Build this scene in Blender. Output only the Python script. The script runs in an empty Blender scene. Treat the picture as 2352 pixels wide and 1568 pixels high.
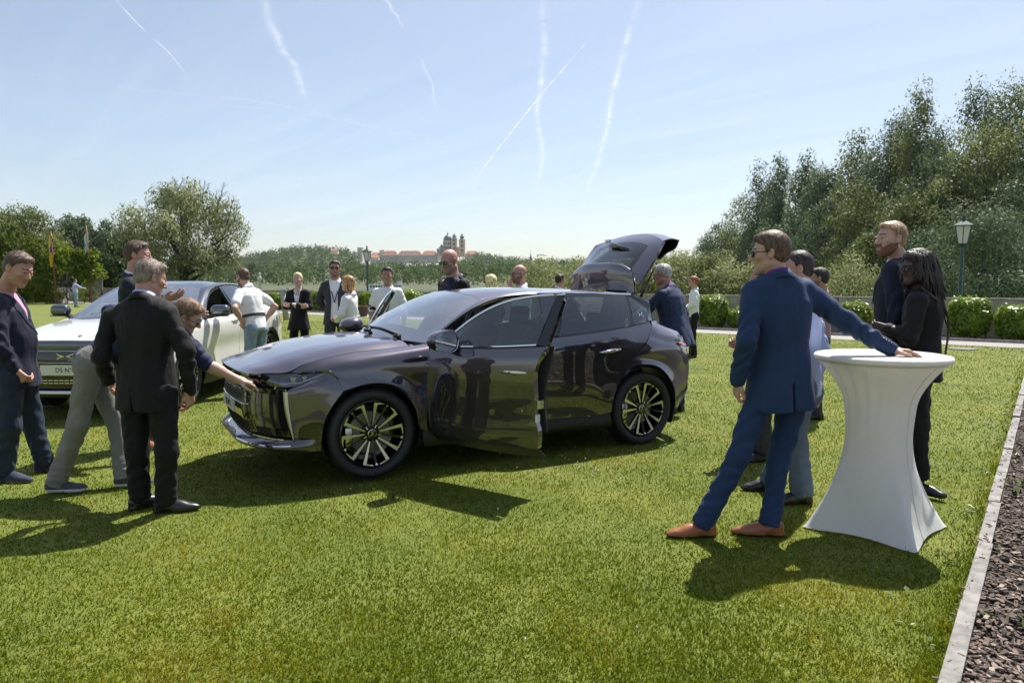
import bpy, math, random
import numpy as np
from mathutils import Vector, Matrix

SC = bpy.context.scene
COL = SC.collection
RNG = np.random.default_rng(7)
random.seed(7)
R = math.radians

# ---------------------------------------------------------------- camera
EYE = 1.54
FPX = 1669.0                      # focal length in units of a 2352 wide picture
PITCH = math.atan((784 - 649) / FPX)
cam_d = bpy.data.cameras.new('camera')
cam_d.sensor_width = 36.0
cam_d.lens = 36.0 * FPX / 2352.0
cam_d.clip_start = 0.05
cam_d.clip_end = 160000.0
cam = bpy.data.objects.new('camera', cam_d)
COL.objects.link(cam)
cam.location = (0, 0, EYE)
cam.rotation_euler = (math.pi / 2 - PITCH, 0, 0)
SC.camera = cam
cam_d.dof.use_dof = True
cam_d.dof.focus_distance = 6.0
cam_d.dof.aperture_fstop = 4.5

# ---------------------------------------------------------------- sky, sun, exposure
SUN_EL, SUN_AZ = R(59.0), R(33.0)   # azimuth from +Y towards +X
world = bpy.data.worlds.new('World')
SC.world = world
world.use_nodes = True
wn = world.node_tree
wn.nodes.clear()
sky = wn.nodes.new('ShaderNodeTexSky')
sky.sky_type = 'NISHITA'
sky.sun_disc = False
sky.sun_elevation = SUN_EL
sky.sun_rotation = SUN_AZ
sky.altitude = 250
sky.air_density = 1.0
sky.dust_density = 1.1
sky.ozone_density = 1.6
bg = wn.nodes.new('ShaderNodeBackground')
bg.inputs['Strength'].default_value = 0.076
wo = wn.nodes.new('ShaderNodeOutputWorld')
pale = wn.nodes.new('ShaderNodeHueSaturation')          # a thin even veil of high cloud: the whole sky a little whiter
pale.inputs['Saturation'].default_value = 0.95
wn.links.new(sky.outputs[0], pale.inputs['Color'])
wn.links.new(pale.outputs[0], bg.inputs[0])
wn.links.new(bg.outputs[0], wo.inputs[0])
sun_d = bpy.data.lights.new('sun', 'SUN')
sun_d.energy = 5.0
sun_d.angle = R(0.53)
sun_d.color = (1.0, 0.95, 0.87)
sun = bpy.data.objects.new('sun', sun_d)
COL.objects.link(sun)
SUN_DIR = Vector((math.sin(SUN_AZ) * math.cos(SUN_EL), math.cos(SUN_AZ) * math.cos(SUN_EL), math.sin(SUN_EL)))
sun.rotation_euler = SUN_DIR.to_track_quat('Z', 'Y').to_euler()
sun.location = (20, 30, 60)
SC.view_settings.view_transform = 'Standard'
SC.view_settings.look = 'None'
SC.view_settings.exposure = 0.8
SC.view_settings.gamma = 1.0
SC.view_settings.use_curve_mapping = False
SC.cycles.max_bounces = 8
SC.cycles.transparent_max_bounces = 24
SC.cycles.diffuse_bounces = 3
SC.cycles.glossy_bounces = 4
SC.cycles.transmission_bounces = 6
SC.cycles.caustics_reflective = False
SC.cycles.caustics_refractive = False
SC.cycles.use_denoising = True

# ---------------------------------------------------------------- picking places on the lawn
_c, _s = math.cos(PITCH), math.sin(PITCH)
def ray(px, py):
    a = (px - 1176) / FPX; b = (784 - py) / FPX
    return np.array([a, _c + b * _s, -_s + b * _c])
def ground(px, py, z=0.0):
    d = ray(px, py); t = (z - EYE) / d[2]
    return np.array([0, 0, EYE]) + t * d
def at(px, py, Y):
    d = ray(px, py)
    return np.array([0, 0, EYE]) + d * (Y / d[1])

# ---------------------------------------------------------------- objects
def tag(o, label=None, cat=None, group=None, kind=None):
    if label: o['label'] = label
    if cat: o['category'] = cat
    if group: o['group'] = group
    if kind: o['kind'] = kind
    return o
def empty(name, loc=(0, 0, 0), rz=0.0, label=None, cat=None, group=None, parent=None):
    o = bpy.data.objects.new(name, None)
    COL.objects.link(o)
    o.location = loc
    o.rotation_euler = (0, 0, rz)
    o.empty_display_size = 0.1
    if parent is not None: o.parent = parent
    return tag(o, label, cat, group)
def link(name, me, parent=None, loc=None, rot=None):
    o = bpy.data.objects.new(name, me)
    COL.objects.link(o)
    if parent is not None: o.parent = parent
    if loc is not None: o.location = loc
    if rot is not None: o.rotation_euler = rot
    return o
def copy_tree(o, parent=None):
    c = o.copy(); COL.objects.link(c); c.parent = parent
    for ch in list(o.children): copy_tree(ch, c)
    return c
def mesh(name, V, F, m=None, parent=None, smooth=True, sharp=None, mats=None, mi=None, loc=None, rot=None):
    V = np.asarray(V, float).reshape(-1, 3)
    me = bpy.data.meshes.new(name)
    if isinstance(F, np.ndarray):
        n = F.shape[1]; nf = F.shape[0]
        me.vertices.add(len(V)); me.vertices.foreach_set('co', V.astype(np.float32).ravel())
        me.loops.add(nf * n); me.loops.foreach_set('vertex_index', F.astype(np.int32).ravel())
        me.polygons.add(nf); me.polygons.foreach_set('loop_start', np.arange(0, nf * n, n, dtype=np.int32))
        me.update(calc_edges=True)
    else:
        me.from_pydata(V.tolist(), [], F)
        me.update()
    for mm in (mats or ([m] if m else [])): me.materials.append(mm)
    if mi is not None: me.polygons.foreach_set('material_index', np.asarray(mi, np.int32))
    me.polygons.foreach_set('use_smooth', np.full(len(me.polygons), bool(smooth)))
    if sharp: me.set_sharp_from_angle(angle=R(sharp))
    return link(name, me, parent, loc, rot)

class MB:
    """collects simple shapes into one mesh"""
    def __init__(s): s.V = []; s.F = []; s.M = []; s.n = 0
    def add(s, V, F, mi=0):
        V = np.asarray(V, float).reshape(-1, 3)
        s.V.append(V); s.F += [tuple(int(i) + s.n for i in f) for f in F]; s.M += [mi] * len(F); s.n += len(V)
        return s
    def box(s, c, size, rz=0, mi=0, M=None):
        x, y, z = [k / 2 for k in size]
        V = np.array([[a * x, b * y, d * z] for d in (-1, 1) for b in (-1, 1) for a in (-1, 1)])
        F = [(0, 2, 3, 1), (4, 5, 7, 6), (0, 1, 5, 4), (2, 6, 7, 3), (0, 4, 6, 2), (1, 3, 7, 5)]
        if M is not None: V = V @ np.asarray(M).T
        if rz:
            c_, s_ = math.cos(rz), math.sin(rz)
            V = V @ np.array([[c_, s_, 0], [-s_, c_, 0], [0, 0, 1]])
        return s.add(V + np.asarray(c, float), F, mi)
    def tube(s, pts, rad, n=8, mi=0, cap=True, flat=1.0):
        P = np.asarray(pts, float); k = len(P)
        rad = np.broadcast_to(np.asarray(rad, float), (k,))
        T = np.gradient(P, axis=0); T /= np.linalg.norm(T, axis=1)[:, None] + 1e-12
        ref = np.array([0, 0, 1.0]) if abs(T[0][2]) < .9 else np.array([1.0, 0, 0])
        V = []
        for i in range(k):
            a = np.cross(T[i], ref); a /= np.linalg.norm(a) + 1e-12
            b = np.cross(T[i], a); ref = np.cross(a, T[i])
            th = np.arange(n) * 2 * math.pi / n
            V.append(P[i] + rad[i] * (np.cos(th)[:, None] * a * flat + np.sin(th)[:, None] * b))
        F = [(i * n + j, i * n + (j + 1) % n, (i + 1) * n + (j + 1) % n, (i + 1) * n + j) for i in range(k - 1) for j in range(n)]
        if cap: F += [tuple(range(n))[::-1], tuple((k - 1) * n + j for j in range(n))]
        return s.add(np.vstack(V), F, mi)
    def lathe(s, prof, n=24, c=(0, 0, 0), axis='z', mi=0, M=None, a0=0.0):
        V = []
        th = a0 + np.arange(n) * 2 * math.pi / n
        for r, h in prof:
            if axis == 'z': V.append(np.c_[r * np.cos(th), r * np.sin(th), np.full(n, h)])
            else: V.append(np.c_[r * np.cos(th), np.full(n, h), r * np.sin(th)])
        V = np.vstack(V)
        if M is not None: V = V @ np.asarray(M).T
        k = len(prof)
        F = [(i * n + j, i * n + (j + 1) % n, (i + 1) * n + (j + 1) % n, (i + 1) * n + j) for i in range(k - 1) for j in range(n)]
        if axis != 'z': F = [f[::-1] for f in F]
        if prof[0][0] > 1e-6 and False: F.append(tuple(range(n)))
        return s.add(V + np.asarray(c, float), F, mi)
    def prism(s, poly, d0, d1, axis=1, mi=0):
        """2D polygon extruded along an axis (default y); poly in the other two axes"""
        n = len(poly); V = []
        for d in (d0, d1):
            for p in poly:
                q = [0, 0, 0]; o = [k for k in (0, 1, 2) if k != axis]
                q[o[0]], q[o[1]], q[axis] = p[0], p[1], d
                V.append(q)
        F = [tuple(range(n)), tuple(range(2 * n - 1, n - 1, -1))] + [(i, i + n, (i + 1) % n + n, (i + 1) % n) for i in range(n)]
        return s.add(V, F, mi)
    def build(s, name, m, parent=None, smooth=False, sharp=None, loc=None, rot=None):
        mats = m if isinstance(m, (list, tuple)) else [m]
        return mesh(name, np.vstack(s.V), s.F, None, parent, smooth, sharp, mats, s.M, loc, rot)

def spline(pts, n, corner=()):
    """points through a smooth curve, n samples evenly spaced by length; corner: indices kept sharp"""
    P = np.asarray(pts, float)
    if len(P) == 2:
        t = np.linspace(0, 1, n)[:, None]; return P[0] * (1 - t) + P[1] * t
    out = []
    k = len(P)
    seg = np.linalg.norm(np.diff(P, axis=0), axis=1) + 1e-9
    T = np.zeros_like(P)
    for i in range(k):
        if i == 0: T[i] = (P[1] - P[0]) / seg[0]
        elif i == k - 1: T[i] = (P[-1] - P[-2]) / seg[-1]
        else:
            d0 = (P[i] - P[i - 1]) / seg[i - 1]; d1 = (P[i + 1] - P[i]) / seg[i]
            T[i] = (d0 * seg[i] + d1 * seg[i - 1]) / (seg[i] + seg[i - 1])
    for i in range(k - 1):
        t = np.linspace(0, 1, 24, endpoint=False)[:, None]; L = seg[i]
        m0 = T[i] if i not in corner else (P[i + 1] - P[i]) / L
        m1 = T[i + 1] if i + 1 not in corner else (P[i + 1] - P[i]) / L
        h00 = 2 * t ** 3 - 3 * t ** 2 + 1; h10 = t ** 3 - 2 * t ** 2 + t; h01 = -2 * t ** 3 + 3 * t ** 2; h11 = t ** 3 - t ** 2
        out.append(h00 * P[i] + h10 * L * m0 + h01 * P[i + 1] + h11 * L * m1)
    D = np.vstack(out + [P[-1:]])
    s_ = np.r_[0, np.cumsum(np.linalg.norm(np.diff(D, axis=0), axis=1))]
    u = np.linspace(0, s_[-1], n)
    return np.stack([np.interp(u, s_, D[:, j]) for j in range(P.shape[1])], 1)

def grid_faces(nu, nv, flip=False):
    i, j = np.meshgrid(np.arange(nu - 1), np.arange(nv - 1), indexing='ij')
    a = (i * nv + j).ravel()
    F = np.stack([a, a + 1, a + nv + 1, a + nv], 1)
    return F[:, ::-1] if flip else F
def loft(curves, nu=40, nv=12, corners=None, cross=()):
    """surface through 3D curves (each a list of points); returns nu x nv x 3"""
    C = np.stack([spline(c, nu, (corners or {}).get(k, ())) for k, c in enumerate(curves)], 1)   # nu,k,3
    if C.shape[1] == 2:
        t = np.linspace(0, 1, nv)[None, :, None]; return C[:, :1] * (1 - t) + C[:, 1:] * t
    G = np.stack([spline(C[i], nv, cross) for i in range(nu)], 0)
    return G
def grid_normals(G):
    du = np.gradient(G, axis=0); dv = np.gradient(G, axis=1)
    N = np.cross(du, dv); return N / (np.linalg.norm(N, axis=2)[..., None] + 1e-12)
def panel(name, G, m, parent, thick=0.012, out=None, mats=None, inner=None):
    """a bent sheet with thickness; OUT: a direction on its outside"""
    nu, nv = G.shape[:2]
    N = grid_normals(G)
    if out is not None and (N * np.asarray(out)).sum(2).mean() < 0:
        G = G[:, ::-1]; N = grid_normals(G)
    n = nu * nv
    F = grid_faces(nu, nv, True)
    V = [G.reshape(-1, 3)]
    FF = [F]; MI = [0] * len(F)
    if thick:
        B = G - N * thick
        V.append(B.reshape(-1, 3)); FF.append(F[:, ::-1] + n); MI += [1 if inner else 0] * len(F)
        idx = np.arange(n).reshape(nu, nv)
        loop = np.r_[idx[0, :-1], idx[:-1, -1], idx[-1, :0:-1], idx[:0:-1, 0]]
        k = len(loop); A = np.vstack([G.reshape(-1, 3)[loop], B.reshape(-1, 3)[loop]])
        V.append(A); o = 2 * n; ii = np.arange(k); jj = (ii + 1) % k
        FF.append(np.stack([o + ii, o + jj, o + k + jj, o + k + ii], 1)[:, ::-1]); MI += [0] * k
    return mesh(name, np.vstack(V), np.vstack(FF), m if not inner else None, parent, True, None, [m, inner] if inner else None, MI if inner else None)

# ---------------------------------------------------------------- materials
def mat(name, col, rough=0.5, metal=0.0, coat=0.0, var=0.0, vscale=8.0, bump=0.0, bscale=60.0, spec=0.5, sheen=0.0, stretch=None, col2=None, trans=0.0):
    m = bpy.data.materials.new(name)
    m.use_nodes = True
    nt = m.node_tree
    b = nt.nodes['Principled BSDF']
    b.inputs['Base Color'].default_value = (*col, 1)
    b.inputs['Roughness'].default_value = rough
    b.inputs['Metallic'].default_value = metal
    b.inputs['Coat Weight'].default_value = coat
    b.inputs['Coat Roughness'].default_value = 0.03
    b.inputs['Specular IOR Level'].default_value = spec
    b.inputs['Sheen Weight'].default_value = sheen
    b.inputs['Transmission Weight'].default_value = trans
    tc = nt.nodes.new('ShaderNodeTexCoord')
    src = tc.outputs['Object']
    if stretch:
        mp = nt.nodes.new('ShaderNodeMapping'); mp.inputs['Scale'].default_value = stretch
        nt.links.new(src, mp.inputs['Vector']); src = mp.outputs[0]
    if var or col2:
        nz = nt.nodes.new('ShaderNodeTexNoise'); nz.inputs['Scale'].default_value = vscale; nz.inputs['Detail'].default_value = 4
        nt.links.new(src, nz.inputs['Vector'])
        rp = nt.nodes.new('ShaderNodeValToRGB')
        c2 = col2 or [min(1, k * (1 + var)) for k in col]
        c1 = col if col2 else [k * (1 - var) for k in col]
        rp.color_ramp.elements[0].color = (*c1, 1); rp.color_ramp.elements[0].position = 0.35
        rp.color_ramp.elements[1].color = (*c2, 1); rp.color_ramp.elements[1].position = 0.65
        nt.links.new(nz.outputs['Fac'], rp.inputs['Fac'])
        nt.links.new(rp.outputs[0], b.inputs['Base Color'])
    if bump:
        n2 = nt.nodes.new('ShaderNodeTexNoise'); n2.inputs['Scale'].default_value = bscale; n2.inputs['Detail'].default_value = 3
        nt.links.new(src, n2.inputs['Vector'])
        bp = nt.nodes.new('ShaderNodeBump'); bp.inputs['Strength'].default_value = bump; bp.inputs['Distance'].default_value = 0.01
        nt.links.new(n2.outputs['Fac'], bp.inputs['Height'])
        nt.links.new(bp.outputs[0], b.inputs['Normal'])
    return m
def glass(name, tint, ior=1.5, rough=0.0, power=4.0):
    """thin pane: Fresnel mix of a clear tinted pass-through and a mirror"""
    m = bpy.data.materials.new(name); m.use_nodes = True; nt = m.node_tree; nt.nodes.clear()
    tr = nt.nodes.new('ShaderNodeBsdfTransparent'); tr.inputs[0].default_value = (*tint, 1)
    gl = nt.nodes.new('ShaderNodeBsdfGlossy'); gl.inputs['Roughness'].default_value = rough; gl.inputs[0].default_value = (1, 1, 1, 1)
    lw = nt.nodes.new('ShaderNodeLayerWeight'); lw.inputs[0].default_value = 0.5
    f0 = ((ior - 1) / (ior + 1)) ** 2 * 1.6
    pw = nt.nodes.new('ShaderNodeMath'); pw.operation = 'POWER'; pw.inputs[1].default_value = power
    ml = nt.nodes.new('ShaderNodeMath'); ml.operation = 'MULTIPLY_ADD'; ml.inputs[1].default_value = 1 - f0; ml.inputs[2].default_value = f0
    nt.links.new(lw.outputs['Facing'], pw.inputs[0]); nt.links.new(pw.outputs[0], ml.inputs[0])
    mx = nt.nodes.new('ShaderNodeMixShader'); out = nt.nodes.new('ShaderNodeOutputMaterial')
    nt.links.new(ml.outputs[0], mx.inputs[0]); nt.links.new(tr.outputs[0], mx.inputs[1]); nt.links.new(gl.outputs[0], mx.inputs[2])
    nt.links.new(mx.outputs[0], out.inputs[0])
    return m
def text_mesh(txt, size=1.0, depth=0.002):
    """lettering as a flat mesh centred on the origin, in the xy plane"""
    cu = bpy.data.curves.new('lettering', 'FONT'); cu.body = txt; cu.size = size; cu.align_x = 'CENTER'; cu.align_y = 'CENTER'
    cu.extrude = depth; cu.resolution_u = 2
    o = bpy.data.objects.new('lettering', cu)
    me = bpy.data.meshes.new_from_object(o)
    V = np.array([v.co[:] for v in me.vertices]) if len(me.vertices) else np.zeros((0, 3))
    F = [tuple(p.vertices) for p in me.polygons]
    bpy.data.objects.remove(o); bpy.data.curves.remove(cu); bpy.data.meshes.remove(me)
    return V, F
# ================================================================ lawn, kerb, mulch bed, path, river, far land
WT = np.array([.77, -.64]); WT /= np.linalg.norm(WT); WNV = np.array([-WT[1], WT[0]])      # along the wall / away from the lawn
WP = np.array([6.5, 21.6])                                                                  # near edge of the path
def wl(s, p, z=0.0):
    """s metres along the garden wall, p metres beyond the near edge of the path"""
    q = WP + WT * s + WNV * p; return np.array([q[0], q[1], z])
K0 = np.array([1.66, 2.70]); KT = np.array([.594, .8045]); KN = np.array([KT[1], -KT[0]])   # the kerb line and its outer side
def kb(s, p, z=0.0):
    q = K0 + KT * s + KN * p; return np.array([q[0], q[1], z])

m_lawn = mat('lawn_soil', (0.09, 0.125, 0.010), 0.95, col2=(0.15, 0.165, 0.022), vscale=1.1, bump=0.5, bscale=60)
# the lawn sheet: a fan of quads, big enough to reach the wall and far to the sides
mesh('lawn', [(-140, -30, 0), (90, -30, 0), (90, 140, -.6), (-140, 140, -.6)], [(0, 1, 2, 3)], m_lawn, smooth=False)['kind'] = 'structure'
bpy.data.objects['lawn'].data.transform(Matrix.Identity(4))
o = bpy.data.objects['lawn']; o.data.clear_geometry()
o.data.from_pydata([tuple(wl(-120, 0)), tuple(wl(60, 0)), tuple(wl(60, -110)), tuple(wl(-120, -110))], [], [(3, 2, 1, 0)])

def grass_mat(name, a, b, tip):
    m = bpy.data.materials.new(name); m.use_nodes = True; nt = m.node_tree; nt.nodes.clear()
    at_ = nt.nodes.new('ShaderNodeAttribute'); at_.attribute_name = 'tint'
    tc = nt.nodes.new('ShaderNodeTexCoord'); nz = nt.nodes.new('ShaderNodeTexNoise'); nz.inputs['Scale'].default_value = .9; nz.inputs['Detail'].default_value = 3
    nt.links.new(tc.outputs['Object'], nz.inputs['Vector'])
    ad = nt.nodes.new('ShaderNodeMath'); ad.operation = 'ADD'; mu = nt.nodes.new('ShaderNodeMath'); mu.operation = 'MULTIPLY_ADD'; mu.inputs[1].default_value = 2.2; mu.inputs[2].default_value = -1.1
    nt.links.new(nz.outputs['Fac'], mu.inputs[0]); nt.links.new(at_.outputs['Fac'], ad.inputs[0]); nt.links.new(mu.outputs[0], ad.inputs[1])
    rp = nt.nodes.new('ShaderNodeValToRGB'); e = rp.color_ramp.elements
    e[0].position = .0; e[0].color = (*a, 1); e[1].position = 1.0; e[1].color = (*tip, 1); k = e.new(.55); k.color = (*b, 1)
    nt.links.new(ad.outputs[0], rp.inputs[0])
    df = nt.nodes.new('ShaderNodeBsdfPrincipled'); df.inputs['Roughness'].default_value = .8; df.inputs['Specular IOR Level'].default_value = .05
    tl = nt.nodes.new('ShaderNodeBsdfTranslucent'); mx = nt.nodes.new('ShaderNodeMixShader'); mx.inputs[0].default_value = .5; out = nt.nodes.new('ShaderNodeOutputMaterial')
    hs = nt.nodes.new('ShaderNodeHueSaturation'); hs.inputs['Value'].default_value = 1.25; hs.inputs['Hue'].default_value = .485
    nt.links.new(rp.outputs[0], df.inputs['Base Color']); nt.links.new(rp.outputs[0], hs.inputs['Color']); nt.links.new(hs.outputs[0], tl.inputs[0])
    nt.links.new(df.outputs[0], mx.inputs[1]); nt.links.new(tl.outputs[0], mx.inputs[2]); nt.links.new(mx.outputs[0], out.inputs[0])
    return m
m_grass = grass_mat('grass_blades', (.070, .118, .006), (.112, .156, .004), (.26, .245, .022))
def noise2(x, y, f, seed=0):
    return vnoise0(np.stack([x * f, y * f, np.full_like(x, seed * 3.7)], 1))
_NL0 = np.random.default_rng(11).random((32, 32, 32)) * 2 - 1
def vnoise0(P):
    i = np.floor(P).astype(int); f = P - i; f = f * f * (3 - 2 * f); r = 0
    for a in (0, 1):
        for b in (0, 1):
            for c in (0, 1):
                r = r + _NL0[(i[:, 0] + a) & 31, (i[:, 1] + b) & 31, (i[:, 2] + c) & 31] * (f[:, 0] if a else 1 - f[:, 0]) * (f[:, 1] if b else 1 - f[:, 1]) * (f[:, 2] if c else 1 - f[:, 2])
    return r
def blades(n, r0, r1, name, pw=1.0):
    rg = np.random.default_rng(21)
    u = rg.random(n)
    r = (r0 ** (1 - pw) + u * (r1 ** (1 - pw) - r0 ** (1 - pw))) ** (1 / (1 - pw)) if abs(pw - 1) > 1e-6 else r0 * (r1 / r0) ** u
    th = rg.uniform(-.86, .86, n)
    x, y = r * np.sin(th), r * np.cos(th)
    q = np.stack([x, y], 1)
    kp = (q - K0) @ KN; wp = (q - WP) @ WNV
    edge = rg.uniform(-.02, .035, n)
    ok = (kp < edge) & (wp < rg.uniform(-.05, .05, n))
    x, y, r = x[ok], y[ok], r[ok]; n = len(x); kp = kp[ok]
    cl = noise2(x, y, 3.1) * .5 + noise2(x, y, 9.0, 1) * .5
    far = np.clip(r / 5.0, 1, 9)
    h = (rg.uniform(.009, .020, n) + .009 * cl + .03 * (rg.random(n) < .03)) * (1 + .25 * (far - 1) * .3)
    h += np.clip(.12 + kp, 0, .12) * rg.uniform(0, .5, n)
    w = rg.uniform(.0015, .0028, n) * far
    a = rg.uniform(0, 2 * math.pi, n); lean = rg.uniform(.3, 1.6, n)
    dx, dy = np.cos(a), np.sin(a); b = rg.uniform(0, 2 * math.pi, n); px, py = np.cos(b), np.sin(b)
    B = np.stack([x, y, np.zeros(n)], 1); S = np.stack([px, py, np.zeros(n)], 1) * w[:, None]; L = np.stack([dx, dy, np.zeros(n)], 1)
    hm = np.stack([np.zeros(n), np.zeros(n), h], 1)
    M_ = B + hm * .55 + L * (h * lean * .28)[:, None]; T_ = B + hm * (1 - .18 * lean)[:, None] + L * (h * lean)[:, None]
    V = np.stack([B - S, B + S, M_ + S * .85, M_ - S * .85, T_], 1).reshape(-1, 3)
    k = np.arange(n) * 5
    F = np.concatenate([np.stack([k, k + 1, k + 2], 1), np.stack([k, k + 2, k + 3], 1), np.stack([k + 3, k + 2, k + 4], 1)])
    o = mesh(name, V, F, m_grass, None, True); o['kind'] = 'stuff'
    t = np.clip(.40 + .15 * rg.normal(0, 1, n) + .26 * cl + .35 * (rg.random(n) < .07), 0, 1.2)
    tt = np.repeat(t, 5); tt[4::5] += .12
    at_ = o.data.attributes.new('tint', 'FLOAT', 'POINT'); at_.data.foreach_set('value', tt.astype(np.float32))
    return o
blades(520000, 2.3, 30.0, 'grass', 1.3)
# clover heads
rg = np.random.default_rng(4); mb = MB()
m_clover = mat('clover_white', (.62, .60, .52), .8)
for cx, cy, sp_, k in ((1430, 1085, .35, 36), (1330, 1075, .6, 20), (2290, 900, .7, 26), (1050, 1330, 1.2, 5), (2280, 1010, .3, 14), (1560, 1060, .5, 14), (700, 1290, 1.5, 4), (1500, 1420, .9, 4)):
    g = ground(cx, cy)
    for _ in range(k):
        p = g + [rg.normal(0, sp_), rg.normal(0, sp_ * .5), rg.uniform(.025, .04)]
        V, F = [(0, 0, .007), (0, 0, -.006)] + [(.006 * math.cos(t), .006 * math.sin(t), 0) for t in np.arange(6) * math.pi / 3], [(0, 2 + j, 2 + (j + 1) % 6) for j in range(6)] + [(1, 2 + (j + 1) % 6, 2 + j) for j in range(6)]
        mb.add(np.array(V) + p, F)
mb.build('clover_flowers', m_clover)['kind'] = 'stuff'
# broad-leaved weeds near the kerb
m_weed = mat('weed_leaf', (.075, .125, .022), .5, col2=(.12, .17, .035), vscale=9)
mb = MB()
for s in np.r_[rg.uniform(.2, 9.5, 46)]:
    p = kb(s, -abs(rg.normal(.06, .12))) if rg.random() < .75 else kb(s, rg.uniform(.1, .35))
    for _ in range(rg.integers(3, 8)):
        a = rg.uniform(0, 6.28); L = rg.uniform(.02, .05); w = L * rg.uniform(.16, .3); d = np.array([math.cos(a), math.sin(a), 0]); sd = np.array([-d[1], d[0], 0]); up = rg.uniform(.2, .9)
        c = p + [rg.normal(0, .02), rg.normal(0, .02), .01]
        mb.add([c, c + d * L * .5 + sd * w + [0, 0, L * up * .6], c + d * L + [0, 0, L * up * .7], c + d * L * .5 - sd * w + [0, 0, L * up * .6]], [(0, 1, 2), (0, 2, 3)])
mb.build('weeds', m_weed)['kind'] = 'stuff'
# kerb of concrete edging slabs
m_kerb = mat('kerb_concrete', (.235, .222, .21), .85, var=.25, vscale=14, bump=.35, bscale=90)
kerb = empty('kerb'); kerb['kind'] = 'structure'
sl = -1.2; k = 0
while sl < 16:
    L = 1.0 if k % 3 else .97
    mb = MB(); c = kb(sl + L / 2, .035 + rg.normal(0, .003), .0)
    a = math.atan2(KT[1], KT[0]) + rg.normal(0, .004)
    V, F = rbox((0, 0, 0), (L - .008, .068, .20), .006, 1) if 'rbox' in globals() else (None, None)
    mb.box((0, 0, 0), (L - .008, .068, .20))
    o = mb.build('kerb_slab', m_kerb, kerb, loc=(c[0], c[1], -.058 + rg.normal(0, .004)), rot=(rg.normal(0, .01), rg.normal(0, .006), a))
    sl += L; k += 1
for j in range(5):
    mb = MB(); c = kb(8.35, .07 + .5 + j * 1.0); mb.box((0, 0, 0), (.99, .068, .20)); mb.build('kerb_slab', m_kerb, kerb, loc=(c[0], c[1], -.058), rot=(0, 0, math.atan2(KN[1], KN[0])))
m_soil = mat('bed_soil', (.050, .037, .029), .95, var=.4, vscale=25, bump=.8, bscale=50)
bed = mesh('mulch_bed', [tuple(kb(-4, .068, .006)), tuple(kb(20, .068, .006)), tuple(kb(20, 14, .006)), tuple(kb(-4, 14, .006))], [(3, 2, 1, 0)], m_soil, smooth=False); bed['kind'] = 'structure'
m_bark = [mat('bark_dark', (.085, .064, .050), .85, var=.3, vscale=30, bump=.5, bscale=120), mat('bark_brown', (.16, .118, .090), .85, var=.3, vscale=30, bump=.5, bscale=120), mat('bark_pale', (.31, .25, .205), .85, var=.25, vscale=30, bump=.4, bscale=120)]
mb_V, mb_F, mb_M = [], [], []
n = 13000; s = 12 * rg.random(n) ** 1.5 - .6; p = .075 + rg.random(n) ** 1.4 * (.6 + s * .9).clip(.5)
Fb = np.array([(0, 2, 3, 1), (4, 5, 7, 6), (0, 1, 5, 4), (2, 6, 7, 3), (0, 4, 6, 2), (1, 3, 7, 5)])
C8 = np.array([[a, b, d] for d in (-1, 1) for b in (-1, 1) for a in (-1, 1)], float)
L = rg.uniform(.005, .024, n); Wd = L * rg.uniform(.25, .6, n); Tk = rg.uniform(.002, .006, n)
A = rg.uniform(0, 6.28, n); TI = rg.normal(0, .35, n)
P8 = C8[None] * np.stack([L, Wd, Tk], 1)[:, None]; P8 = P8 * (1 - .25 * (C8[None, :, :1] > 0) * rg.random((n, 1, 1)))
z = P8[..., 2] + P8[..., 0] * np.sin(TI)[:, None]; xx = P8[..., 0] * np.cos(TI)[:, None]
X = xx * np.cos(A)[:, None] - P8[..., 1] * np.sin(A)[:, None]; Y = xx * np.sin(A)[:, None] + P8[..., 1] * np.cos(A)[:, None]
ctr = K0[None] + KT * s[:, None] + KN * p[:, None]
V = np.stack([ctr[:, :1] + X, ctr[:, 1:] + Y, z + (.012 + np.abs(rg.normal(0, .008, n)))[:, None]], -1)
F = (np.arange(n)[:, None, None] * 8 + Fb[None]).reshape(-1, 4)
o = mesh('bark_mulch', V.reshape(-1, 3), F, None, None, False, None, m_bark, np.repeat(rg.choice(3, n, p=[.45, .38, .17]), 6)); o['kind'] = 'stuff'
# crumbs of bark on the kerb and a few small plants in the bed
mb = MB()
for _ in range(130):
    c = kb(rg.uniform(-.2, 8), rg.uniform(-.02, .075), .046); mb.box(c, (rg.uniform(.008, .03), rg.uniform(.004, .012), .004), rz=rg.uniform(0, 6))
mb.build('bark_crumbs', m_bark[1])['kind'] = 'stuff'
mb = MB()
for _ in range(150):
    s_ = rg.uniform(.2, 11); c = kb(s_, .1 + rg.random() * (.4 + s_ * .6), .015)
    for _ in range(rg.integers(3, 7)):
        a = rg.uniform(0, 6.28); L_ = rg.uniform(.02, .06); d = np.array([math.cos(a), math.sin(a), rg.uniform(.3, 1.2)]); sd = np.array([-d[1], d[0], 0]) * L_ * .3
        mb.add([c, c + d * L_ * .5 + sd, c + d * L_, c + d * L_ * .5 - sd], [(0, 1, 2), (0, 2, 3)])
mb.build('bed_weeds', m_weed)['kind'] = 'stuff'
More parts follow.
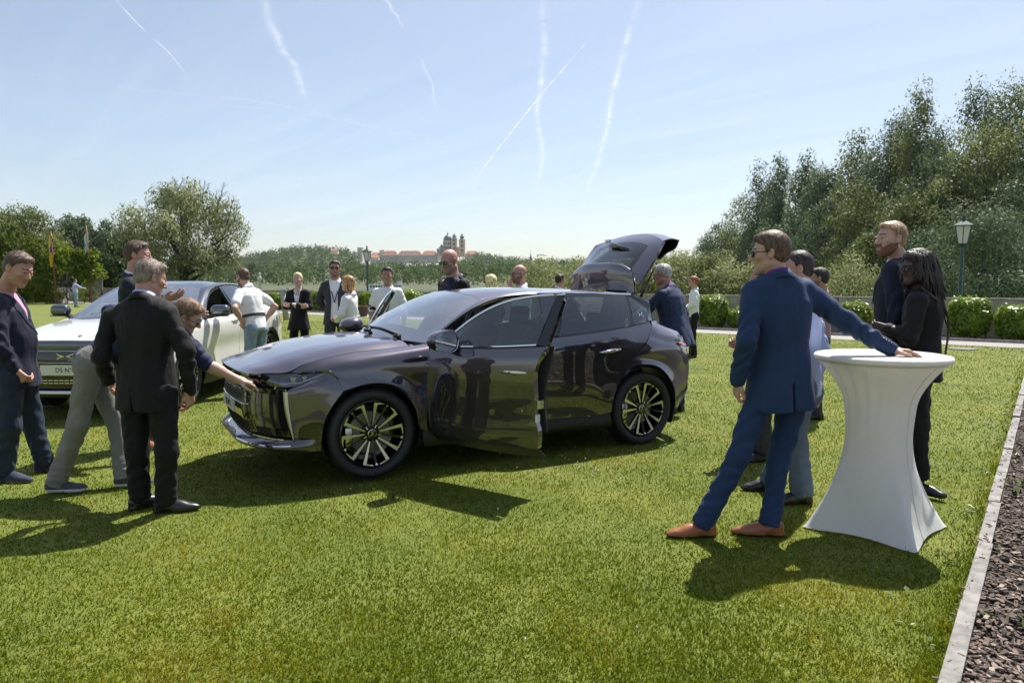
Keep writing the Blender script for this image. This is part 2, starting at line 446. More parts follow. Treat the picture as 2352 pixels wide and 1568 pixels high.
# gravel path, planting strip, drain cover
m_path = mat('path_gravel', (.31, .295, .27), .95, var=.18, vscale=40, bump=.5, bscale=160)
pth = mesh('path', [tuple(wl(-110, 0, .008)), tuple(wl(60, 0, .008)), tuple(wl(60, 1.5, .008)), tuple(wl(-110, 1.5, .008))], [(0, 1, 2, 3)], m_path, smooth=False); pth['kind'] = 'structure'
edge = empty('path_edging'); edge['kind'] = 'structure'
for j in range(-30, 46):
    mb = MB(); c = wl(j * 1.0 + .5, 1.54, .02); mb.box((0, 0, 0), (.99, .07, .12)); mb.build('kerb_slab', m_kerb, edge, loc=tuple(c), rot=(0, 0, math.atan2(WT[1], WT[0])))
m_strip = mat('planting_soil', (.10, .060, .042), .95, col2=(.05, .045, .02), vscale=6, bump=.6, bscale=40)
st = mesh('planting_strip', [tuple(wl(-110, 1.57, .010)), tuple(wl(60, 1.57, .010)), tuple(wl(60, 3.3, .010)), tuple(wl(-110, 3.3, .010))], [(0, 1, 2, 3)], m_strip, smooth=False); st['kind'] = 'structure'
g = ground(2212, 802)
mb = MB(); mb.lathe([(0, .022), (.28, .022), (.30, .02), (.30, .0)], 28, g); tag(mb.build('drain_cover', mat('cast_iron', (.13, .125, .12), .7, var=.3, vscale=20, bump=.3), smooth=True, sharp=40), 'round grey drain cover set in the lawn near the path', 'drain cover')
# the garden wall, cast in bays
m_wall = mat('wall_concrete', (.34, .305, .25), .9, var=.28, vscale=2.2, bump=.35, bscale=35)
m_cap = mat('wall_cap', (.34, .31, .27), .9, var=.2, vscale=3, bump=.3, bscale=40)
wall = empty('garden_wall', tuple(wl(0, 3.45)), 0, 'low grey concrete wall running along the path behind the shrubs', 'wall')
for j in range(-17, 8):
    s0 = j * 5.0 + 2.1
    mb = MB(); mb.box((0, 0, .52), (4.985, .24, 1.10)); c = wl(s0 + 2.5, 3.45) - np.array(wall.location)
    mb.build('wall_bay', m_wall, wall, loc=tuple(c), rot=(0, 0, math.atan2(WT[1], WT[0])))
    mb = MB(); mb.box((0, 0, 1.09), (4.985, .30, .035)); mb.build('wall_cap', m_cap, wall, loc=tuple(c), rot=(0, 0, math.atan2(WT[1], WT[0])))
# ---- the land beyond: bank, river, far plain and hills
m_bank = mat('bank_grass', (.085, .12, .028), .95, col2=(.05, .085, .02), vscale=.35, bump=.5, bscale=3)
m_far = mat('far_ground', (.055, .08, .025), .95, col2=(.10, .10, .05), vscale=.02)
def sheet(name, rows, m):
    """rows: (y, z) across a very wide strip"""
    V = []; 
    xs = np.linspace(-1, 1, 41)
    for y, z, w in rows: V += [(x * w, y, z) for x in xs]
    F = [(i * 41 + j, i * 41 + j + 1, (i + 1) * 41 + j + 1, (i + 1) * 41 + j) for i in range(len(rows) - 1) for j in range(40)]
    o = mesh(name, V, F, m, None, True); o['kind'] = 'structure'; return o
bk = [wl(-150, 3.5, .35), wl(90, 3.5, .35), wl(120, 16, .2), wl(-170, 16, .2), wl(140, 60, -2.6), wl(-240, 60, -2.6)]
o = mesh('river_bank', bk, [(0, 1, 2, 3), (3, 2, 4, 5)], m_bank, smooth=False); o['kind'] = 'structure'
m_water = mat('river_water', (.10, .115, .10), .08, spec=.5, bump=.12, bscale=1.5)
sheet('river', [(40, -2.4, 900), (440, -2.4, 1500), (460, -2.4, 1500)], m_water)
sheet('far_bank', [(425, -3.0, 1500), (440, -1.3, 1500), (520, -.9, 1800), (900, 2, 2600), (1800, 3, 3600), (2600, 4, 3900)], m_far)
# ================================================================ dark hatchback
def flake_paint(name, col, flop, rough=0.28):
    m = mat(name, col, rough, 0.75, 1.0)
    nt = m.node_tree; b = nt.nodes['Principled BSDF']
    lw = nt.nodes.new('ShaderNodeLayerWeight'); lw.inputs[0].default_value = 0.35
    mx = nt.nodes.new('ShaderNodeMixRGB'); mx.inputs[1].default_value = (*flop, 1); mx.inputs[2].default_value = (*col, 1)
    nt.links.new(lw.outputs['Facing'], mx.inputs[0]); nt.links.new(mx.outputs[0], b.inputs['Base Color'])
    b.inputs['Coat Roughness'].default_value = 0.012
    b.inputs['Coat IOR'].default_value = 2.0
    return m
m_paint = flake_paint('aubergine_paint', (0.23, 0.20, 0.27), (0.026, 0.020, 0.026))
m_black = mat('gloss_black', (0.008, 0.008, 0.010), 0.06, coat=0.6)
m_trim = mat('black_plastic', (0.014, 0.014, 0.016), 0.45, bump=0.15, bscale=300)
m_chrome = mat('chrome', (0.75, 0.75, 0.77), 0.07, 1.0)
m_satin = mat('satin_metal', (0.55, 0.56, 0.58), 0.22, 1.0)
m_rubber = mat('rubber', (0.016, 0.016, 0.018), 0.62, bump=0.2, bscale=120)
m_letter = mat('rubber_lettering', (0.05, 0.05, 0.055), 0.5)
m_rimdark = mat('rim_black', (0.006, 0.006, 0.007), 0.15, coat=0.5)
m_rimcut = mat('machined_rim', (0.78, 0.77, 0.72), 0.2, 0.9)
m_disc = mat('brake_steel', (0.25, 0.25, 0.26), 0.35, 1.0)
m_glass = glass('side_glass', (0.46, 0.55, 0.58), 1.75)
m_rglass = glass('privacy_glass', (0.12, 0.17, 0.19), 1.7)
m_wscreen = glass('windscreen_glass', (0.74, 0.84, 0.83), 3.2, power=2.6)
m_band = mat('glass_black_band', (0.02, 0.022, 0.026), 0.05, coat=0.5)
m_fabric = mat('seat_dark', (0.022, 0.022, 0.026), 0.7, bump=0.3, bscale=90)
m_liner = mat('headliner', (0.20, 0.20, 0.21), 0.9)
m_white = mat('plate_white', (0.78, 0.78, 0.74), 0.35)
m_ink = mat('ink', (0.02, 0.02, 0.022), 0.5)
m_lens = glass('lamp_lens', (0.85, 0.88, 0.9), 1.5)
m_red = mat('red_lens', (0.25, 0.01, 0.012), 0.1, coat=1.0)
m_sticker = mat('sticker', (0.7, 0.72, 0.74), 0.5)

YAW, TILT = R(29.6), R(-0.7)
CAR_D = Vector((math.cos(YAW) * math.cos(TILT), math.sin(YAW) * math.cos(TILT), math.sin(TILT)))
CAR_N = Vector((-math.sin(YAW), math.cos(YAW), 0))
CAR_U = CAR_D.cross(CAR_N)
CAR_O = Vector((-1.068, 5.525, 0.375)) + 0.905 * CAR_N - 0.36 * CAR_U
car = empty('parked_car', label='dark aubergine metallic hatchback with its front doors and tailgate open', cat='car', group='cars parked on the lawn')
car.matrix_world = Matrix(((CAR_D[0], CAR_N[0], CAR_U[0], CAR_O[0]), (CAR_D[1], CAR_N[1], CAR_U[1], CAR_O[1]), (CAR_D[2], CAR_N[2], CAR_U[2], CAR_O[2]), (0, 0, 0, 1)))

def nrm0(v): return np.asarray(v) / np.linalg.norm(v)
def side_curves(c, sgn):
    return [[(x, sgn * w, z) for x, w, z in k] for k in c]
def full(pts):
    """(x, w, z) from the middle outwards -> the whole width"""
    L = [(x, -w, z) for x, w, z in pts[::-1]]
    return L + [(x, w, z) for x, w, z in (pts[1:] if pts[0][1] == 0 else pts)]
def spanel(name, curves, sgn, m, parent, nu=44, nv=18, thick=0.012, corners=None, inner=None, cross=()):
    G = loft(side_curves(curves, sgn), nu, nv, corners, cross)
    return panel(name, G, m, parent, thick, (0, sgn, 0.25), inner=inner)

# ---- front wing, front bumper
GAP = [(-.577, .75, .855), (-.483, .76, .910), (-.366, .765, .940), (-.124, .767, .981), (.198, .760, 1.006), (.336, .758, 1.019), (.50, .795, 1.037)]
FENDER = [GAP,
    [(-.560, .765, .851), (-.44, .808, .876), (-.25, .838, .922), (0, .850, .955), (.25, .850, .982), (.482, .852, 1.006)],
    [(-.45, .812, .856), (-.33, .855, .868), (-.2, .878, .884), (0, .890, .902), (.25, .889, .922), (.468, .884, .950)],
    [(-.316, .864, .864), (-.25, .886, .806), (-.12, .899, .815), (0, .902, .832), (.2, .900, .815), (.34, .895, .73), (.462, .893, .69)],
    [(-.232, .909, .712), (-.12, .917, .744), (0, .920, .760), (.15, .919, .738), (.28, .915, .655), (.365, .908, .52), (.395, .902, .37), (.475, .890, .33)]]
CORNER = [[(-.54, .838, .754), (-.43, .850, .810), (-.322, .863, .862)],
    [(-.632, .850, .722), (-.45, .880, .772), (-.275, .884, .800)],
    [(-.629, .854, .68), (-.45, .890, .705), (-.233, .908, .712)],
    [(-.622, .860, .61), (-.46, .894, .62), (-.312, .912, .615)],
    [(-.612, .868, .50), (-.5, .893, .50), (-.374, .912, .505)],
    [(-.596, .878, .385), (-.5, .893, .37), (-.405, .907, .34)]]
for sg in (-1, 1):
    spanel('front_wing', FENDER, sg, m_paint, car, 64, 28)
    spanel('bumper_corner', CORNER, sg, m_paint, car, 26, 31, cross=(2,))
HOOD_C = [(-.925, 0, .850), (-.86, 0, .880), (-.74, 0, .915), (-.58, 0, .968), (-.40, 0, 1.012), (-.18, 0, 1.050), (.05, 0, 1.073), (.22, 0, 1.083)]
HOOD = [HOOD_C,
    [(-.920, .25, .850), (-.85, .25, .879), (-.735, .25, .913), (-.575, .25, .965), (-.395, .25, 1.009), (-.175, .25, 1.047), (.055, .25, 1.070), (.245, .25, 1.079)],
    [(-.905, .45, .848), (-.83, .46, .877), (-.71, .47, .909), (-.56, .49, .957), (-.38, .51, 1.000), (-.15, .52, 1.038), (.08, .52, 1.060), (.30, .52, 1.067)],
    [(-.882, .55, .845), (-.79, .585, .871), (-.66, .615, .899), (-.52, .64, .941), (-.34, .665, .982), (-.12, .675, 1.020), (.12, .675, 1.042), (.34, .665, 1.050)],
    [(-.868, .60, .842), (-.73, .682, .848), (-.60, .742, .858), (-.49, .752, .909), (-.37, .757, .940), (-.124, .757, .983), (.198, .750, 1.008), (.350, .742, 1.021)]]
Gh = [loft(side_curves(HOOD, s), 60, 26) for s in (-1, 1)]
hood_near = np.concatenate([Gh[0][:, ::-1], Gh[1][:, 1:]], 1)
hood = panel('bonnet', hood_near, m_paint, car, 0.015, (0, 0, 1))
# badge on the bonnet front and two washer/camera bumps reflecting dark
# ---- front face
NOSE = lambda dz, k=0.0: [(-.925 + dz, 0, 0), (-.910 + dz, .40, 0), (-.862 + dz, .60, 0)]
def face_row(z, dx, wmax=.60, wide=None):
    r = [(-.920 + dx, 0, z), (-.913 + dx, .25, z), (-.896 + dx, .45, z)]
    if wide is None: r.append((-.862 + dx, .60, z))
    else: r += wide
    return r
ROWS = [(.838, 0), (.79, .008), (.738, .022)]
panel('front_band', loft([full(face_row(z, d)) for z, d in ROWS], 60, 6), m_black, car, 0.01, (-1, 0, 0))
W = lambda z, dx: [(-.836 + dx, .58, z), (-.775 + dx, .71, z), (-.655 + dx, .845, z)]
FACE = [(.735, .030), (.70, .036), (.62, .030), (.52, .035), (.42, .055), (.36, .07)]
Gf = loft([full(face_row(z, d, wide=[(-.842 + d, .58, z), (-.785 + d, .71, z), (-.672 + d, .840, z)])) for z, d in FACE], 96, 16)
panel('front_bumper', Gf, m_black, car, 0.012, (-1, 0, 0))
Sp = lambda z, d, o: full([(-.900 - o + d, 0, z), (-.888 - o + d, .45, z), (-.828 - o + d, .66, z), (-.71 - o * .6 + d, .83 + o * .3, z), (-.55 + d, .892 + o * .2, z), (-.405, .905, z)])
Gs = np.stack([spline(Sp(.362, .06, 0), 90), spline(Sp(.326, 0.01, .022), 90), spline(Sp(.300, .005, .026), 90), spline(Sp(.275, .05, 0.0), 90)], 1)
panel('front_splitter', Gs, m_paint, car, 0.01, (-1, 0, 0))
panel('splitter_blade', np.stack([spline(Sp(.329, .004, .024), 90)[8:-8], spline(Sp(.322, .002, .026), 90)[8:-8]], 1), m_chrome, car, 0.004, (-1, 0, 0))
def face_pt(w, z):
    row = spline(full(face_row(z, np.interp(-z, [-.735, -.70, -.62, -.52, -.42, -.36], [.030, .036, .030, .035, .055, .07]), wide=[(-.842, .58, z), (-.785, .71, z), (-.672, .840, z)])), 200)
    x = np.interp(w, row[:, 1], row[:, 0]); return x + (np.interp(-z, [-.735, -.70, -.62, -.52, -.42, -.36], [.03, .036, .03, .035, .055, .07]) if abs(w) >= .5 else 0)
for sg in (-1, 1):
    # flat dark painted field beside the grille, and the bright upright blade at the corner
    us = np.linspace(.50, .80, 14); zs = np.linspace(.445, .70, 8)
    G = np.array([[(face_pt(sg * u, z) - .012, sg * u, z) for z in zs] for u in us])
    panel('bumper_field', G, m_paint, car, 0.006, (-1, sg * .5, 0))
    bl = spline([(-.662, .838, .725), (-.655, .846, .60), (-.632, .860, .48), (-.604, .874, .375)], 16)
    br = spline([(-.632, .853, .722), (-.626, .861, .60), (-.612, .871, .48), (-.594, .881, .37)], 16)
    bm = (bl + br) / 2 + np.array([-.006, .012, 0])
    G = np.stack([bl, bm, br], 1); G[..., 1] *= sg
    panel('corner_blade', G, m_satin, car, 0.008, (-.5, sg, 0))
    # grille bars
    mbu = MB(); mbl = MB(); mbt = MB()
    for k in range(30):
        w = .03 + k * .0165
        for z0, z1 in ((.69, .655), (.648, .610)):
            if w < .5: mbu.box((face_pt(sg * w, (z0 + z1) / 2) - .008, sg * w, (z0 + z1) / 2), (.012, .005, z0 - z1))
    for k in range(38):
        w = .03 + k * .0185
        if w < .72:
            for r_ in range(3):
                z = .445 - r_ * .028 + (k % 2) * .012
                mbl.box((face_pt(sg * w, z) - .006, sg * w, z), (.01, .005, .022))
    mbu.build('upper_grille_bars', m_satin, car)['kind'] = 'stuff'
    mbl.build('lower_grille_bars', m_trim, car)['kind'] = 'stuff'
    row = np.array([(face_pt(sg * w, .60) - .018, sg * w, .598) for w in np.linspace(.02, .50, 20)])
    mbt.tube(row, .007, 6); mbt.build('grille_trim', m_chrome, car, True)
pl = MB(); pl.box((-.912, 0, .55), (.012, .52, .085)); plate = pl.build('number_plate', m_white, car)
V, F = text_mesh('DS N\u00b04', .075, .001)
V = np.c_[V[:, 2] * 0 - .9195 - V[:, 2], -V[:, 0], V[:, 1] + .55]
mesh('plate_lettering', V, F, m_ink, plate, False)['kind'] = 'stuff'
# headlamps
for sg in (-1, 1):
    top = [(-.868, .60, .836), (-.73, .682, .838), (-.586, .750, .842), (-.44, .808, .852), (-.325, .856, .862)]
    bot = [(-.829, .60, .738), (-.72, .70, .740), (-.54, .838, .755), (-.43, .848, .808), (-.325, .858, .860)]
    A = spline(top, 30); B = spline(bot, 30, corner=(2,)); C = (A + B) / 2 + np.array([-.010, .010, .002])
    for name, m, off in (('headlamp', m_lens, 0.0), ('headlamp_housing', m_black, .055)):
        G = np.stack([A, C, B], 1).copy(); G[:, :, 0] += off * .7; G[:, :, 1] -= off
        if off: G[:, 1] += np.array([.03, -.03, 0])
        G[..., 1] *= sg
        h = panel(name, G, m, car if not off else hl, 0.003 if not off else 0, (-.6, sg, 0))
        if not off: hl = h
    q = MB()
    for t, s_ in ((.52, .046), (.68, .036)):
        i = int(t * 29); c = A[i] * .45 + B[i] * .55; c = c + np.array([.024, -.026, 0]); d = nrm0(A[min(29, i + 3)] - A[i - 3]); sd = nrm0(np.cross(d, [0, 0, 1.0]))
        if sd[1] < 0: sd = -sd
        q = MB()
        for k in range(5):
            w_ = s_ * (.5 + .1 * k); z_ = c[2] + s_ * .85 * (k / 4 - .5); o_ = sd * .012 * (k / 4)
            V_ = [c + d * a * w_ * .5 + o_ * 1 + sd * b for a, b in ((-1, 0), (1, 0), (1, -.03), (-1, -.03))]
            V_ = [np.array([v[0], sg * v[1], z]) for z in (z_ - s_ * .06, z_ + s_ * .06) for v in V_]
            q.add(V_, [(0, 1, 2, 3), (4, 7, 6, 5), (0, 4, 5, 1), (1, 5, 6, 2), (2, 6, 7, 3), (3, 7, 4, 0)])
        q.build('lamp_module', m_chrome, hl)
    q = MB(); P = (A * .22 + B * .78)[10:29] + np.array([.012, -.014, 0]); P[:, 1] *= sg
    q.tube(P, .008, 6); q.build('light_bar', m_satin, hl, True)

# ---- glasshouse
WS_SIDE = [(.500, .775, 1.042), (.640, .725, 1.140), (.790, .672, 1.235), (.940, .615, 1.322), (1.090, .560, 1.396)]
RAIL_LO = [(.505, .802, 1.036), (.72, .752, 1.195), (.95, .703, 1.322), (1.2, .660, 1.405), (1.5, .636, 1.442), (1.9, .625, 1.452), (2.3, .622, 1.448), (2.70, .617, 1.432)]
RAIL_UP = WS_SIDE + [(1.32, .552, 1.437), (1.6, .548, 1.464), (2.0, .545, 1.468), (2.4, .535, 1.460), (2.74, .525, 1.446)]
WS = [full([(.225, 0, 1.088), (.30, .4, 1.070), (.40, .64, 1.052), (.500, .775, 1.042)]),
      full([(.43, 0, 1.215), (.475, .36, 1.202), (.56, .58, 1.172), (.640, .725, 1.140)]),
      full([(.635, 0, 1.320), (.665, .34, 1.308), (.72, .54, 1.274), (.790, .672, 1.235)]),
      full([(.83, 0, 1.402), (.85, .31, 1.392), (.89, .50, 1.357), (.940, .615, 1.322)]),
      full([(1.005, 0, 1.455), (1.015, .28, 1.447), (1.045, .45, 1.425), (1.090, .560, 1.396)])]
Gw = loft(WS, 60, 36)
ws = panel('windscreen', Gw, m_wscreen, car, 0, (-1, 0, 1))
Nw = grid_normals(Gw); Nw *= np.sign((Nw * np.array([-1, 0, 1])).sum(2).mean())
Gi = Gw - Nw * .004
bandm = []
def band(i0, i1, j0, j1, name='glass_border'):
    panel(name, Gi[i0:i1, j0:j1], m_band, ws, 0, (-1, 0, 1))
band(0, 60, 0, 8); band(0, 60, 33, 36); band(0, 4, 7, 34); band(56, 60, 7, 34)
mb = MB()
for s_ in (0, 1):
    a = Gw[10 + s_ * 16, 2]; b = Gw[34 + s_ * 16, 3]
    mb.tube([a + [-.03, 0, .012], (a + b) / 2 + [-.03, 0, .03], b + [-.02, 0, .015]], .009, 6)
    mb.box(a + np.array([-.05, 0, .0]), (.05, .06, .03))
mb.build('wiper', m_trim, car, True)
for sg in (-1, 1):
    G = np.stack([spline(side_curves([RAIL_LO], sg)[0], 70), spline(side_curves([[tuple((np.array(a) * .5 + np.array(b) * .5) + np.array([-.006, .010, .010])) for a, b in zip(spline(RAIL_LO, 9), spline(RAIL_UP, 9))]], sg)[0], 70), spline(side_curves([RAIL_UP], sg)[0], 70)], 1)
    G2 = np.stack([spline(G[i], 8) for i in range(70)])
    panel('roof_rail', G2, m_paint, car, 0.03, (-.2, sg, .5), inner=m_trim)
RF = [[(1.005, 0, 1.457), (1.25, 0, 1.485), (1.6, 0, 1.500), (2.0, 0, 1.498), (2.4, 0, 1.486), (2.74, 0, 1.468)],
      [(1.015, .28, 1.449), (1.26, .28, 1.477), (1.6, .28, 1.492), (2.0, .28, 1.490), (2.4, .28, 1.479), (2.74, .28, 1.462)],
      [(1.05, .45, 1.426), (1.29, .45, 1.459), (1.6, .45, 1.478), (2.0, .45, 1.478), (2.4, .44, 1.468), (2.74, .43, 1.454)],
      [(1.090, .560, 1.397)] + RAIL_UP[5:]]
Gr = [loft(side_curves(RF, s), 44, 16) for s in (-1, 1)]
roof = panel('roof', np.concatenate([Gr[0][:, ::-1], Gr[1][:, 1:]], 1), m_paint, car, 0.03, (0, 0, 1), inner=m_liner)

# ---- doors
def strip(name, a, b, sgn, m, parent, n=24, thick=0.02, bulge=0.0):
    A = spline(a, n); B = spline(b, n)
    G = np.stack([A, (A + B) / 2 + np.array([0, bulge, 0]), B], 1); G[..., 1] *= sgn
    return panel(name, G, m, parent, thick, (0, sgn, .1))
HX, HW = .47, .87
FD = [[(.475, .858, 1.000), (.8, .868, 1.030), (1.2, .870, 1.052), (1.578, .864, 1.080)],
      [(.466, .885, .950), (.8, .893, .975), (1.2, .898, .990), (1.552, .896, 1.025)],
      [(.464, .896, .880), (.9, .907, .880), (1.2, .910, .890), (1.514, .909, .930)],
      [(.480, .897, .700), (.9, .903, .690), (1.2, .905, .695), (1.508, .906, .720)],
      [(.490, .893, .520), (.9, .896, .510), (1.2, .898, .515), (1.512, .900, .560)],
      [(.505, .895, .410), (.9, .897, .400), (1.2, .899, .410), (1.542, .903, .455)],
      [(.520, .885, .335), (.9, .886, .320), (1.2, .887, .320), (1.530, .890, .338)]]
FLAP = [FD[-1], [(.55, .845, .270), (.9, .843, .255), (1.2, .843, .255), (1.575, .848, .275)]]
CH = [(.560, .838, 1.045), (.650, .803, 1.128), (.81, .745, 1.261), (.957, .705, 1.348), (1.115, .681, 1.406), (1.31, .664, 1.443), (1.600, .652, 1.466)]
GT = [(.600, .825, 1.055), (.665, .800, 1.118), (.815, .746, 1.240), (.957, .706, 1.326), (1.115, .683, 1.385), (1.31, .667, 1.422), (1.530, .656, 1.444)]
GB = [(.598, .860, 1.020), (.8, .866, 1.040), (1.2, .868, 1.064), (1.490, .861, 1.090)]
def shift(pts, d): return [tuple(np.array(p) + np.array(d)) for p in pts]
def front_door(sg, mirror=True):
    h = Vector((HX, sg * HW, 0))
    loc = lambda pts: [(x - HX, w - HW, z) for x, w, z in pts]
    L = lambda cs: [loc(c) for c in cs]
    # the outer skin is the door itself; the rest hangs on it
    G = loft(side_curves(L(FD), sg), 44, 40)
    door = panel('front_door', G, m_paint, car, 0.05, (0, sg, .2), inner=m_trim)
    door.location = h; door.rotation_euler = (0, 0, -math.radians(64) if sg < 0 else math.radians(64))
    spanel('door_sill_flap', L(FLAP), sg, m_trim, door, 30, 4, 0.01)
    # inner trim
    inn = [[(x + .02, w - .075, z) for x, w, z in loc(FD[0])], [(x + .02, w - .10, z) for x, w, z in loc(FD[3])], [(x + .02, w - .085, z) for x, w, z in loc(FD[5])]]
    spanel('door_trim', inn, sg, m_fabric, door, 30, 8, 0.02)
    gt, gb, ch = loc(GT), loc(GB), loc(CH)
    A, B = spline(gt, 30), spline(gb, 30)
    G = np.stack([A, (A * .66 + B * .34) + [0, .010, 0], (A * .33 + B * .67) + [0, .010, 0], B], 1); G = np.stack([spline(G[i], 10) for i in range(30)]); G[..., 1] *= sg
    panel('door_window', G, m_glass, door, 0, (0, sg, .2))
    strip('chrome_strip', ch, shift(ch, (0.004, .004, -.016)), sg, m_chrome, door, 40, .012, .003)
    strip('window_frame', shift(ch, (0.004, .002, -.016)), gt, sg, m_black, door, 40, .018)
    strip('pillar_cover', [(gt[-1][0], gt[-1][1], gt[-1][2]), (gb[-1][0], gb[-1][1], gb[-1][2])], [(1.600 - HX, .652 - HW, 1.450), (1.578 - HX, .862 - HW, 1.082)], sg, m_black, door, 10, .04)
    strip('mirror_base', [(.48 - HX, .853 - HW, 1.004), (.56 - HX, .836 - HW, 1.045), (.60 - HX, .82 - HW, 1.06)], [(.49 - HX, .858 - HW, 1.002), (.55 - HX, .862 - HW, 1.012), (.605 - HX, .862 - HW, 1.020)], sg, m_black, door, 10, .02)
    strip('belt_moulding', shift(gb, (0, .004, 0)), shift(gb, (0, .006, -.022)), sg, m_trim, door, 20, .02)
    strip('belt_chrome', shift(gb, (0, .007, .004)), shift(gb, (0, .008, -.004)), sg, m_chrome, door, 20, .004)
    # handle
    mb = MB(); mb.tube([(1.20 - HX, sg * (.906 - HW), .876), (1.26 - HX, sg * (.922 - HW), .880), (1.36 - HX, sg * (.926 - HW), .884), (1.44 - HX, sg * (.914 - HW), .886)], [.006, .012, .013, .007], 10, flat=.5)
    hd = mb.build('door_handle', m_chrome, door, True)
    mb = MB(); mb.tube([(1.19 - HX, sg * (.9 - HW), .876), (1.33 - HX, sg * (.905 - HW), .878), (1.46 - HX, sg * (.9 - HW), .884)], [.01, .026, .012], 12, flat=.35); mb.build('handle_recess', m_black, door, True)
    mb = MB(); mb.box((1.525 - HX, sg * (.86 - HW), .66), (.035, .05, .06)); mb.build('door_latch', m_satin, door)
    mb = MB(); mb.box((1.522 - HX, sg * (.885 - HW), .56), (.012, .045, .055)); mb.build('sticker', m_sticker, door)
    # mirror: a shell open towards the rear with the glass in it
    mb = MB(); nth = 28; th = np.arange(nth) * 2 * math.pi / nth
    c = np.array([.70 - HX, 1.0 - HW, 1.085]); rings = []
    for k, (dx, s_) in enumerate([(-.085, .05), (-.078, .35), (-.055, .68), (-.02, .90), (.025, 1.0), (.062, 1.0), (.066, .93)]):
        e = 2.6; cu, su = np.cos(th), np.sin(th)
        yy = np.sign(cu) * np.abs(cu) ** (2 / e) * .118 * s_; zz = np.sign(su) * np.abs(su) ** (2 / e) * .085 * s_ * (1 - .18 * np.sign(cu) * np.abs(cu))
        rings.append(np.c_[np.full(nth, c[0] + dx + 0) + yy * -.18, sg * (c[1] + yy), c[2] + zz])
    V = np.vstack(rings); k = len(rings)
    F = [(i * nth + j, i * nth + (j + 1) % nth, (i + 1) * nth + (j + 1) % nth, (i + 1) * nth + j) for i in range(k - 1) for j in range(nth)] + [tuple(range(nth))]
    mi = [1 if (V[f[0]][2] < c[2] - .015) else 0 for f in F]
    mir = mesh('door_mirror', V, F, None, door, True, 50, [m_paint, m_black], mi)
    g = rings[-1] * .97 + np.mean(rings[-1], 0) * .03; g[:, 0] -= .006
    mesh('mirror_glass', g, [tuple(range(nth))], m_chrome, mir, False)
    mb = MB(); mb.tube([(.60 - HX, sg * (.85 - HW), 1.02), (.66 - HX, sg * (.90 - HW), 1.03), (.70 - HX, sg * (.95 - HW), 1.04)], [.022, .02, .02], 8, flat=1.6); mb.build('mirror_arm', m_black, mir, True)
    mb = MB(); rr = rings[-2]; mb.tube(np.vstack([rr[14:26]]), .005, 6); mb.build('mirror_edge', m_chrome, mir, True)
    return door
door_near = front_door(-1)
door_far = front_door(1)
RD = [[(1.62, .864, 1.057), (2.0, .870, 1.088), (2.4, .860, 1.128), (2.81, .800, 1.184)],
      [(1.60, .894, 1.000), (2.0, .902, 1.022), (2.4, .896, 1.055), (2.79, .838, 1.125)],
      [(1.555, .907, .93), (2.0, .913, .93), (2.4, .916, .950), (2.712, .893, 1.03)],
      [(1.55, .905, .82), (2.0, .910, .82), (2.35, .914, .84), (2.575, .915, .90)],
      [(1.55, .901, .70), (1.95, .905, .69), (2.25, .910, .71), (2.462, .918, .755)],
      [(1.55, .895, .52), (1.9, .898, .50), (2.15, .904, .51), (2.325, .916, .56)],
      [(1.58, .888, .345), (1.9, .890, .345), (2.1, .896, .34), (2.28, .910, .36)]]
QT = [[(2.868, .752, 1.189), (2.98, .748, 1.150), (3.10, .738, 1.112), (3.235, .715, 1.078)],
      [(2.822, .815, 1.155), (2.95, .822, 1.090), (3.10, .812, 1.060), (3.238, .735, 1.062)],
      [(2.775, .855, 1.095), (2.93, .868, 1.030), (3.10, .852, 1.020), (3.245, .752, 1.040)],
      [(2.755, .868, 1.06), (2.92, .872, 1.012), (3.10, .852, .990), (3.262, .765, .985)],
      [(2.715, .896, 1.02), (2.9, .902, .965), (3.1, .880, .945), (3.285, .785, .945)],
      [(2.61, .913, .925), (2.68, .921, .905), (2.9, .914, .880), (3.12, .885, .865), (3.305, .800, .870)],
      [(2.52, .918, .845), (2.67, .912, .845), (2.87, .909, .785), (3.05, .896, .70), (3.315, .815, .66)],
      [(2.462, .921, .745), (2.55, .929, .780), (2.67, .932, .790), (2.83, .930, .755), (2.95, .926, .665), (3.045, .918, .52), (3.075, .905, .36), (3.13, .872, .335)]]
RCH = [(1.62, .655, 1.462), (1.92, .650, 1.466), (2.3, .645, 1.464), (2.695, .637, 1.455)]
RGT = [(1.900, .662, 1.440), (2.2, .656, 1.444), (2.45, .650, 1.440), (2.625, .645, 1.428)]
RGB = [(1.725, .862, 1.078), (2.0, .868, 1.100), (2.3, .862, 1.130), (2.540, .848, 1.152)]
QGT = [(2.665, .645, 1.424), (2.76, .668, 1.375), (2.845, .700, 1.310)]
QGB = [(2.575, .846, 1.156), (2.68, .828, 1.172), (2.795, .796, 1.196)]
def quad_glass(name, gt, gb, sg, parent, bulge=.010):
    A, B = spline(gt, 24), spline(gb, 24)
    G = np.stack([A, A * .66 + B * .34 + [0, bulge, 0], A * .33 + B * .67 + [0, bulge, 0], B], 1); G = np.stack([spline(G[i], 10) for i in range(24)]); G[..., 1] *= sg
    return panel(name, G, m_glass, parent, 0, (0, sg, .2))
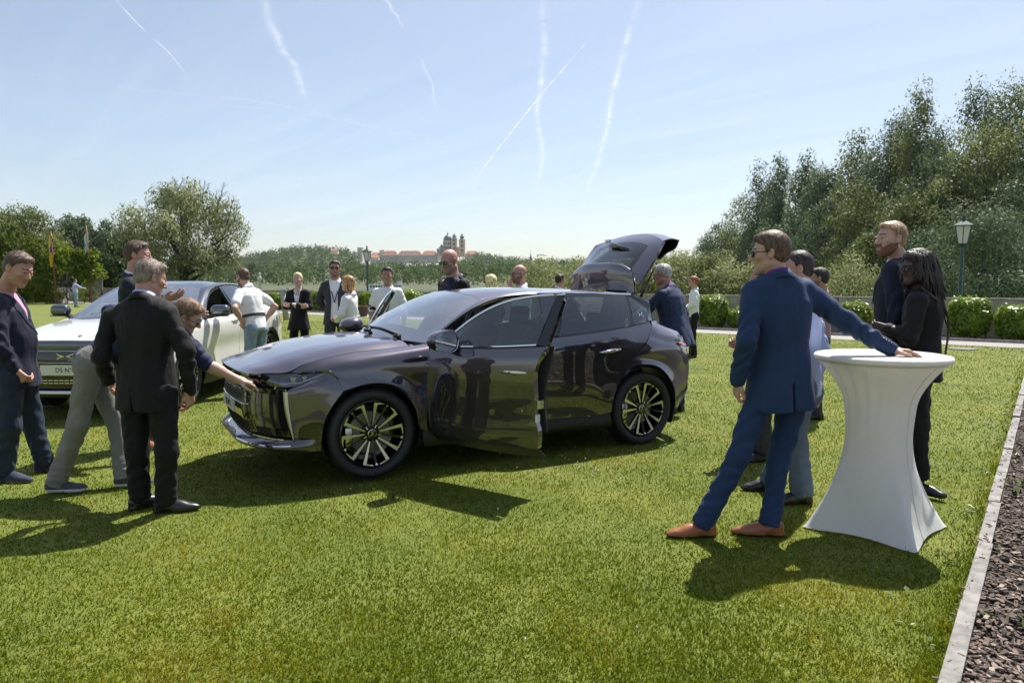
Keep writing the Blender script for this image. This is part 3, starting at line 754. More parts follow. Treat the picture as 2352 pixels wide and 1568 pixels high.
for sg in (-1, 1):
    rd = spanel('rear_door', RD, sg, m_paint, car, 44, 30, 0.03, inner=m_trim)
    quad_glass('door_window', RGT, RGB, sg, rd)
    qw = quad_glass('quarter_window', QGT, QGB, sg, rd, .004)
    strip('chrome_strip', RCH, shift(RCH, (0, .004, -.018)), sg, m_chrome, rd, 30, .012, .003)
    strip('window_frame', shift(RCH[1:], (0, .003, -.018)), RGT[:-1] + [(2.625, .645, 1.428)], sg, m_black, rd, 30, .03)
    strip('pillar_cover', [(1.64, .655, 1.446), (1.60, .862, 1.060)], [RGT[0], RGB[0]], sg, m_black, rd, 10, .03)
    strip('window_divider', [RGT[-1], RGB[-1]], [QGT[0], QGB[0]], sg, m_black, rd, 10, .03)
    strip('corner_cover', [(2.640, .640, 1.440), (2.69, .640, 1.440), (2.80, .652, 1.402), (2.914, .665, 1.362)], [QGT[0], (2.72, .655, 1.398), (2.79, .678, 1.355), QGT[-1]], sg, m_black, rd, 16, .03)
    strip('corner_cover', [QGT[-1], QGB[-1]], [(2.914, .665, 1.362), (2.870, .752, 1.190)], sg, m_black, rd, 10, .03)
    strip('belt_moulding', RGB + QGB[1:], [(1.70, .868, 1.060), (2.0, .872, 1.086), (2.4, .862, 1.126), (2.81, .803, 1.180)], sg, m_black, rd, 30, .02)
    mb = MB(); mb.tube([(2.13, sg * .915, .918), (2.19, sg * .932, .925), (2.29, sg * .936, .935), (2.37, sg * .922, .942)], [.006, .012, .014, .008], 10, flat=.5); mb.build('door_handle', m_chrome, rd, True)
    mb = MB(); mb.tube([(2.12, sg * .908, .915), (2.26, sg * .915, .93), (2.39, sg * .908, .945)], [.01, .026, .012], 12, flat=.35); mb.build('handle_recess', m_black, rd, True)
    # emblem on the quarter window: a bow-tie wedge and a zigzag
    em = MB(); ec = np.array(QGT[1]) * .40 + np.array(QGB[1]) * .60
    def ep(u, v): return (ec[0] + u * .032, sg * (ec[1] + .013 - (v * .032) * .62), ec[2] + v * .032 * .78)
    for poly in ([(-.9, .85), (.0, .05), (-.9, -.75), (-.72, -.2), (-.45, .05), (-.72, .3)], [(.9, .9), (.15, .2), (.35, .05), (1.0, .7)], [(.15, .2), (.9, -.5), (.75, -.6), (.0, .08)], [(.9, -.5), (.2, -1.0), (.35, -1.0), (.95, -.62)]):
        em.add([ep(*p) for p in poly], [tuple(range(len(poly)))])
    em.build('emblem', m_chrome, qw)
    spanel('rear_wing', QT, sg, m_paint, car, 60, 36)
    # corner pillar under the tailgate opening
    strip('corner_pillar', [(2.70, .617, 1.440), (2.80, .630, 1.395), (2.914, .66, 1.355)], [(2.72, .52, 1.45), (2.84, .56, 1.36), (2.97, .60, 1.27)], sg, m_paint, car, 10, .03)
    strip('corner_pillar', [(2.914, .664, 1.355), (2.875, .745, 1.190), (3.0, .74, 1.145), (3.225, .71, 1.078)], [(2.97, .60, 1.27), (3.02, .63, 1.20), (3.09, .64, 1.13), (3.215, .64, 1.072)], sg, m_paint, car, 16, .03)
    # sill
    sill = [[(.42, .880, .345), (1.2, .870, .340), (2.28, .893, .345)], [(.42, .885, .28), (1.2, .885, .26), (2.30, .898, .25)], [(.44, .86, .215), (1.2, .85, .205), (2.30, .87, .205)]]
    spanel('sill', sill, sg, m_trim, car, 30, 6, .02)
    # tail lamp
    tl = [[(3.02, .851, 1.018), (3.12, .842, 1.012), (3.246, .762, 1.036)], [(3.02, .856, 1.000), (3.12, .846, .992), (3.262, .775, .985)]]
    spanel('tail_lamp', [[(x + .006, w + .008, z) for x, w, z in c] for c in tl], sg, m_black, car, 20, 4, .02)
    cl = [[(3.10, .868, .985), (3.20, .815, .985), (3.268, .768, .982)], [(3.14, .868, .955), (3.22, .818, .945), (3.288, .786, .940)]]
    spanel('tail_lamp', [[(x + .008, w + .008, z) for x, w, z in c] for c in cl], sg, m_red, car, 20, 4, .02)
# ---- rear end below the opening, floor, wells
rear = [full([(3.46, 0, z), (3.44, .4, z), (3.385, .65, z), (3.305 + (z - .9) * -.02, .805, z)]) for z in (.78, .66, .52)] + [full([(3.40, 0, .34), (3.37, .4, .34), (3.30, .66, .34), (3.14, .865, .34)])]
panel('rear_bumper', loft(rear, 50, 14), m_paint, car, 0.015, (1, 0, 0))
mb = MB(); mb.box((1.32, 0, .25), (3.6, 1.15, .12)); mb.box((1.33, 0, .30), (1.75, 1.66, .10)); mb.box((.15, 0, .62), (.5, 1.2, .6)); mb.build('underbody', m_trim, car)
for ax in (0, 2.675):
    for sg in (-1, 1):
        th = np.linspace(R(-25), R(205), 26)
        G = np.array([[(ax + .395 * math.cos(t), sg * y, .36 + .395 * math.sin(t)) for y in (.885, .60)] for t in th])
        panel('wheel_arch_liner', G, m_trim, car, .004, None)
# ---- cabin
def rbox(c, size, r=.03, seg=3, M=None):
    """a rounded box as verts and faces"""
    x, y, z = [k / 2 - r for k in size]; V = []; F = []
    n = 4 * (seg + 1); rows = []
    for k in range(2 * (seg + 1)):
        ph = -math.pi / 2 + (k if k <= seg else k - 1) * (math.pi / 2) / seg
        ph = -math.pi / 2 + (k % (seg + 1)) * (math.pi / 2) / seg if k <= seg else (k - seg - 1) * (math.pi / 2) / seg
        zc = (-z if k <= seg else z) + r * math.sin(ph); rr = r * math.cos(ph)
        for q in range(4):
            for j in range(seg + 1):
                a = q * math.pi / 2 + j * (math.pi / 2) / seg
                V.append(((x if q in (0, 3) else -x) + rr * math.cos(a), (y if q in (0, 1) else -y) + rr * math.sin(a), zc))
        rows.append(k)
    for k in range(len(rows) - 1):
        F += [(k * n + j, k * n + (j + 1) % n, (k + 1) * n + (j + 1) % n, (k + 1) * n + j) for j in range(n)]
    F += [tuple(range(n))[::-1], tuple((len(rows) - 1) * n + j for j in range(n))]
    V = np.array(V)
    if M is not None: V = V @ np.asarray(M).T
    return V + np.asarray(c, float), F
def roty(a):
    c_, s_ = math.cos(a), math.sin(a); return np.array([[c_, 0, s_], [0, 1, 0], [-s_, 0, c_]])
def cabin(parent, x0=0.0, zz=0.0, rear_x=1.95):
    mb = MB(); mb.add(*rbox((x0 + .62, 0, .92 + zz), (.55, 1.42, .22), .06)); mb.add(*rbox((x0 + .55, -.36, 1.03 + zz), (.3, .42, .12), .04)); mb.build('dashboard', m_trim, parent, True)
    for y in (-.37, .37):
        mb = MB(); mb.add(*rbox((x0 + 1.22, y, .56 + zz), (.52, .50, .18), .05)); mb.add(*rbox((x0 + 1.50, y, .86 + zz), (.14, .48, .62), .06, M=roty(R(18)))); mb.add(*rbox((x0 + 1.60, y, 1.24 + zz), (.09, .26, .18), .04, M=roty(R(10))))
        mb.build('front_seat', m_fabric, parent, True)
    mb = MB(); mb.add(*rbox((x0 + rear_x + .1, 0, .58 + zz), (.50, 1.30, .18), .05)); mb.add(*rbox((x0 + rear_x + .42, 0, .88 + zz), (.14, 1.30, .60), .06, M=roty(R(20))))
    for y in (-.38, .38): mb.add(*rbox((x0 + rear_x + .52, y, 1.20 + zz), (.08, .26, .13), .035))
    mb.build('rear_bench', m_fabric, parent, True)
    mb = MB(); th = np.linspace(0, 2 * math.pi, 25)
    P = np.c_[np.zeros(25), .18 * np.cos(th), .18 * np.sin(th)] @ roty(R(-25)).T + [x0 + .93, -.37, .98 + zz]
    mb.tube(P, .016, 8, cap=False); mb.tube([(x0 + .75, -.37, .93 + zz), (x0 + .93, -.37, .98 + zz)], .05, 8); mb.box((x0 + .93, -.37, .98 + zz), (.03, .34, .05)); mb.build('steering_wheel', m_trim, parent, True)
    mb = MB(); mb.box((x0 + 1.4, 0, .42 + zz), (1.9, 1.5, .04)); mb.build('cabin_floor', m_fabric, parent)
    mb = MB(); mb.add(*rbox((x0 + 1.0, 0, 1.375 + zz), (.03, .22, .06), .012)); mb.build('rear_view_mirror', m_trim, parent, True)
cabin(car)
mb = MB()
for sg in (-1, 1):
    mb.tube([(1.60, sg * .80, .35), (1.63, sg * .80, 1.05), (1.72, sg * .61, 1.43)], [.06, .05, .04], 8)
mb.build('door_pillar', m_trim, car, True)
mb = MB(); mb.box((2.95, 0, .72), (.75, 1.2, .03)); mb.box((3.3, 0, .76), (.06, 1.15, .1)); mb.box((2.95, -.62, .9), (.6, .03, .4)); mb.box((2.95, .62, .9), (.6, .03, .4)); mb.build('boot_lining', m_fabric, car)
# ---- tailgate, standing open
tg_s = [full([(2.765, 0, 1.488), (2.77, .3, 1.484), (2.79, .46, 1.476), (2.80, .565, 1.465)]),
        full([(2.755, 0, 1.62), (2.76, .3, 1.612), (2.785, .46, 1.595), (2.80, .545, 1.575)]),
        full([(2.765, 0, 1.735), (2.77, .3, 1.722), (2.79, .43, 1.70), (2.80, .505, 1.672)]),
        full([(2.785, 0, 1.765), (2.79, .3, 1.752), (2.81, .41, 1.726), (2.82, .475, 1.695)]),
        full([(2.815, 0, 1.755), (2.82, .3, 1.742), (2.835, .40, 1.715), (2.845, .47, 1.685)])]
tg = panel('tailgate', loft(tg_s, 50, 20), m_paint, car, 0.02, (-1, 0, .2))
TG = [full([(2.80, 0, 1.69), (2.805, .3, 1.68), (2.82, .47, 1.62), (2.83, .60, 1.54)]),
      full([(2.90, 0, 1.80), (2.905, .3, 1.785), (2.925, .48, 1.735), (2.945, .605, 1.70)]),
      full([(3.03, 0, 1.925), (3.03, .3, 1.905), (3.03, .48, 1.865), (3.035, .60, 1.825)]),
      full([(3.16, 0, 2.03), (3.15, .3, 2.005), (3.12, .48, 1.96), (3.10, .59, 1.92)]),
      full([(3.26, 0, 2.085), (3.24, .3, 2.06), (3.185, .48, 2.015), (3.145, .575, 1.985)])]
Gt = loft(TG, 61, 33)
i0, i1, j0, j1 = 9, 52, 2, 24
glassG = Gt[i0:i1, j0:j1]
panel('rear_window', glassG, m_rglass, tg, 0, (-1, 0, 1))
for sl in ((slice(0, i0 + 1), slice(0, 33)), (slice(i1 - 1, 61), slice(0, 33)), (slice(i0, i1), slice(j1 - 1, 33))):
    panel('tailgate_panel', Gt[sl], m_paint, tg, 0.03, (-1, 0, 1), inner=m_trim)
NT = grid_normals(Gt); NT *= np.sign((NT * np.array([-1, 0, 1])).sum(2).mean())
Gb = Gt - NT * .003
for sl in ((slice(i0, i0 + 4), slice(j0, j1)), (slice(i1 - 4, i1), slice(j0, j1)), (slice(i0, i1), slice(j1 - 4, j1))):
    panel('window_border', Gb[sl], m_band, tg, 0, (-1, 0, 1))
lip = [full([(3.26, 0, 2.085), (3.24, .3, 2.06), (3.185, .48, 2.015), (3.145, .575, 1.985)]),
       full([(3.37, 0, 2.10), (3.35, .3, 2.075), (3.29, .48, 2.035), (3.25, .575, 2.01)]),
       full([(3.45, 0, 2.08), (3.44, .3, 2.06), (3.40, .48, 2.02), (3.36, .58, 2.0)])]
panel('tailgate_lip', loft(lip, 50, 10), m_paint, tg, 0.012, (-.2, 0, 1), inner=m_trim)
und = [full([(3.45, 0, 2.078), (3.44, .3, 2.058), (3.40, .48, 2.018), (3.36, .58, 1.998)]),
       full([(3.42, 0, 1.98), (3.41, .3, 1.97), (3.37, .48, 1.94), (3.33, .57, 1.92)]),
       full([(3.30, 0, 1.90), (3.29, .3, 1.89), (3.26, .48, 1.87), (3.22, .56, 1.86)]),
       full([(3.05, 0, 1.72), (3.05, .3, 1.71), (3.04, .47, 1.70), (3.03, .57, 1.70)])]
und = [loft(und, 50, 16)]
panel('tailgate_inner', und[0][:, :11], m_trim, tg, 0.012, (.6, 0, -1))
mb = MB(); mb.tube([(3.20, -.30, 1.84), (3.26, -.30, 1.81)], .02, 8); mb.build('tailgate_latch', m_trim, tg)
a = Gt[36, 14]; b = Gt[22, 10]
mb = MB(); mb.tube([Gt[39, 22] + NT[39, 22] * .02, Gt[36, 19] + NT[36, 19] * .03, Gt[28, 17] + NT[28, 17] * .025, Gt[20, 16] + NT[20, 16] * .012], [.022, .034, .016, .006], 10); mb.build('rear_wiper', m_black, tg, True)
mb = MB()
for dy in (-.12, -.09, -.06): mb.box(Gt[50, 31] + NT[50, 31] * .008 + [0, dy + .1, 0], (.035, .012, .02))
mb.build('tailgate_badge', m_chrome, tg)
for sg in (-1, 1):
    mb = MB(); p0, p1 = np.array([2.83, sg * .63, 1.42]), np.array([3.03, sg * .62, 1.76]); mb.tube([p0, p0 * .55 + p1 * .45], .014, 8); mb.tube([p0 * .55 + p1 * .45, p1], .008, 8); mb.build('gas_strut', m_trim, car, True)
# ---- wheels
def wheel_meshes():
    out = {}
    mb = MB()   # tyre: axis along y, outer face at y = 0
    mb.lathe([(.262, .028), (.275, .010), (.300, -.004), (.318, -.002), (.335, .010), (.345, .032), (.349, .060), (.349, .175), (.340, .215), (.315, .235), (.265, .22)], 64, axis='y')
    out['tyre'] = mb
    tr = MB()
    for k in range(72):
        a = k * 2 * math.pi / 72
        for y0, y1, sk in ((.022, .06, .02), (.17, .21, -.02), (.085, .15, .05)):
            c_, s_ = math.cos(a), math.sin(a)
            P0 = np.array([.348 * math.cos(a), y0, .348 * math.sin(a)]); P1 = np.array([.348 * math.cos(a + sk), y1, .348 * math.sin(a + sk)])
            t = np.array([-s_, 0, c_]) * .008; rr = np.array([c_, 0, s_]) * .0022
            tr.add([P0 - t - rr, P0 + t - rr, P0 + t * .8 + rr, P0 - t * .8 + rr, P1 - t - rr, P1 + t - rr, P1 + t * .8 + rr, P1 - t * .8 + rr], [(0, 1, 2, 3), (4, 7, 6, 5), (0, 4, 5, 1), (1, 5, 6, 2), (2, 6, 7, 3), (3, 7, 4, 0)])
    out['tread'] = tr
    mb = MB()
    mb.lathe([(.258, .03), (.262, .014), (.256, .010), (.248, .020), (.244, .06), (.235, .20), (.2, .21)], 64, axis='y'); mb.lathe([(.0, .055), (.03, .05), (.07, .055), (.075, .09), (.0, .12)], 24, axis='y')
    out['rim'] = mb
    mb = MB(); mb.lathe([(.0, .10), (.165, .10), (.165, .125), (.0, .125)], 40, axis='y'); out['brake_disc'] = mb
    return out
def spoke(mb_b, mb_d, ang, hook):
    """a machined blade from the hub to the rim with a hook along the rim"""
    def P(r, t, y): return (r * math.cos(t), y, r * math.sin(t))
    r0, r1 = .062, .245
    w0, w1 = .0045, .021
    def q(r, off, y):  # off sideways in metres
        t = ang + off / r; return P(r, t, y)
    ys = (.034, .012)
    V = [q(r0, -w0, ys[0]), q(r0, w0, ys[0]), q(r1, w1 if hook > 0 else w1 * .35, ys[1]), q(r1, -w1 if hook < 0 else -w1 * .35, ys[1])]
    n = len(V); Vb = [(x, y + .03, z) for x, y, z in V]
    mb_b.add(V, [(0, 1, 2, 3)])
    mb_d.add([(x, y + .0006, z) for x, y, z in V] + Vb, [(0, 4, 5, 1), (1, 5, 6, 2), (2, 6, 7, 3), (3, 7, 4, 0)])
    t1 = ang + hook * w1 / r1; hv = []
    for k in range(6):
        t = t1 + hook * k * .046
        hv += [P(.247, t, .0115), P(.247 - (.016 * (1 - k / 6.5)), t, .0125)]
    mb_b.add(hv, [(2 * k, 2 * k + 1, 2 * k + 3, 2 * k + 2) for k in range(5)])
WM = wheel_meshes()
def make_wheel(parent, ax, sg, ang0=0.0, r_scale=1.0, width=1.0):
    w = empty('wheel', parent=parent)
    ty = WM['tyre'].build('tyre', m_rubber, w, True, 40)
    WM['tread'].build('tread_blocks', m_rubber, w)['kind'] = 'stuff'
    WM['rim'].build('rim', m_rimdark, w, True, 40)
    WM['brake_disc'].build('brake_disc', m_disc, w, True, 40)
    me_b = me_d = None
    for p in range(5):
        pc = R(97 + 72 * p)
        for hk in (1, -1):
            mb_b, mb_d = MB(), MB(); spoke(mb_b, mb_d, pc + hk * R(11.5), hk)
            n_b = len(mb_b.V); mb_b.add(np.vstack(mb_d.V), mb_d.F, 1)
            mb_b.build('spoke', [m_rimcut, m_rimdark], w)
        mb = MB(); t = pc + R(36)
        def P(r, off, y): return (r * math.cos(t + off / r), y, r * math.sin(t + off / r))
        mb.add([P(.06, -.006, .05), P(.06, .006, .05), P(.24, .010, .030), P(.24, -.010, .030)], [(0, 1, 2, 3)], 1)
        mb.add([P(.247, -.012, .012), P(.247, .012, .012), P(.228, .001, .018)], [(0, 1, 2)], 0)
        mb.add([P(.048, -.0035, .033), P(.048, .0035, .033), P(.072, .0035, .036), P(.072, -.0035, .036)], [(0, 1, 2, 3)], 0)
        mb.build('spoke', [m_rimcut, m_rimdark], w)
    mb = MB(); mb.lathe([(.0, .028), (.030, .028), (.034, .034), (.034, .06)], 24, axis='y'); mb.build('hub_cap', m_rimdark, w, True, 40)
    mb = MB(); mb.lathe([(.031, .0265), (.034, .027), (.036, .034)], 24, axis='y'); mb.build('hub_ring', m_chrome, w, True)
    mb = MB()
    for poly in ([(-.55, .75), (.55, .75), (0, .1)], [(-.55, -.4), (0, 0), (.15, -.15), (-.4, -.55)], [(-.5, -.55), (-.4, -.7), (.5, -.05), (.4, .1)]):
        mb.add([(x * .024, .0265, z * .024) for x, z in poly], [tuple(range(len(poly)))])
    mb.build('hub_emblem', m_chrome, w)
    for k in range(5):
        pass
    txt = [('MICHELIN', R(72)), ('MICHELIN', R(-108))]
    mb = MB()
    for s_, a in txt:
        V, F = text_mesh(s_, .032, .0008)
        tt = a - V[:, 0] / .306 * 1.5 ; rr = .306 + V[:, 1]
        mb.add(np.c_[rr * np.cos(tt), -.0055 - V[:, 2], rr * np.sin(tt)], F)
    mb.build('tyre_lettering', m_letter, ty)['kind'] = 'stuff'
    mb = MB(); mb.add(*rbox((-.17, .10, -.02), (.07, .06, .16), .015)); mb.build('brake_caliper', m_satin, w, True)
    for o in w.children: pass
    w.location = (ax, sg * .905, .36)
    w.rotation_euler = (0, ang0, 0 if sg < 0 else math.pi)
    w.scale = (r_scale, width, r_scale)
    return w
for ax in (0, 2.675):
    for sg in (-1, 1): make_wheel(car, ax, sg)
# ================================================================ white fastback beyond the group on the left
m_wpaint = mat('white_pearl_paint', (.70, .69, .67), .3, 0.0, 1.0)
m_navyroof = flake_paint('navy_roof_paint', (.012, .015, .026), (.05, .06, .085))
m_plate2 = mat('plate_cream', (.72, .70, .60), .4)
m_seal = mat('door_seal', (.02, .02, .02), .7)
wc = empty('parked_car', label='white fastback car with dark roof, nose towards the group at the left', cat='car', group='cars parked on the lawn')
O2 = Vector((-4.92, 8.95, .01)); th2 = R(89.2)
D2 = Vector((math.cos(th2), math.sin(th2), 0)); N2 = Vector((-math.sin(th2), math.cos(th2), 0))
wc.matrix_world = Matrix(((D2[0], N2[0], 0, O2[0]), (D2[1], N2[1], 0, O2[1]), (0, 0, 1, O2[2]), (0, 0, 0, 1)))
A0, A1 = 0.0, 2.90
WING2 = [[(-.66, .76, .885), (-.45, .815, .93), (-.15, .835, .985), (.15, .84, 1.025), (.46, .845, 1.065)],
    [(-.64, .84, .835), (-.42, .895, .875), (-.1, .915, .925), (.2, .915, .965), (.50, .905, 1.01)],
    [(-.66, .85, .74), (-.45, .915, .75), (-.1, .935, .86), (.2, .935, .86), (.50, .93, .90)],
    [(-.68, .85, .55), (-.50, .92, .50), (-.40, .94, .56), (-.25, .945, .735), (0, .948, .80), (.26, .945, .735), (.41, .94, .54), (.50, .93, .42)]]
FD2 = [[(.47, .85, 1.064), (1.0, .885, 1.075), (1.63, .885, 1.10)], [(.50, .908, 1.008), (1.0, .915, 1.01), (1.63, .918, 1.03)], [(.51, .93, .88), (1.0, .938, .88), (1.63, .94, .89)], [(.51, .925, .66), (1.0, .912, .65), (1.63, .915, .66)], [(.51, .935, .42), (1.0, .93, .41), (1.63, .93, .41)]]
RD2 = [[(1.64, .885, 1.10), (2.2, .875, 1.13), (2.72, .85, 1.165)], [(1.64, .918, 1.03), (2.2, .92, 1.05), (2.74, .905, 1.09)], [(1.64, .94, .89), (2.2, .945, .90), (2.66, .94, .95)], [(1.64, .915, .66), (2.15, .918, .66), (2.50, .94, .72)], [(1.64, .93, .41), (2.1, .93, .41), (2.42, .94, .42)]]
QT2 = [[(2.73, .85, 1.165), (3.1, .80, 1.18), (3.55, .74, 1.15), (3.82, .70, 1.10)], [(2.75, .905, 1.09), (3.1, .90, 1.08), (3.5, .86, 1.03), (3.84, .76, .99)], [(2.67, .94, .95), (2.9, .945, .92), (3.25, .93, .90), (3.84, .80, .85)], [(2.51, .942, .72), (2.64, .945, .735), (2.9, .948, .80), (3.16, .945, .735), (3.30, .94, .56), (3.45, .93, .48), (3.82, .82, .60)]]
for sg in (-1, 1):
    spanel('front_wing', WING2, sg, m_wpaint, wc, 40, 20)
    d1 = spanel('front_door', FD2, sg, m_wpaint, wc, 24, 20); d2 = spanel('rear_door', RD2, sg, m_wpaint, wc, 24, 20)
    spanel('rear_wing', QT2, sg, m_wpaint, wc, 40, 20)
    for ax in (A0, A1):   # arch trim
        t = np.linspace(R(8), R(172), 30); s_ = .012
        G = np.array([[(ax + r_ * math.cos(a), sg * y, .37 + r_ * math.sin(a)) for r_, y in ((.445, .950), (.42, .958), (.385, .950), (.385, .86))] for a in t])
        panel('arch_trim', G, m_trim, wc, 0, (0, sg, 0))
        t = np.linspace(R(-20), R(200), 24)
        panel('wheel_arch_liner', np.array([[(ax + .40 * math.cos(a), sg * y, .37 + .40 * math.sin(a)) for y in (.90, .60)] for a in t]), m_trim, wc, 0, None)
    spanel('sill', [[(.42, .932, .415), (1.5, .925, .41), (2.46, .935, .415)], [(.42, .94, .32), (1.5, .94, .30), (2.46, .94, .32)], [(.42, .90, .22), (1.5, .90, .21), (2.46, .90, .22)]], sg, m_trim, wc, 24, 6)
    gt = [(.70, .835, 1.105), (.82, .795, 1.185), (1.0, .735, 1.30), (1.2, .69, 1.395), (1.4, .665, 1.448), (1.60, .655, 1.475)]; gb = [(.70, .872, 1.078), (1.1, .885, 1.085), (1.60, .885, 1.105)]
    rt = [(1.66, .655, 1.478), (2.0, .645, 1.487), (2.4, .642, 1.462), (2.75, .655, 1.405), (3.05, .69, 1.305)]; rb = [(1.66, .884, 1.108), (2.2, .876, 1.135), (2.7, .85, 1.168), (3.08, .775, 1.215)]
    if sg > 0: quad_glass('door_window', gt, gb, sg, d1)     # the driver's window is wound down
    quad_glass('door_window', rt, rb, sg, d2)
    ct = [(.52, .85, 1.07)] + gt + rt[1:] + [(3.2, .745, 1.235)]
    up_ = [tuple(np.array(p) + (.004, .006, .020)) for p in ct]
    strip('chrome_surround', up_, ct, sg, m_chrome, wc, 60, .01, .003)
    strip('belt_chrome', [tuple(np.array(p) + (0, .008, .004)) for p in gb + rb[1:]], [tuple(np.array(p) + (0, .010, -.012)) for p in gb + rb[1:]], sg, m_chrome, wc, 40, .006)
    strip('pillar_cover', [gt[-1], gb[-1]], [rt[0], rb[0]], sg, m_black, wc, 8, .03)
    strip('window_seal', [tuple(np.array(p) + (0, -.004, 0)) for p in gt], [tuple(np.array(p) + (.03, -.002, -.028)) for p in gt], sg, m_seal, d1, 24, .02)
    mb = MB(); mb.tube([(1.34, sg * .925, .985), (1.42, sg * .942, .988), (1.54, sg * .945, .995), (1.60, sg * .93, .998)], [.006, .013, .013, .007], 10, flat=.5); mb.build('door_handle', m_chrome, d1, True)
    mb = MB(); mb.tube([(2.34, sg * .93, 1.01), (2.42, sg * .944, 1.015), (2.54, sg * .944, 1.02), (2.60, sg * .93, 1.025)], [.006, .013, .013, .007], 10, flat=.5); mb.build('door_handle', m_chrome, d2, True)
    # mirror
    mb = MB(); mb.add(*rbox((.66, sg * 1.065, 1.165), (.15, .24, .15), .06, 4)); mir = mb.build('door_mirror', m_navyroof, wc, True)
    mb = MB(); mb.tube([(.62, sg * .86, 1.075), (.64, sg * .94, 1.085), (.65, sg * 1.0, 1.11)], [.03, .026, .024], 8, flat=1.6); mb.box((.64, sg * 1.06, 1.095), (.12, .2, .012)); mb.build('mirror_arm', m_black, mir, True)
    # lamps
    spanel('headlamp', [[(-.905, .52, .86), (-.85, .66, .862), (-.665, .815, .868)], [(-.915, .52, .80), (-.87, .68, .80), (-.69, .845, .80)]], sg, m_black, wc, 16, 4, .01)
    mb = MB(); mb.tube([(-.86, sg * .72, .79), (-.86, sg * .735, .66), (-.845, sg * .75, .50)], .016, 8); mb.build('light_blade', m_satin, wc, True)
    tl = [[(3.60, .80, 1.02), (3.75, .78, 1.02), (3.85, .70, 1.02)], [(3.60, .82, .97), (3.75, .80, .96), (3.86, .72, .95)]]
    spanel('tail_lamp', [[(x + .01, w + .03, z) for x, w, z in c] for c in tl], sg, m_red, wc, 12, 4, .01)
H2 = [[(-.93, 0, .895), (-.80, 0, .935), (-.5, 0, .985), (-.1, 0, 1.035), (.30, 0, 1.075)], [(-.915, .35, .89), (-.78, .36, .93), (-.5, .37, .98), (-.1, .38, 1.03), (.33, .38, 1.07)],
      [(-.88, .58, .885), (-.72, .60, .925), (-.45, .62, .975), (-.1, .63, 1.02), (.38, .62, 1.063)], [(-.67, .755, .887), (-.45, .81, .934), (-.15, .83, .988), (.15, .835, 1.028), (.44, .80, 1.065)]]
Gq = [loft(side_curves(H2, s), 40, 20) for s in (-1, 1)]
bn = panel('bonnet', np.concatenate([Gq[0][:, ::-1], Gq[1][:, 1:]], 1), m_wpaint, wc, .012, (0, 0, 1))
mb = MB(); mb.box((-.80, -.08, .938), (.06, .028, .004)); mb.build('bonnet_badge', m_ink, bn)
fr2 = lambda z, d: full([(-.945 + d, 0, z), (-.93 + d, .35, z), (-.895 + d, .58, z), (-.80 + d, .76, z), (-.67 + d, .85, z)])
panel('front_band', loft([fr2(.882, .01), fr2(.84, -.002), (fr2(.80, .0))], 50, 6), m_navyroof, wc, .01, (-1, 0, 0))
panel('front_bumper', loft([fr2(.80, .004), fr2(.70, -.01), fr2(.55, -.012), fr2(.42, .0), fr2(.32, .02)], 60, 16), m_black, wc, .01, (-1, 0, 0))
panel('front_splitter', loft([fr2(.335, -.03), fr2(.30, -.04), fr2(.27, .0)], 60, 6), m_satin, wc, .01, (-1, 0, 0))
for sg in (-1, 1): spanel('bumper_corner', [[(-.80, .77, .80), (-.69, .855, .80)], [(-.82, .765, .6), (-.70, .86, .6)], [(-.80, .77, .42), (-.69, .86, .42)]], sg, m_wpaint, wc, 8, 10, .01)
# shield panel with lit-metal outline and the emblem
mb = MB()
def f2(y, z, off=.016): return (-.945 - off + .045 * y * y + (0 if abs(y) < .4 else .02), y, z)
out = [f2(-.50, .775), f2(-.25, .775), f2(0, .775), f2(.25, .775), f2(.50, .775), f2(.46, .69), f2(.42, .645), f2(.2, .645), f2(0, .645), f2(-.2, .645), f2(-.42, .645), f2(-.46, .69), f2(-.50, .775)]
mb.tube(out, .006, 6, cap=False); sh = mb.build('shield_outline', m_satin, wc, True)
mb = MB()
for poly in ([(-.9, .85), (.0, .05), (-.9, -.75), (-.70, -.2), (-.45, .05), (-.70, .3)], [(.9, .9), (.15, .2), (.35, .05), (1.0, .7)], [(.15, .2), (.9, -.5), (.75, -.6), (.0, .08)], [(.9, -.5), (.2, -1.0), (.35, -1.0), (.95, -.62)]):
    mb.add([f2(-(u * .115), .715 + v * .045, .024) for u, v in poly], [tuple(range(len(poly)))])
mb.build('emblem', m_satin, wc)
mb = MB(); mb.box((-.972, 0, .565), (.012, .56, .115)); p2 = mb.build('number_plate', m_plate2, wc)
V, F = text_mesh('DS N\u00b08', .070, .001)
mesh('plate_lettering', np.c_[-.9795 - V[:, 2], -V[:, 0], V[:, 1] + .565], F, m_ink, p2, False)['kind'] = 'stuff'
mb = MB()
for k in range(-5, 6): mb.box((-.958, k * .06, .45), (.01, .05, .012)); mb.box((-.955, k * .06, .42), (.01, .05, .012))
mb.build('lower_grille_bars', m_satin, wc)['kind'] = 'stuff'
WSS = [(.46, .80, 1.068), (.66, .735, 1.19), (.86, .675, 1.30), (1.04, .615, 1.39), (1.20, .565, 1.455)]
WS2 = [full([(.31, 0, 1.082), (.36, .40, 1.076), (.46, .80, 1.068)]), full([(.54, 0, 1.225), (.575, .38, 1.215), (.66, .735, 1.19)]), full([(.77, 0, 1.35), (.80, .35, 1.338), (.86, .675, 1.30)]), full([(.97, 0, 1.445), (.99, .32, 1.432), (1.04, .615, 1.39)]), full([(1.14, 0, 1.51), (1.155, .3, 1.50), (1.20, .565, 1.455)])]
w2 = panel('windscreen', loft(WS2, 40, 20), m_wscreen, wc, 0, (-1, 0, 1))
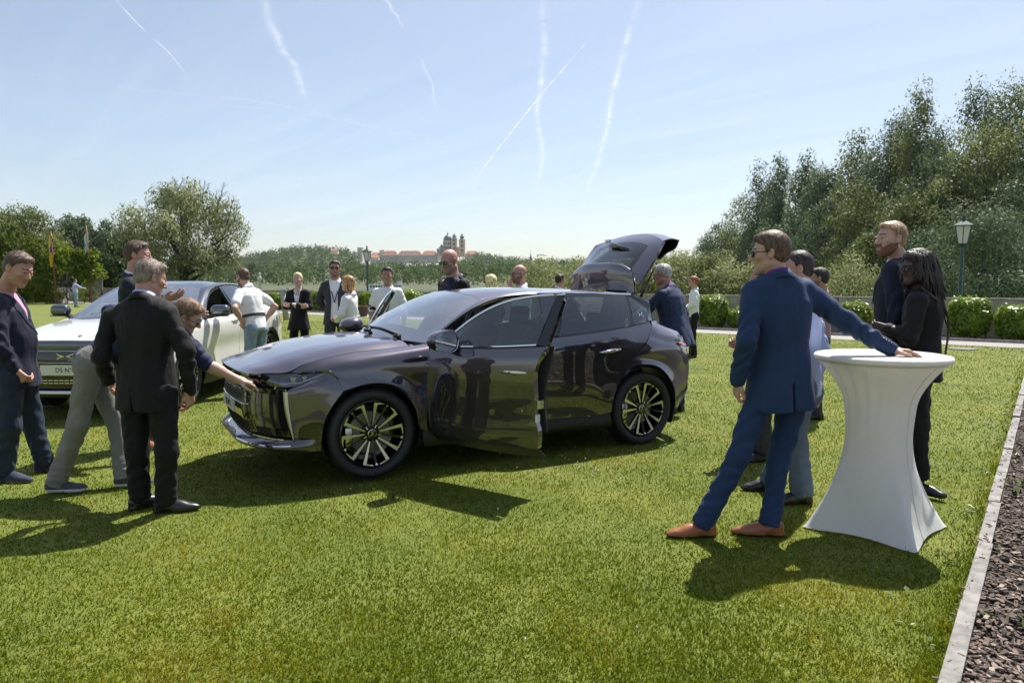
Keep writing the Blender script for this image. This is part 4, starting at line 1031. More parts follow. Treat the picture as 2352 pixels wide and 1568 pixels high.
mb = MB(); mb.tube([(.42, .35, 1.11), (.44, 0, 1.13), (.46, -.40, 1.10)], .009, 6); mb.tube([(.48, .55, 1.12), (.52, .3, 1.17), (.52, .05, 1.185)], .009, 6); mb.build('wiper', m_trim, wc, True)
RU2 = WSS + [(1.5, .56, 1.505), (2.0, .555, 1.525), (2.5, .55, 1.49), (3.0, .56, 1.37), (3.45, .60, 1.23), (3.80, .64, 1.13)]
RL2 = [(.45, .835, 1.062), (.70, .845, 1.115), (.82, .803, 1.20), (1.0, .742, 1.318), (1.2, .697, 1.414), (1.4, .672, 1.468), (1.7, .662, 1.50), (2.0, .652, 1.508), (2.4, .648, 1.482), (2.75, .662, 1.425), (3.05, .698, 1.325), (3.25, .745, 1.235), (3.55, .735, 1.16), (3.8, .70, 1.11)]
for sg in (-1, 1):
    G = np.stack([spline(RL2, 60), (spline(RL2, 60) + spline(RU2, 60)) / 2 + [0, .01, .01], spline(RU2, 60)], 1); G[..., 1] *= sg
    panel('roof_rail', np.stack([spline(G[i], 8) for i in range(60)]), m_navyroof, wc, .02, (0, sg, .5))
R2 = [[(1.14, 0, 1.512), (1.5, 0, 1.548), (2.0, 0, 1.56), (2.5, 0, 1.52), (3.0, 0, 1.40), (3.45, 0, 1.26), (3.86, 0, 1.15)], [(1.155, .3, 1.502), (1.5, .3, 1.54), (2.0, .3, 1.553), (2.5, .3, 1.513), (3.0, .3, 1.394), (3.45, .32, 1.252), (3.85, .34, 1.145)], RU2[4:]]
Gq = [loft(side_curves(R2, s), 44, 12) for s in (-1, 1)]
panel('roof', np.concatenate([Gq[0][:, ::-1], Gq[1][:, 1:]], 1), m_navyroof, wc, .02, (0, 0, 1))
rr = [full([(3.86, 0, 1.14), (3.85, .4, 1.13), (3.80, .72, 1.09)]), full([(3.90, 0, .95), (3.89, .4, .95), (3.83, .76, .95)]), full([(3.90, 0, .6), (3.88, .4, .6), (3.81, .80, .6)]), full([(3.84, 0, .32), (3.82, .4, .32), (3.74, .80, .36)])]
panel('rear_bumper', loft(rr, 30, 12), m_wpaint, wc, .015, (1, 0, 0))
mb = MB(); mb.box((1.45, 0, .28), (4.2, 1.15, .14)); mb.box((1.45, 0, .32), (1.95, 1.72, .12)); mb.box((.1, 0, .62), (.6, 1.2, .55)); mb.build('underbody', m_trim, wc)
cabin(wc, .12, .04, 2.0)
for ax in (A0, A1):
    for sg in (-1, 1):
        w_ = make_wheel(wc, ax, sg, R(11 if ax else -20), 1.03); w_.location = (ax, sg * .93, .37)
# ================================================================ shrubs, trees, woods
def leaf_mat(name, a, b, gloss=.5, trans=.35, tval=1.3):
    m = bpy.data.materials.new(name); m.use_nodes = True; nt = m.node_tree; nt.nodes.clear()
    at_ = nt.nodes.new('ShaderNodeAttribute'); at_.attribute_name = 'tint'
    rp = nt.nodes.new('ShaderNodeValToRGB'); e = rp.color_ramp.elements
    e[0].position = .15; e[0].color = (*a, 1); e[1].position = .85; e[1].color = (*b, 1)
    nt.links.new(at_.outputs['Fac'], rp.inputs[0])
    df = nt.nodes.new('ShaderNodeBsdfPrincipled'); df.inputs['Roughness'].default_value = gloss; df.inputs['Specular IOR Level'].default_value = .4 if gloss < .4 else .12
    tl = nt.nodes.new('ShaderNodeBsdfTranslucent'); mx = nt.nodes.new('ShaderNodeMixShader'); mx.inputs[0].default_value = trans; out = nt.nodes.new('ShaderNodeOutputMaterial')
    hs = nt.nodes.new('ShaderNodeHueSaturation'); hs.inputs['Value'].default_value = tval; hs.inputs['Hue'].default_value = .488
    nt.links.new(rp.outputs[0], df.inputs['Base Color']); nt.links.new(rp.outputs[0], hs.inputs['Color']); nt.links.new(hs.outputs[0], tl.inputs[0])
    nt.links.new(df.outputs[0], mx.inputs[1]); nt.links.new(tl.outputs[0], mx.inputs[2]); nt.links.new(mx.outputs[0], out.inputs[0])
    return m
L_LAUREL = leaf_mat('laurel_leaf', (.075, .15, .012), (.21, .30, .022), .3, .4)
L_WILLOW = leaf_mat('silver_willow_leaf', (.060, .094, .042), (.155, .205, .105), .5, .3)
L_OLDW = leaf_mat('pale_willow_leaf', (.125, .155, .065), (.33, .355, .185), .5, .5)
L_WILLOW2 = leaf_mat('olive_willow_leaf', (.072, .104, .030), (.205, .24, .085), .5, .35)
L_DARK = leaf_mat('dark_leaf', (.022, .040, .010), (.060, .095, .020), .5, .25)
L_MAPLE = leaf_mat('maple_leaf', (.060, .110, .010), (.16, .215, .020), .45, .45)
L_THUJA = leaf_mat('thuja_leaf', (.030, .055, .007), (.110, .150, .015), .6, .25)
L_SCRUB = leaf_mat('bank_scrub_leaf', (.13, .16, .05), (.30, .32, .15), .5, .35)
L_FOREST = leaf_mat('forest_leaf', (.032, .066, .014), (.105, .160, .030), .7, .3)
L_REED = leaf_mat('reed_leaf', (.11, .14, .045), (.26, .27, .12), .6, .4)
m_barkt = mat('tree_bark', (.045, .036, .028), .9, var=.3, vscale=9, bump=.6, bscale=25)
m_twig = mat('bare_twig', (.10, .085, .075), .9)
def cards(C, N, size, asp, rg, droop=0.0, jit=.7, tint=None, fold=False):
    """leaf faces at C, roughly facing N"""
    n = len(C)
    N = N + rg.normal(0, jit, N.shape); N /= np.linalg.norm(N, axis=1)[:, None] + 1e-9
    T = rg.normal(0, 1, N.shape) + np.array([0, 0, -droop]); T -= (T * N).sum(1)[:, None] * N; T /= np.linalg.norm(T, axis=1)[:, None] + 1e-9
    B = np.cross(N, T)
    s = size * rg.uniform(.6, 1.4, n)[:, None]
    V = np.stack([C - T * s * .5, C + B * s * asp * .5 + T * s * .05, C + T * s * .5, C - B * s * asp * .5 + T * s * .05], 1)
    if fold: V[:, 1] += N * s * .06; V[:, 3] += N * s * .06
    F = np.arange(n * 4).reshape(n, 4)
    return V.reshape(-1, 3), F
def crown_obj(name, C, N, size, asp, m, parent, rg, droop=0, jit=.7, tint=None, clump=1.0):
    V, F = cards(C, N, size, asp, rg, droop, jit)
    o = mesh(name, V, F, m, parent, False)
    if tint is None: tint = .5 + .25 * rg.normal(0, 1, len(C))
    at_ = o.data.attributes.new('tint', 'FLOAT', 'POINT'); at_.data.foreach_set('value', np.repeat(tint, 4).astype(np.float32))
    return o
def lumps(rg, shape, k, lr):
    """lump centres inside a crown: shape(h) -> radius at height fraction h"""
    out = []
    while len(out) < k:
        h = rg.random(); R_ = shape(h); a = rg.uniform(0, 2 * math.pi); r = R_ * math.sqrt(rg.random())
        if rg.random() < R_ / 1.0 + .1: out.append((r * math.cos(a), r * math.sin(a), h, lr * rg.uniform(.6, 1.3)))
    return np.array(out)
def tree(name, x, y, z, Hh, Rr, m, rg, label, kind='round', n=7000, leaf=.34, asp=.34, droop=.6, k=46, lr=.24, trunk=.3, base=.12, group=None, bark=None, lean=(0, 0), cat='tree', tallz=1.12):
    root = empty(name, (x, y, z), 0, label, cat, group)
    prof = {'round': lambda h: math.sin(math.pi * min(1, .12 + .88 * h)) ** .6, 'tall': lambda h: (1 - .80 * h ** 1.6) * (.6 + .4 * min(1, h * 5)), 'dome': lambda h: math.sqrt(max(0, 1 - (h * .98) ** 2.4)), 'column': lambda h: .85 if h < .75 else .85 * math.sqrt(max(.02, (1 - h) / .25))}[kind]
    Lp = lumps(rg, prof, k, lr)
    ctr = np.c_[Lp[:, 0] * Rr + lean[0] * Lp[:, 2], Lp[:, 1] * Rr + lean[1] * Lp[:, 2], (base + (1 - base) * Lp[:, 2]) * Hh]; rad = Lp[:, 3] * Rr
    i = rg.choice(k, n, p=rad ** 2 / (rad ** 2).sum())
    d = rg.normal(0, 1, (n, 3)); d /= np.linalg.norm(d, axis=1)[:, None]; d[:, 2] = np.where(d[:, 2] < -.55, -d[:, 2], d[:, 2])
    C = ctr[i] + d * (rad[i] * rg.uniform(.35, 1.08, n) ** .8)[:, None] * np.array([1, 1, tallz])
    C[:, 2] -= droop * rad[i] * .25 * (np.linalg.norm(d[:, :2], axis=1)) * rg.random(n)
    C[:, 2] = np.maximum(C[:, 2], .15)
    lt = rg.normal(0, .16, k)
    tint = np.clip(.48 + lt[i] + rg.normal(0, .2, n), 0, 1)
    crown_obj('crown', C, d, leaf, asp, m, root, rg, droop * 2, .55, tint)
    mb = MB(); top = np.array([lean[0] * .7, lean[1] * .7, Hh * .75])
    mb.tube(spline([(0, 0, -.3), (lean[0] * .1, lean[1] * .1, Hh * .2), tuple(top * .6 + rg.normal(0, .1, 3)), tuple(top)], 9), np.linspace(trunk, trunk * .15, 9), 8)
    for j in rg.choice(k, min(k, 16), replace=False):
        b = np.array([lean[0] * .2, lean[1] * .2, Hh * rg.uniform(.12, .45)]); e = ctr[j]
        mb.tube([b, (b + e) / 2 + [0, 0, -.06 * Hh * rg.random()], e], [trunk * .35, trunk * .2, trunk * .06], 5)
    mb.build('trunk', bark or m_barkt, root, True)
    return root
rgt = np.random.default_rng(31)
# ---- laurels along the wall
def laurel(px0, px1, ytop, p, label, group='clipped laurel shrubs along the wall', n=None):
    """a clipped block between two picture columns, p metres beyond the path edge"""
    def on(px):
        k = (px - 1176) / FPX; q = WP + WNV * p
        s = (k * q[1] - q[0]) / (WT[0] - k * WT[1]); return s, q + WT * s
    s0, a = on(px0); s1, b = on(px1); c = (a + b) / 2; w = abs(s1 - s0); Yc = c[1]
    h = EYE - (ytop - 649) * Yc / FPX
    root = empty('laurel_shrub', (c[0], c[1], 0), math.atan2(WT[1], WT[0]), label, 'shrub', group)
    n = n or int(1500 + 1500 * w * h)
    d = .75
    C = rgt.uniform(-1, 1, (n * 3, 3)); e = (np.abs(C) ** 3.2).sum(1) ** (1 / 3.2); C = C[(e < 1)][:n]
    e = (np.abs(C) ** 3.2).sum(1) ** (1 / 3.2); f = rgt.uniform(.72, 1.0, len(C)) ** .6 / np.maximum(e, .3); C = C * np.minimum(f, 3)[:, None]
    lum = vnoise0(C * 2.3 * np.array([w, 1, h]) + 3.1)
    C = C * (1 + .16 * lum[:, None])
    N = C / np.linalg.norm(C, axis=1)[:, None]
    C = C * np.array([w / 2, d / 2, h / 2 - .05]) + np.array([0, 0, h / 2 + .04]); C[:, 2] = C[:, 2].clip(.04)
    sprig = rgt.random(len(C)) < .06; C[sprig & (C[:, 2] > h * .7), 2] += rgt.uniform(.02, .14)
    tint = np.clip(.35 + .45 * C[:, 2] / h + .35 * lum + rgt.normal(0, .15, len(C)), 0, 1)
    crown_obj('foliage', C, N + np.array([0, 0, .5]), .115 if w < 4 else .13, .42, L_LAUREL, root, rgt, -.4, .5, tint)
    mb = MB()
    for j in range(max(3, int(w * 3))):
        x = rgt.uniform(-w / 2 * .8, w / 2 * .8); mb.tube([(x, rgt.normal(0, .08), -.02), (x + rgt.normal(0, .1), rgt.normal(0, .1), h * .8)], [.018, .006], 5)
    mb.build('stems', m_barkt, root, True)
    return root
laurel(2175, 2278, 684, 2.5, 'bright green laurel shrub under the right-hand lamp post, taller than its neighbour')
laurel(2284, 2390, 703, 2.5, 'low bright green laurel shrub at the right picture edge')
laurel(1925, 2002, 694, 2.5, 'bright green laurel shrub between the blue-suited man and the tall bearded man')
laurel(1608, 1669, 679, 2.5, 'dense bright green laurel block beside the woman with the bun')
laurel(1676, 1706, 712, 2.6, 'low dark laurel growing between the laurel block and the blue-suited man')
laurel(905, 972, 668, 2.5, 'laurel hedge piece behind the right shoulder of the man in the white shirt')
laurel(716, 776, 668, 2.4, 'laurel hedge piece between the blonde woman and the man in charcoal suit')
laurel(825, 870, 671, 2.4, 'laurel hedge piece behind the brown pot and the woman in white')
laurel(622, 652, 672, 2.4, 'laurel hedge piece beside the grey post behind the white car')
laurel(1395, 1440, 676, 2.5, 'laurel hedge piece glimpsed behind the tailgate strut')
# ---- scrub and willows on the river bank
def bush(name, px, Y, ztop, wd, m, label, group, n=2600, leaf=.30, z0=None, droop=.3, kind='dome'):
    x = (px - 1176) / FPX * Y
    zb = -.2 - (Y - 20) * .03 if z0 is None else z0
    return tree(name, x, Y, zb, ztop - zb, wd, m, rgt, label, kind, n, leaf, .30, droop, 30, .34, .08, .02, group, cat='bush')
GS = 'pale willow scrub along the river bank'
Z = lambda py, Y: EYE + (649 - py) * Y / FPX
SCRUB_LAB = ['pale willow scrub left of the young dark-haired man', 'pale willow scrub above the young dark-haired man', 'pale willow scrub left of the spoiler of the open tailgate', 'pale willow scrub under the raised tailgate window', 'pale willow scrub right behind the grey-haired man', 'pale willow scrub above the woman with the bun', 'pale willow scrub right of the woman with the bun', 'pale willow scrub just left of the blue-suited man', 'pale willow scrub behind the second bald man', 'farther scrub showing right of the tailgate', 'farther scrub behind the spoiler of the open tailgate', 'farther scrub above the left shoulder of the woman with the bun']
for jj, (px, Y, py, wd) in enumerate(((1250, 60, 622, 3.4), (1318, 56, 606, 3.6), (1385, 58, 612, 3.2), (1452, 52, 622, 2.6), (1520, 52, 612, 3.2), (1585, 50, 610, 3.0), (1640, 48, 606, 2.8), (1700, 46, 616, 2.6), (1195, 70, 634, 3.2), (1480, 66, 606, 3.6), (1350, 72, 604, 4.0), (1560, 68, 600, 3.8))):
    bush('willow_scrub', px, Y, Z(py, Y), wd, L_SCRUB, SCRUB_LAB[jj], GS, 5200, .27)
SL2 = ['loose pale scrub behind the mauve-shirted man', 'tall loose scrub sprig left of the bearded man', 'loose pale scrub under the chin of the bearded man', 'loose low scrub hidden mostly by the blue-suited man']
for jj, (px, Y, py, wd) in enumerate(((1905, 40, 634, 2.4), (1962, 37, 604, 2.0), (2010, 38, 622, 2.0), (1850, 42, 640, 2.0))):
    bush('willow_scrub', px, Y, Z(py, Y), wd, L_SCRUB, SL2[jj], 'loose scrub behind the wall', 3200, .20)
bush('willow_bush', 2250, 42, Z(512, 42), 4.3, L_WILLOW, 'big silver willow bush behind the right-hand lamp post', None, 17000, .23)
bush('willow_bush', 2385, 44, Z(540, 44), 3.6, L_WILLOW, 'silver willow bush at the right picture edge beyond the lamp', None, 13000, .23)
bush('willow_bush', 2120, 50, Z(560, 50), 2.6, L_WILLOW, 'smaller silver willow bush left of the right-hand lamp post', None, 8000, .25)
# reeds and grasses at the river's edge: nobody could count the stalks
nR = 16000; sR = rgt.uniform(-60, 30, nR); pR = rgt.uniform(4.5, 30, nR); bR = WP + WT * sR[:, None] + WNV * pR[:, None]
hR = rgt.uniform(.5, 1.25, nR) * (.75 + .012 * pR); aR = rgt.uniform(0, 6.28, nR); lR = rgt.normal(0, .18, (nR, 2))
B = np.c_[bR, np.full(nR, .2) - (pR - 4) * .035]; S = np.c_[np.cos(aR), np.sin(aR), np.zeros(nR)] * .022
V = np.stack([B - S, B + S, B + np.c_[lR, hR]], 1).reshape(-1, 3)
o = mesh('reeds', V, np.arange(nR * 3).reshape(nR, 3), L_REED, None, False); o['kind'] = 'stuff'
o.data.attributes.new('tint', 'FLOAT', 'POINT').data.foreach_set('value', np.repeat(rgt.random(nR), 3).astype(np.float32))
# ---- the tall wood on the right, trees one can tell apart
GT_ = 'tall silver willows and poplars on the right'
right = [(2300, 78, 190, 5.2, 'tall', 'tallest willow, its top highest at the upper right'), (2395, 74, 205, 5.5, 'tall', 'tall willow cut off by the right picture edge'), (2205, 80, 225, 4.6, 'tall', 'tall willow directly above the right-hand lantern'),
         (2092, 86, 222, 3.9, 'tall', 'slender willow with a thin high tip above the woman with dreadlocks'), (2150, 84, 300, 4.6, 'round', 'rounded willow filling the gap left of the lantern tree'), (2010, 92, 318, 4.4, 'tall', 'tall willow right above the tall bearded man'),
         (1952, 100, 318, 4.0, 'tall', 'tapering willow just left of the one above the bearded man'), (2055, 95, 290, 4.0, 'tall', 'willow squeezed between the bearded man and the slender high tip'), (1890, 108, 365, 4.2, 'tall', 'tapering willow above the mauve-shirted man'),
         (1838, 118, 372, 3.6, 'tall', 'narrow willow rising between the blue-suited man and the taller wood'), (1782, 126, 375, 3.6, 'tall', 'pointed willow straight above the head of the blue-suited man'), (1740, 136, 398, 4.4, 'tall', 'pointed willow just left of the blue-suited man'),
         (1700, 150, 455, 5.0, 'round', 'rounded willow where the wood begins to drop'), (1668, 165, 500, 5.0, 'round', 'small rounded willow, last but one towards the river'), (1640, 180, 545, 5.5, 'round', 'lowest rounded willow at the river end of the wood'),
         (2250, 70, 300, 4.6, 'round', 'rounded willow in front, behind the big willow bush'), (2350, 66, 330, 5.0, 'round', 'rounded front willow at the right picture edge'), (2130, 74, 380, 4.0, 'round', 'rounded front willow left of the lantern'),
         (1985, 84, 420, 4.2, 'round', 'low front willow behind the face of the bearded man'), (1900, 96, 470, 4.4, 'round', 'low front willow between the blue-suited and bearded men'), (1810, 110, 480, 4.6, 'round', 'low front willow behind the head of the blue-suited man'), (2060, 70, 470, 3.6, 'round', 'low front willow behind the back of the bearded man'),
         (2260, 92, 235, 5.0, 'tall', 'back-row willow between the tallest one and the lantern tree'), (2340, 90, 225, 5.4, 'tall', 'back-row willow just inside the right picture edge'), (2115, 98, 268, 4.8, 'tall', 'back-row willow beside the slender high tip'), (1980, 112, 350, 5.0, 'tall', 'back-row willow left of the one above the bearded man'), (1870, 124, 398, 5.0, 'tall', 'back-row willow above the mauve-shirted man'), (1765, 140, 420, 5.4, 'tall', 'back-row willow behind the pointed ones above the blue-suited man')]
for j, (px, Y, py, wd, kd, lab) in enumerate(right):
    zb = -1.6; x = (px - 1176) / FPX * Y
    tree('willow_tree', x, Y, zb, (Z(py, Y) - zb) * (.93 if kd == 'tall' else .97), wd * (1.18 if kd == 'tall' else 1.2), L_WILLOW if (j % 3) else L_WILLOW2, rgt, lab, kd, 17000 if Y < 100 else 11000, .34 if Y < 100 else .46, .42, .9, 60 if kd == 'round' else 64, .32 if kd == 'round' else .34, .34, .04, GT_, tallz=1.15 if kd == 'round' else 2.0)
# ---- left side: the old willow, woods, clipped thuja, small maple
x = (425 - 1176) / FPX * 92
ow = tree('old_willow', x, 92, -.6, Z(432, 92) + .6, 6.7, L_OLDW, rgt, 'broad old willow with bare dead branches at its top', 'round', 26000, .42, .34, 1.2, 80, .27, .75, .20)
mb = MB()
def twig(mb, p, d, L, r, dep):
    e = p + d * L; mb.tube([p, (p + e) / 2 + rgt.normal(0, L * .06, 3), e], [r, r * .75, r * .5], 4, cap=False)
    if dep:
        for _ in range(3): twig(mb, p + (e - p) * rgt.uniform(.45, 1), nrm_(d + rgt.normal(0, .42, 3) + [0, 0, .15]), L * rgt.uniform(.5, .75), r * .5, dep - 1)
def nrm_(v): return v / np.linalg.norm(v)
for dx, h, L in ((-.3, 12.0, 2.4), (2.6, 11.8, 2.2), (4.4, 10.8, 2.6), (5.6, 9.2, 2.4), (1.2, 12.4, 1.6)):
    twig(mb, np.array([dx, 0, h]), nrm_(np.array([dx * .05, 0, 1.0])), L * .8, .10, 3)
mb.build('dead_branches', m_twig, ow, True)
GL = 'grey-green woodland trees on the left'
for px, Y, py, wd, m_, lab in ((60, 118, 482, 6.0, L_WILLOW2, 'feathery green tree rising above the left-hand thuja hedge'), (150, 130, 497, 5.2, L_WILLOW, 'grey-green tree between the two flagpoles'), (205, 128, 493, 4.8, L_WILLOW, 'grey-green tree with pointed top behind the green banner'),
        (255, 125, 512, 4.6, L_WILLOW, 'rounded grey-green tree left of the old willow'), (290, 118, 560, 3.8, L_DARK, 'dark tree tucked beside the old willow'), (110, 110, 560, 5.0, L_WILLOW2, 'lower green tree behind the yellow flag'), (10, 112, 520, 5.0, L_WILLOW2, 'green tree at the left picture edge'), (230, 108, 590, 4.6, L_DARK, 'low dark tree behind the green signboard'), (-70, 100, 480, 6.0, L_WILLOW2, 'green tree just outside the left picture edge')):
    x = (px - 1176) / FPX * Y; zb = -.6
    tree('woodland_tree', x, Y, zb, Z(py, Y) - zb, wd, m_, rgt, lab, 'round', 9500, .52, .42, .7, 48, .33, .3, .05, GL)
for px, Y, py, wd, lab in ((42, 55, 530, 2.7, 'tall dark clipped thuja behind the man at the left edge'), (-15, 53, 545, 2.6, 'dark clipped thuja cut by the left picture edge'), (88, 57, 585, 1.3, 'narrow thuja at the inner end of the hedge')):
    x = (px - 1176) / FPX * Y
    tree('thuja', x, Y, 0, Z(py, Y), wd, L_THUJA, rgt, lab, 'column', 7000, .26, .4, .2, 90, .30, .12, .0, 'clipped thuja hedge on the left')
x = (172 - 1176) / FPX * 54
tree('small_maple', x, 54, 0, Z(572, 54), 1.9, L_MAPLE, rgt, 'small light green maple with a thin dark trunk near the flagpoles', 'round', 2600, .26, .6, .2, 26, .34, .07, .42)
bush('garden_bush', 108, 53, Z(640, 53), 1.3, L_MAPLE, 'light green bush between the thuja hedge and the concrete planter', None, 1800, .2, 0)
bush('garden_bush', 196, 56, Z(655, 56), .9, L_MAPLE, 'small bright bush beside the distant man', None, 900, .18, 0)
# ---- far woods: one mass of crowns on plain and hills
def forest(name, spots, m, seed, per=90, leaf=1.9):
    rg = np.random.default_rng(seed); Cs, Ns, Ts = [], [], []
    for x, y, z, h, r in spots:
        k = rg.integers(5, 9); c = np.c_[rg.uniform(-.55, .55, k) * r, rg.uniform(-.55, .55, k) * r, rg.uniform(.35, .86, k) * h]; rr = r * rg.uniform(.38, .62, k)
        i = rg.integers(0, k, per); d = rg.normal(0, 1, (per, 3)); d /= np.linalg.norm(d, axis=1)[:, None]; d[:, 1] = np.where(rg.random(per) < .7, -np.abs(d[:, 1]), d[:, 1])
        C = c[i] + d * rr[i][:, None] * np.array([1, 1, 1.25]); C[:, 2] = C[:, 2].clip(.3)
        low = rg.random(per) < .15; C[low, 2] *= .4
        Cs.append(C + [x, y, z]); Ns.append(d); Ts.append(np.full(per, .5 + .2 * rg.normal()) + rg.normal(0, .09, per))
    C = np.vstack(Cs); o = crown_obj(name, C, np.vstack(Ns), leaf, .75, m, None, rg, 0, .45, np.clip(np.concatenate(Ts), 0, 1)); o['kind'] = 'stuff'
    return o
rgf = np.random.default_rng(77)
sp_ = []
for row, Y in enumerate((560, 585, 612, 645, 690)):
    for X in np.arange(-440, 330, 9.5):
        px = 1176 + X / Y * FPX
        if not 380 < px < 2000: continue
        top = np.interp(px, [400, 560, 620, 760, 820, 1000, 1090, 1150, 1215, 1330, 1480, 1640, 2000], [604, 600, 597, 596, 600, 600, 590, 594, 598, 600, 592, 598, 600])
        hz = Z(top, Y) + rgf.normal(0, 1.6) - (4 - row) * 1.6
        sp_.append((X + rgf.normal(0, 2.5), Y + rgf.normal(0, 7), -1.0, max(9, hz + 1), rgf.uniform(5.2, 7.8)))
forest('riverside_forest', sp_, L_FOREST, 5, 150, 1.45)
# wooded hill behind the abbey and to its left
hx = np.linspace(-1500, 1500, 121); hy = np.linspace(0, 1, 24)
def hill_top(px): return np.interp(px, [300, 480, 560, 585, 640, 690, 745, 800, 822, 840, 1000, 1090, 1130, 1180, 1330, 1500, 1600, 1700, 2100], [612, 600, 592, 586, 575, 568, 568, 575, 590, 602, 600, 582, 590, 597, 603, 594, 600, 606, 612])
HY = 1500.0
V = []
for t in hy:
    for X in hx:
        top = Z(hill_top(1176 + X / HY * FPX), HY) - 9
        Y_ = 1050 + (HY + 60 - 1050) * t + (t > .95) * 500
        V.append((X * Y_ / HY, Y_, 1.0 + max(2, top) * (math.sin(t * math.pi / 2) ** 1.6) * (1 if t < .97 else .5)))
n_ = len(hx)
hill = mesh('hills', V, [(i * n_ + j, i * n_ + j + 1, (i + 1) * n_ + j + 1, (i + 1) * n_ + j) for i in range(23) for j in range(n_ - 1)], m_far, None, True); hill['kind'] = 'structure'
sp2 = []
for t in np.linspace(.35, .955, 13):
    for X in np.arange(-700, 600, 15):
        px = 1176 + X / HY * FPX
        if not 420 < px < 1760: continue
        top = Z(hill_top(px), HY) - 9
        if 826 < px < 1090 and t > .62: continue
        Y_ = 1050 + (HY + 60 - 1050) * t
        sp2.append((X * Y_ / HY + rgf.normal(0, 4), Y_, 1 + max(2, top) * math.sin(t * math.pi / 2) ** 1.6 - 2, rgf.uniform(11, 16), rgf.uniform(8, 12)))
forest('hill_forest', sp2, L_FOREST, 6, 70, 2.7)
# ================================================================ the abbey on the hill, far things
m_ochre = mat('abbey_ochre', (.72, .46, .25), .9, var=.1, vscale=.2); m_cream = mat('abbey_cream', (.78, .68, .58), .9, var=.08, vscale=.2); m_stone = mat('abbey_grey_stone', (.62, .56, .50), .9, var=.12, vscale=.2)
m_tile = mat('red_roof_tiles', (.40, .185, .125), .85, var=.18, vscale=.4, bump=.4, bscale=3); m_tiled = mat('dark_roof_tiles', (.28, .16, .125), .85, var=.2, vscale=.4, bump=.4, bscale=3); m_copper = mat('dark_copper_roof', (.10, .12, .14), .5, var=.15, vscale=.5); m_verd = mat('green_copper', (.16, .22, .20), .7); m_win = mat('abbey_window', (.07, .07, .08), .25)
AY = 1600.0
abbey = empty('abbey', tuple(at(1000, 597, AY)), 0, 'long baroque abbey with red roofs, dome and twin towers on the distant hill', 'abbey')
AX = lambda cx: ((860 + cx / 6.918) * .9408 - 1000) / FPX * AY
AZ = lambda cy: (597 - (540 + cy / 6.918) * .9408) / FPX * AY
def wing(x0, x1, ywall, ybot, ridge, depth, y0, wallm, roofm, rows=3, step=12, hip=True):
    a, b = AX(x0), AX(x1); zt, zb, zr = AZ(ywall), AZ(ybot) - 8, AZ(ridge)
    mb = MB(); mb.box(((a + b) / 2, y0 + depth / 2, (zt + zb) / 2), (b - a, depth, zt - zb)); w = mb.build('wing', wallm, abbey)
    i = min(depth / 2, (b - a) / 3) if hip else 0
    e = .8
    mb = MB(); mb.add([(a - e, y0 - e, zt), (b + e, y0 - e, zt), (b + e, y0 + depth + e, zt), (a - e, y0 + depth + e, zt), (a + i, y0 + depth / 2, zr), (b - i, y0 + depth / 2, zr)], [(0, 1, 5, 4), (1, 2, 5), (2, 3, 4, 5), (3, 0, 4), (3, 2, 1, 0)]); mb.build('roof', roofm, w)
    mb = MB(); ms = MB()
    hh = (zt - AZ(ybot)) / rows
    for x in np.arange(a + 1.2, b - .8, step * .1304 * 1.9):
        for r_ in range(rows): mb.box((x, y0 - .02, zt - hh * (r_ + .55)), (1.1, .3, hh * .55))
        ms.box((x + step * .1304 * .95, y0 - .1, (zt + AZ(ybot)) / 2), (.55, .5, zt - AZ(ybot)))
    mb.build('windows', m_win, w)['kind'] = 'stuff'
    ms.build('pilasters', m_cream, w)['kind'] = 'stuff'
    mb = MB(); mb.box(((a + b) / 2, y0 - .15, zt - .4), (b - a, .6, .8)); mb.build('cornice', m_cream, w)
    for x in np.linspace(a + 6, b - 6, max(2, int((b - a) / 14))):
        mb = MB(); mb.box((x, y0 + depth * .35, (zt + zr) / 2 + 1.4), (1.3, 1.6, 4.2)); mb.build('chimney', m_cream, w)
    return w
wing(295, 520, 572, 668, 525, 14, 10, m_stone, m_tile)
wing(500, 775, 575, 665, 498, 16, 2, m_stone, m_tile)
wing(765, 1185, 580, 650, 500, 18, -4, m_stone, m_tiled, 3)
wing(1165, 1445, 572, 640, 498, 18, 0, m_stone, m_tile, 3)
wing(1440, 1750, 562, 600, 488, 16, -10, m_cream, m_tiled, 2)
wing(1900, 2130, 556, 580, 500, 16, 4, m_cream, m_tile, 1)
mb = MB(); a, b = AX(92), AX(176); mb.box(((a + b) / 2, 8, (AZ(455) + AZ(680)) / 2), (b - a, 11, AZ(455) - AZ(680))); tw = mb.build('bastion_tower', m_stone, abbey)
mb = MB(); mb.box(((a + b) / 2, 8, AZ(450)), (b - a + 1.4, 12.4, 1.6)); mb.build('parapet', m_cream, tw)
mb = MB()
for z in (520, 570, 620): mb.box(((a + b) / 2, 2.4, AZ(z)), (1.6, .4, 3))
mb.build('windows', m_win, tw)['kind'] = 'stuff'
mb = MB(); mb.box((AX(495), 14, (AZ(485) + AZ(600)) / 2), (AX(535) - AX(455), 9, AZ(485) - AZ(600))); mb.build('roof_turret', m_cream, abbey)
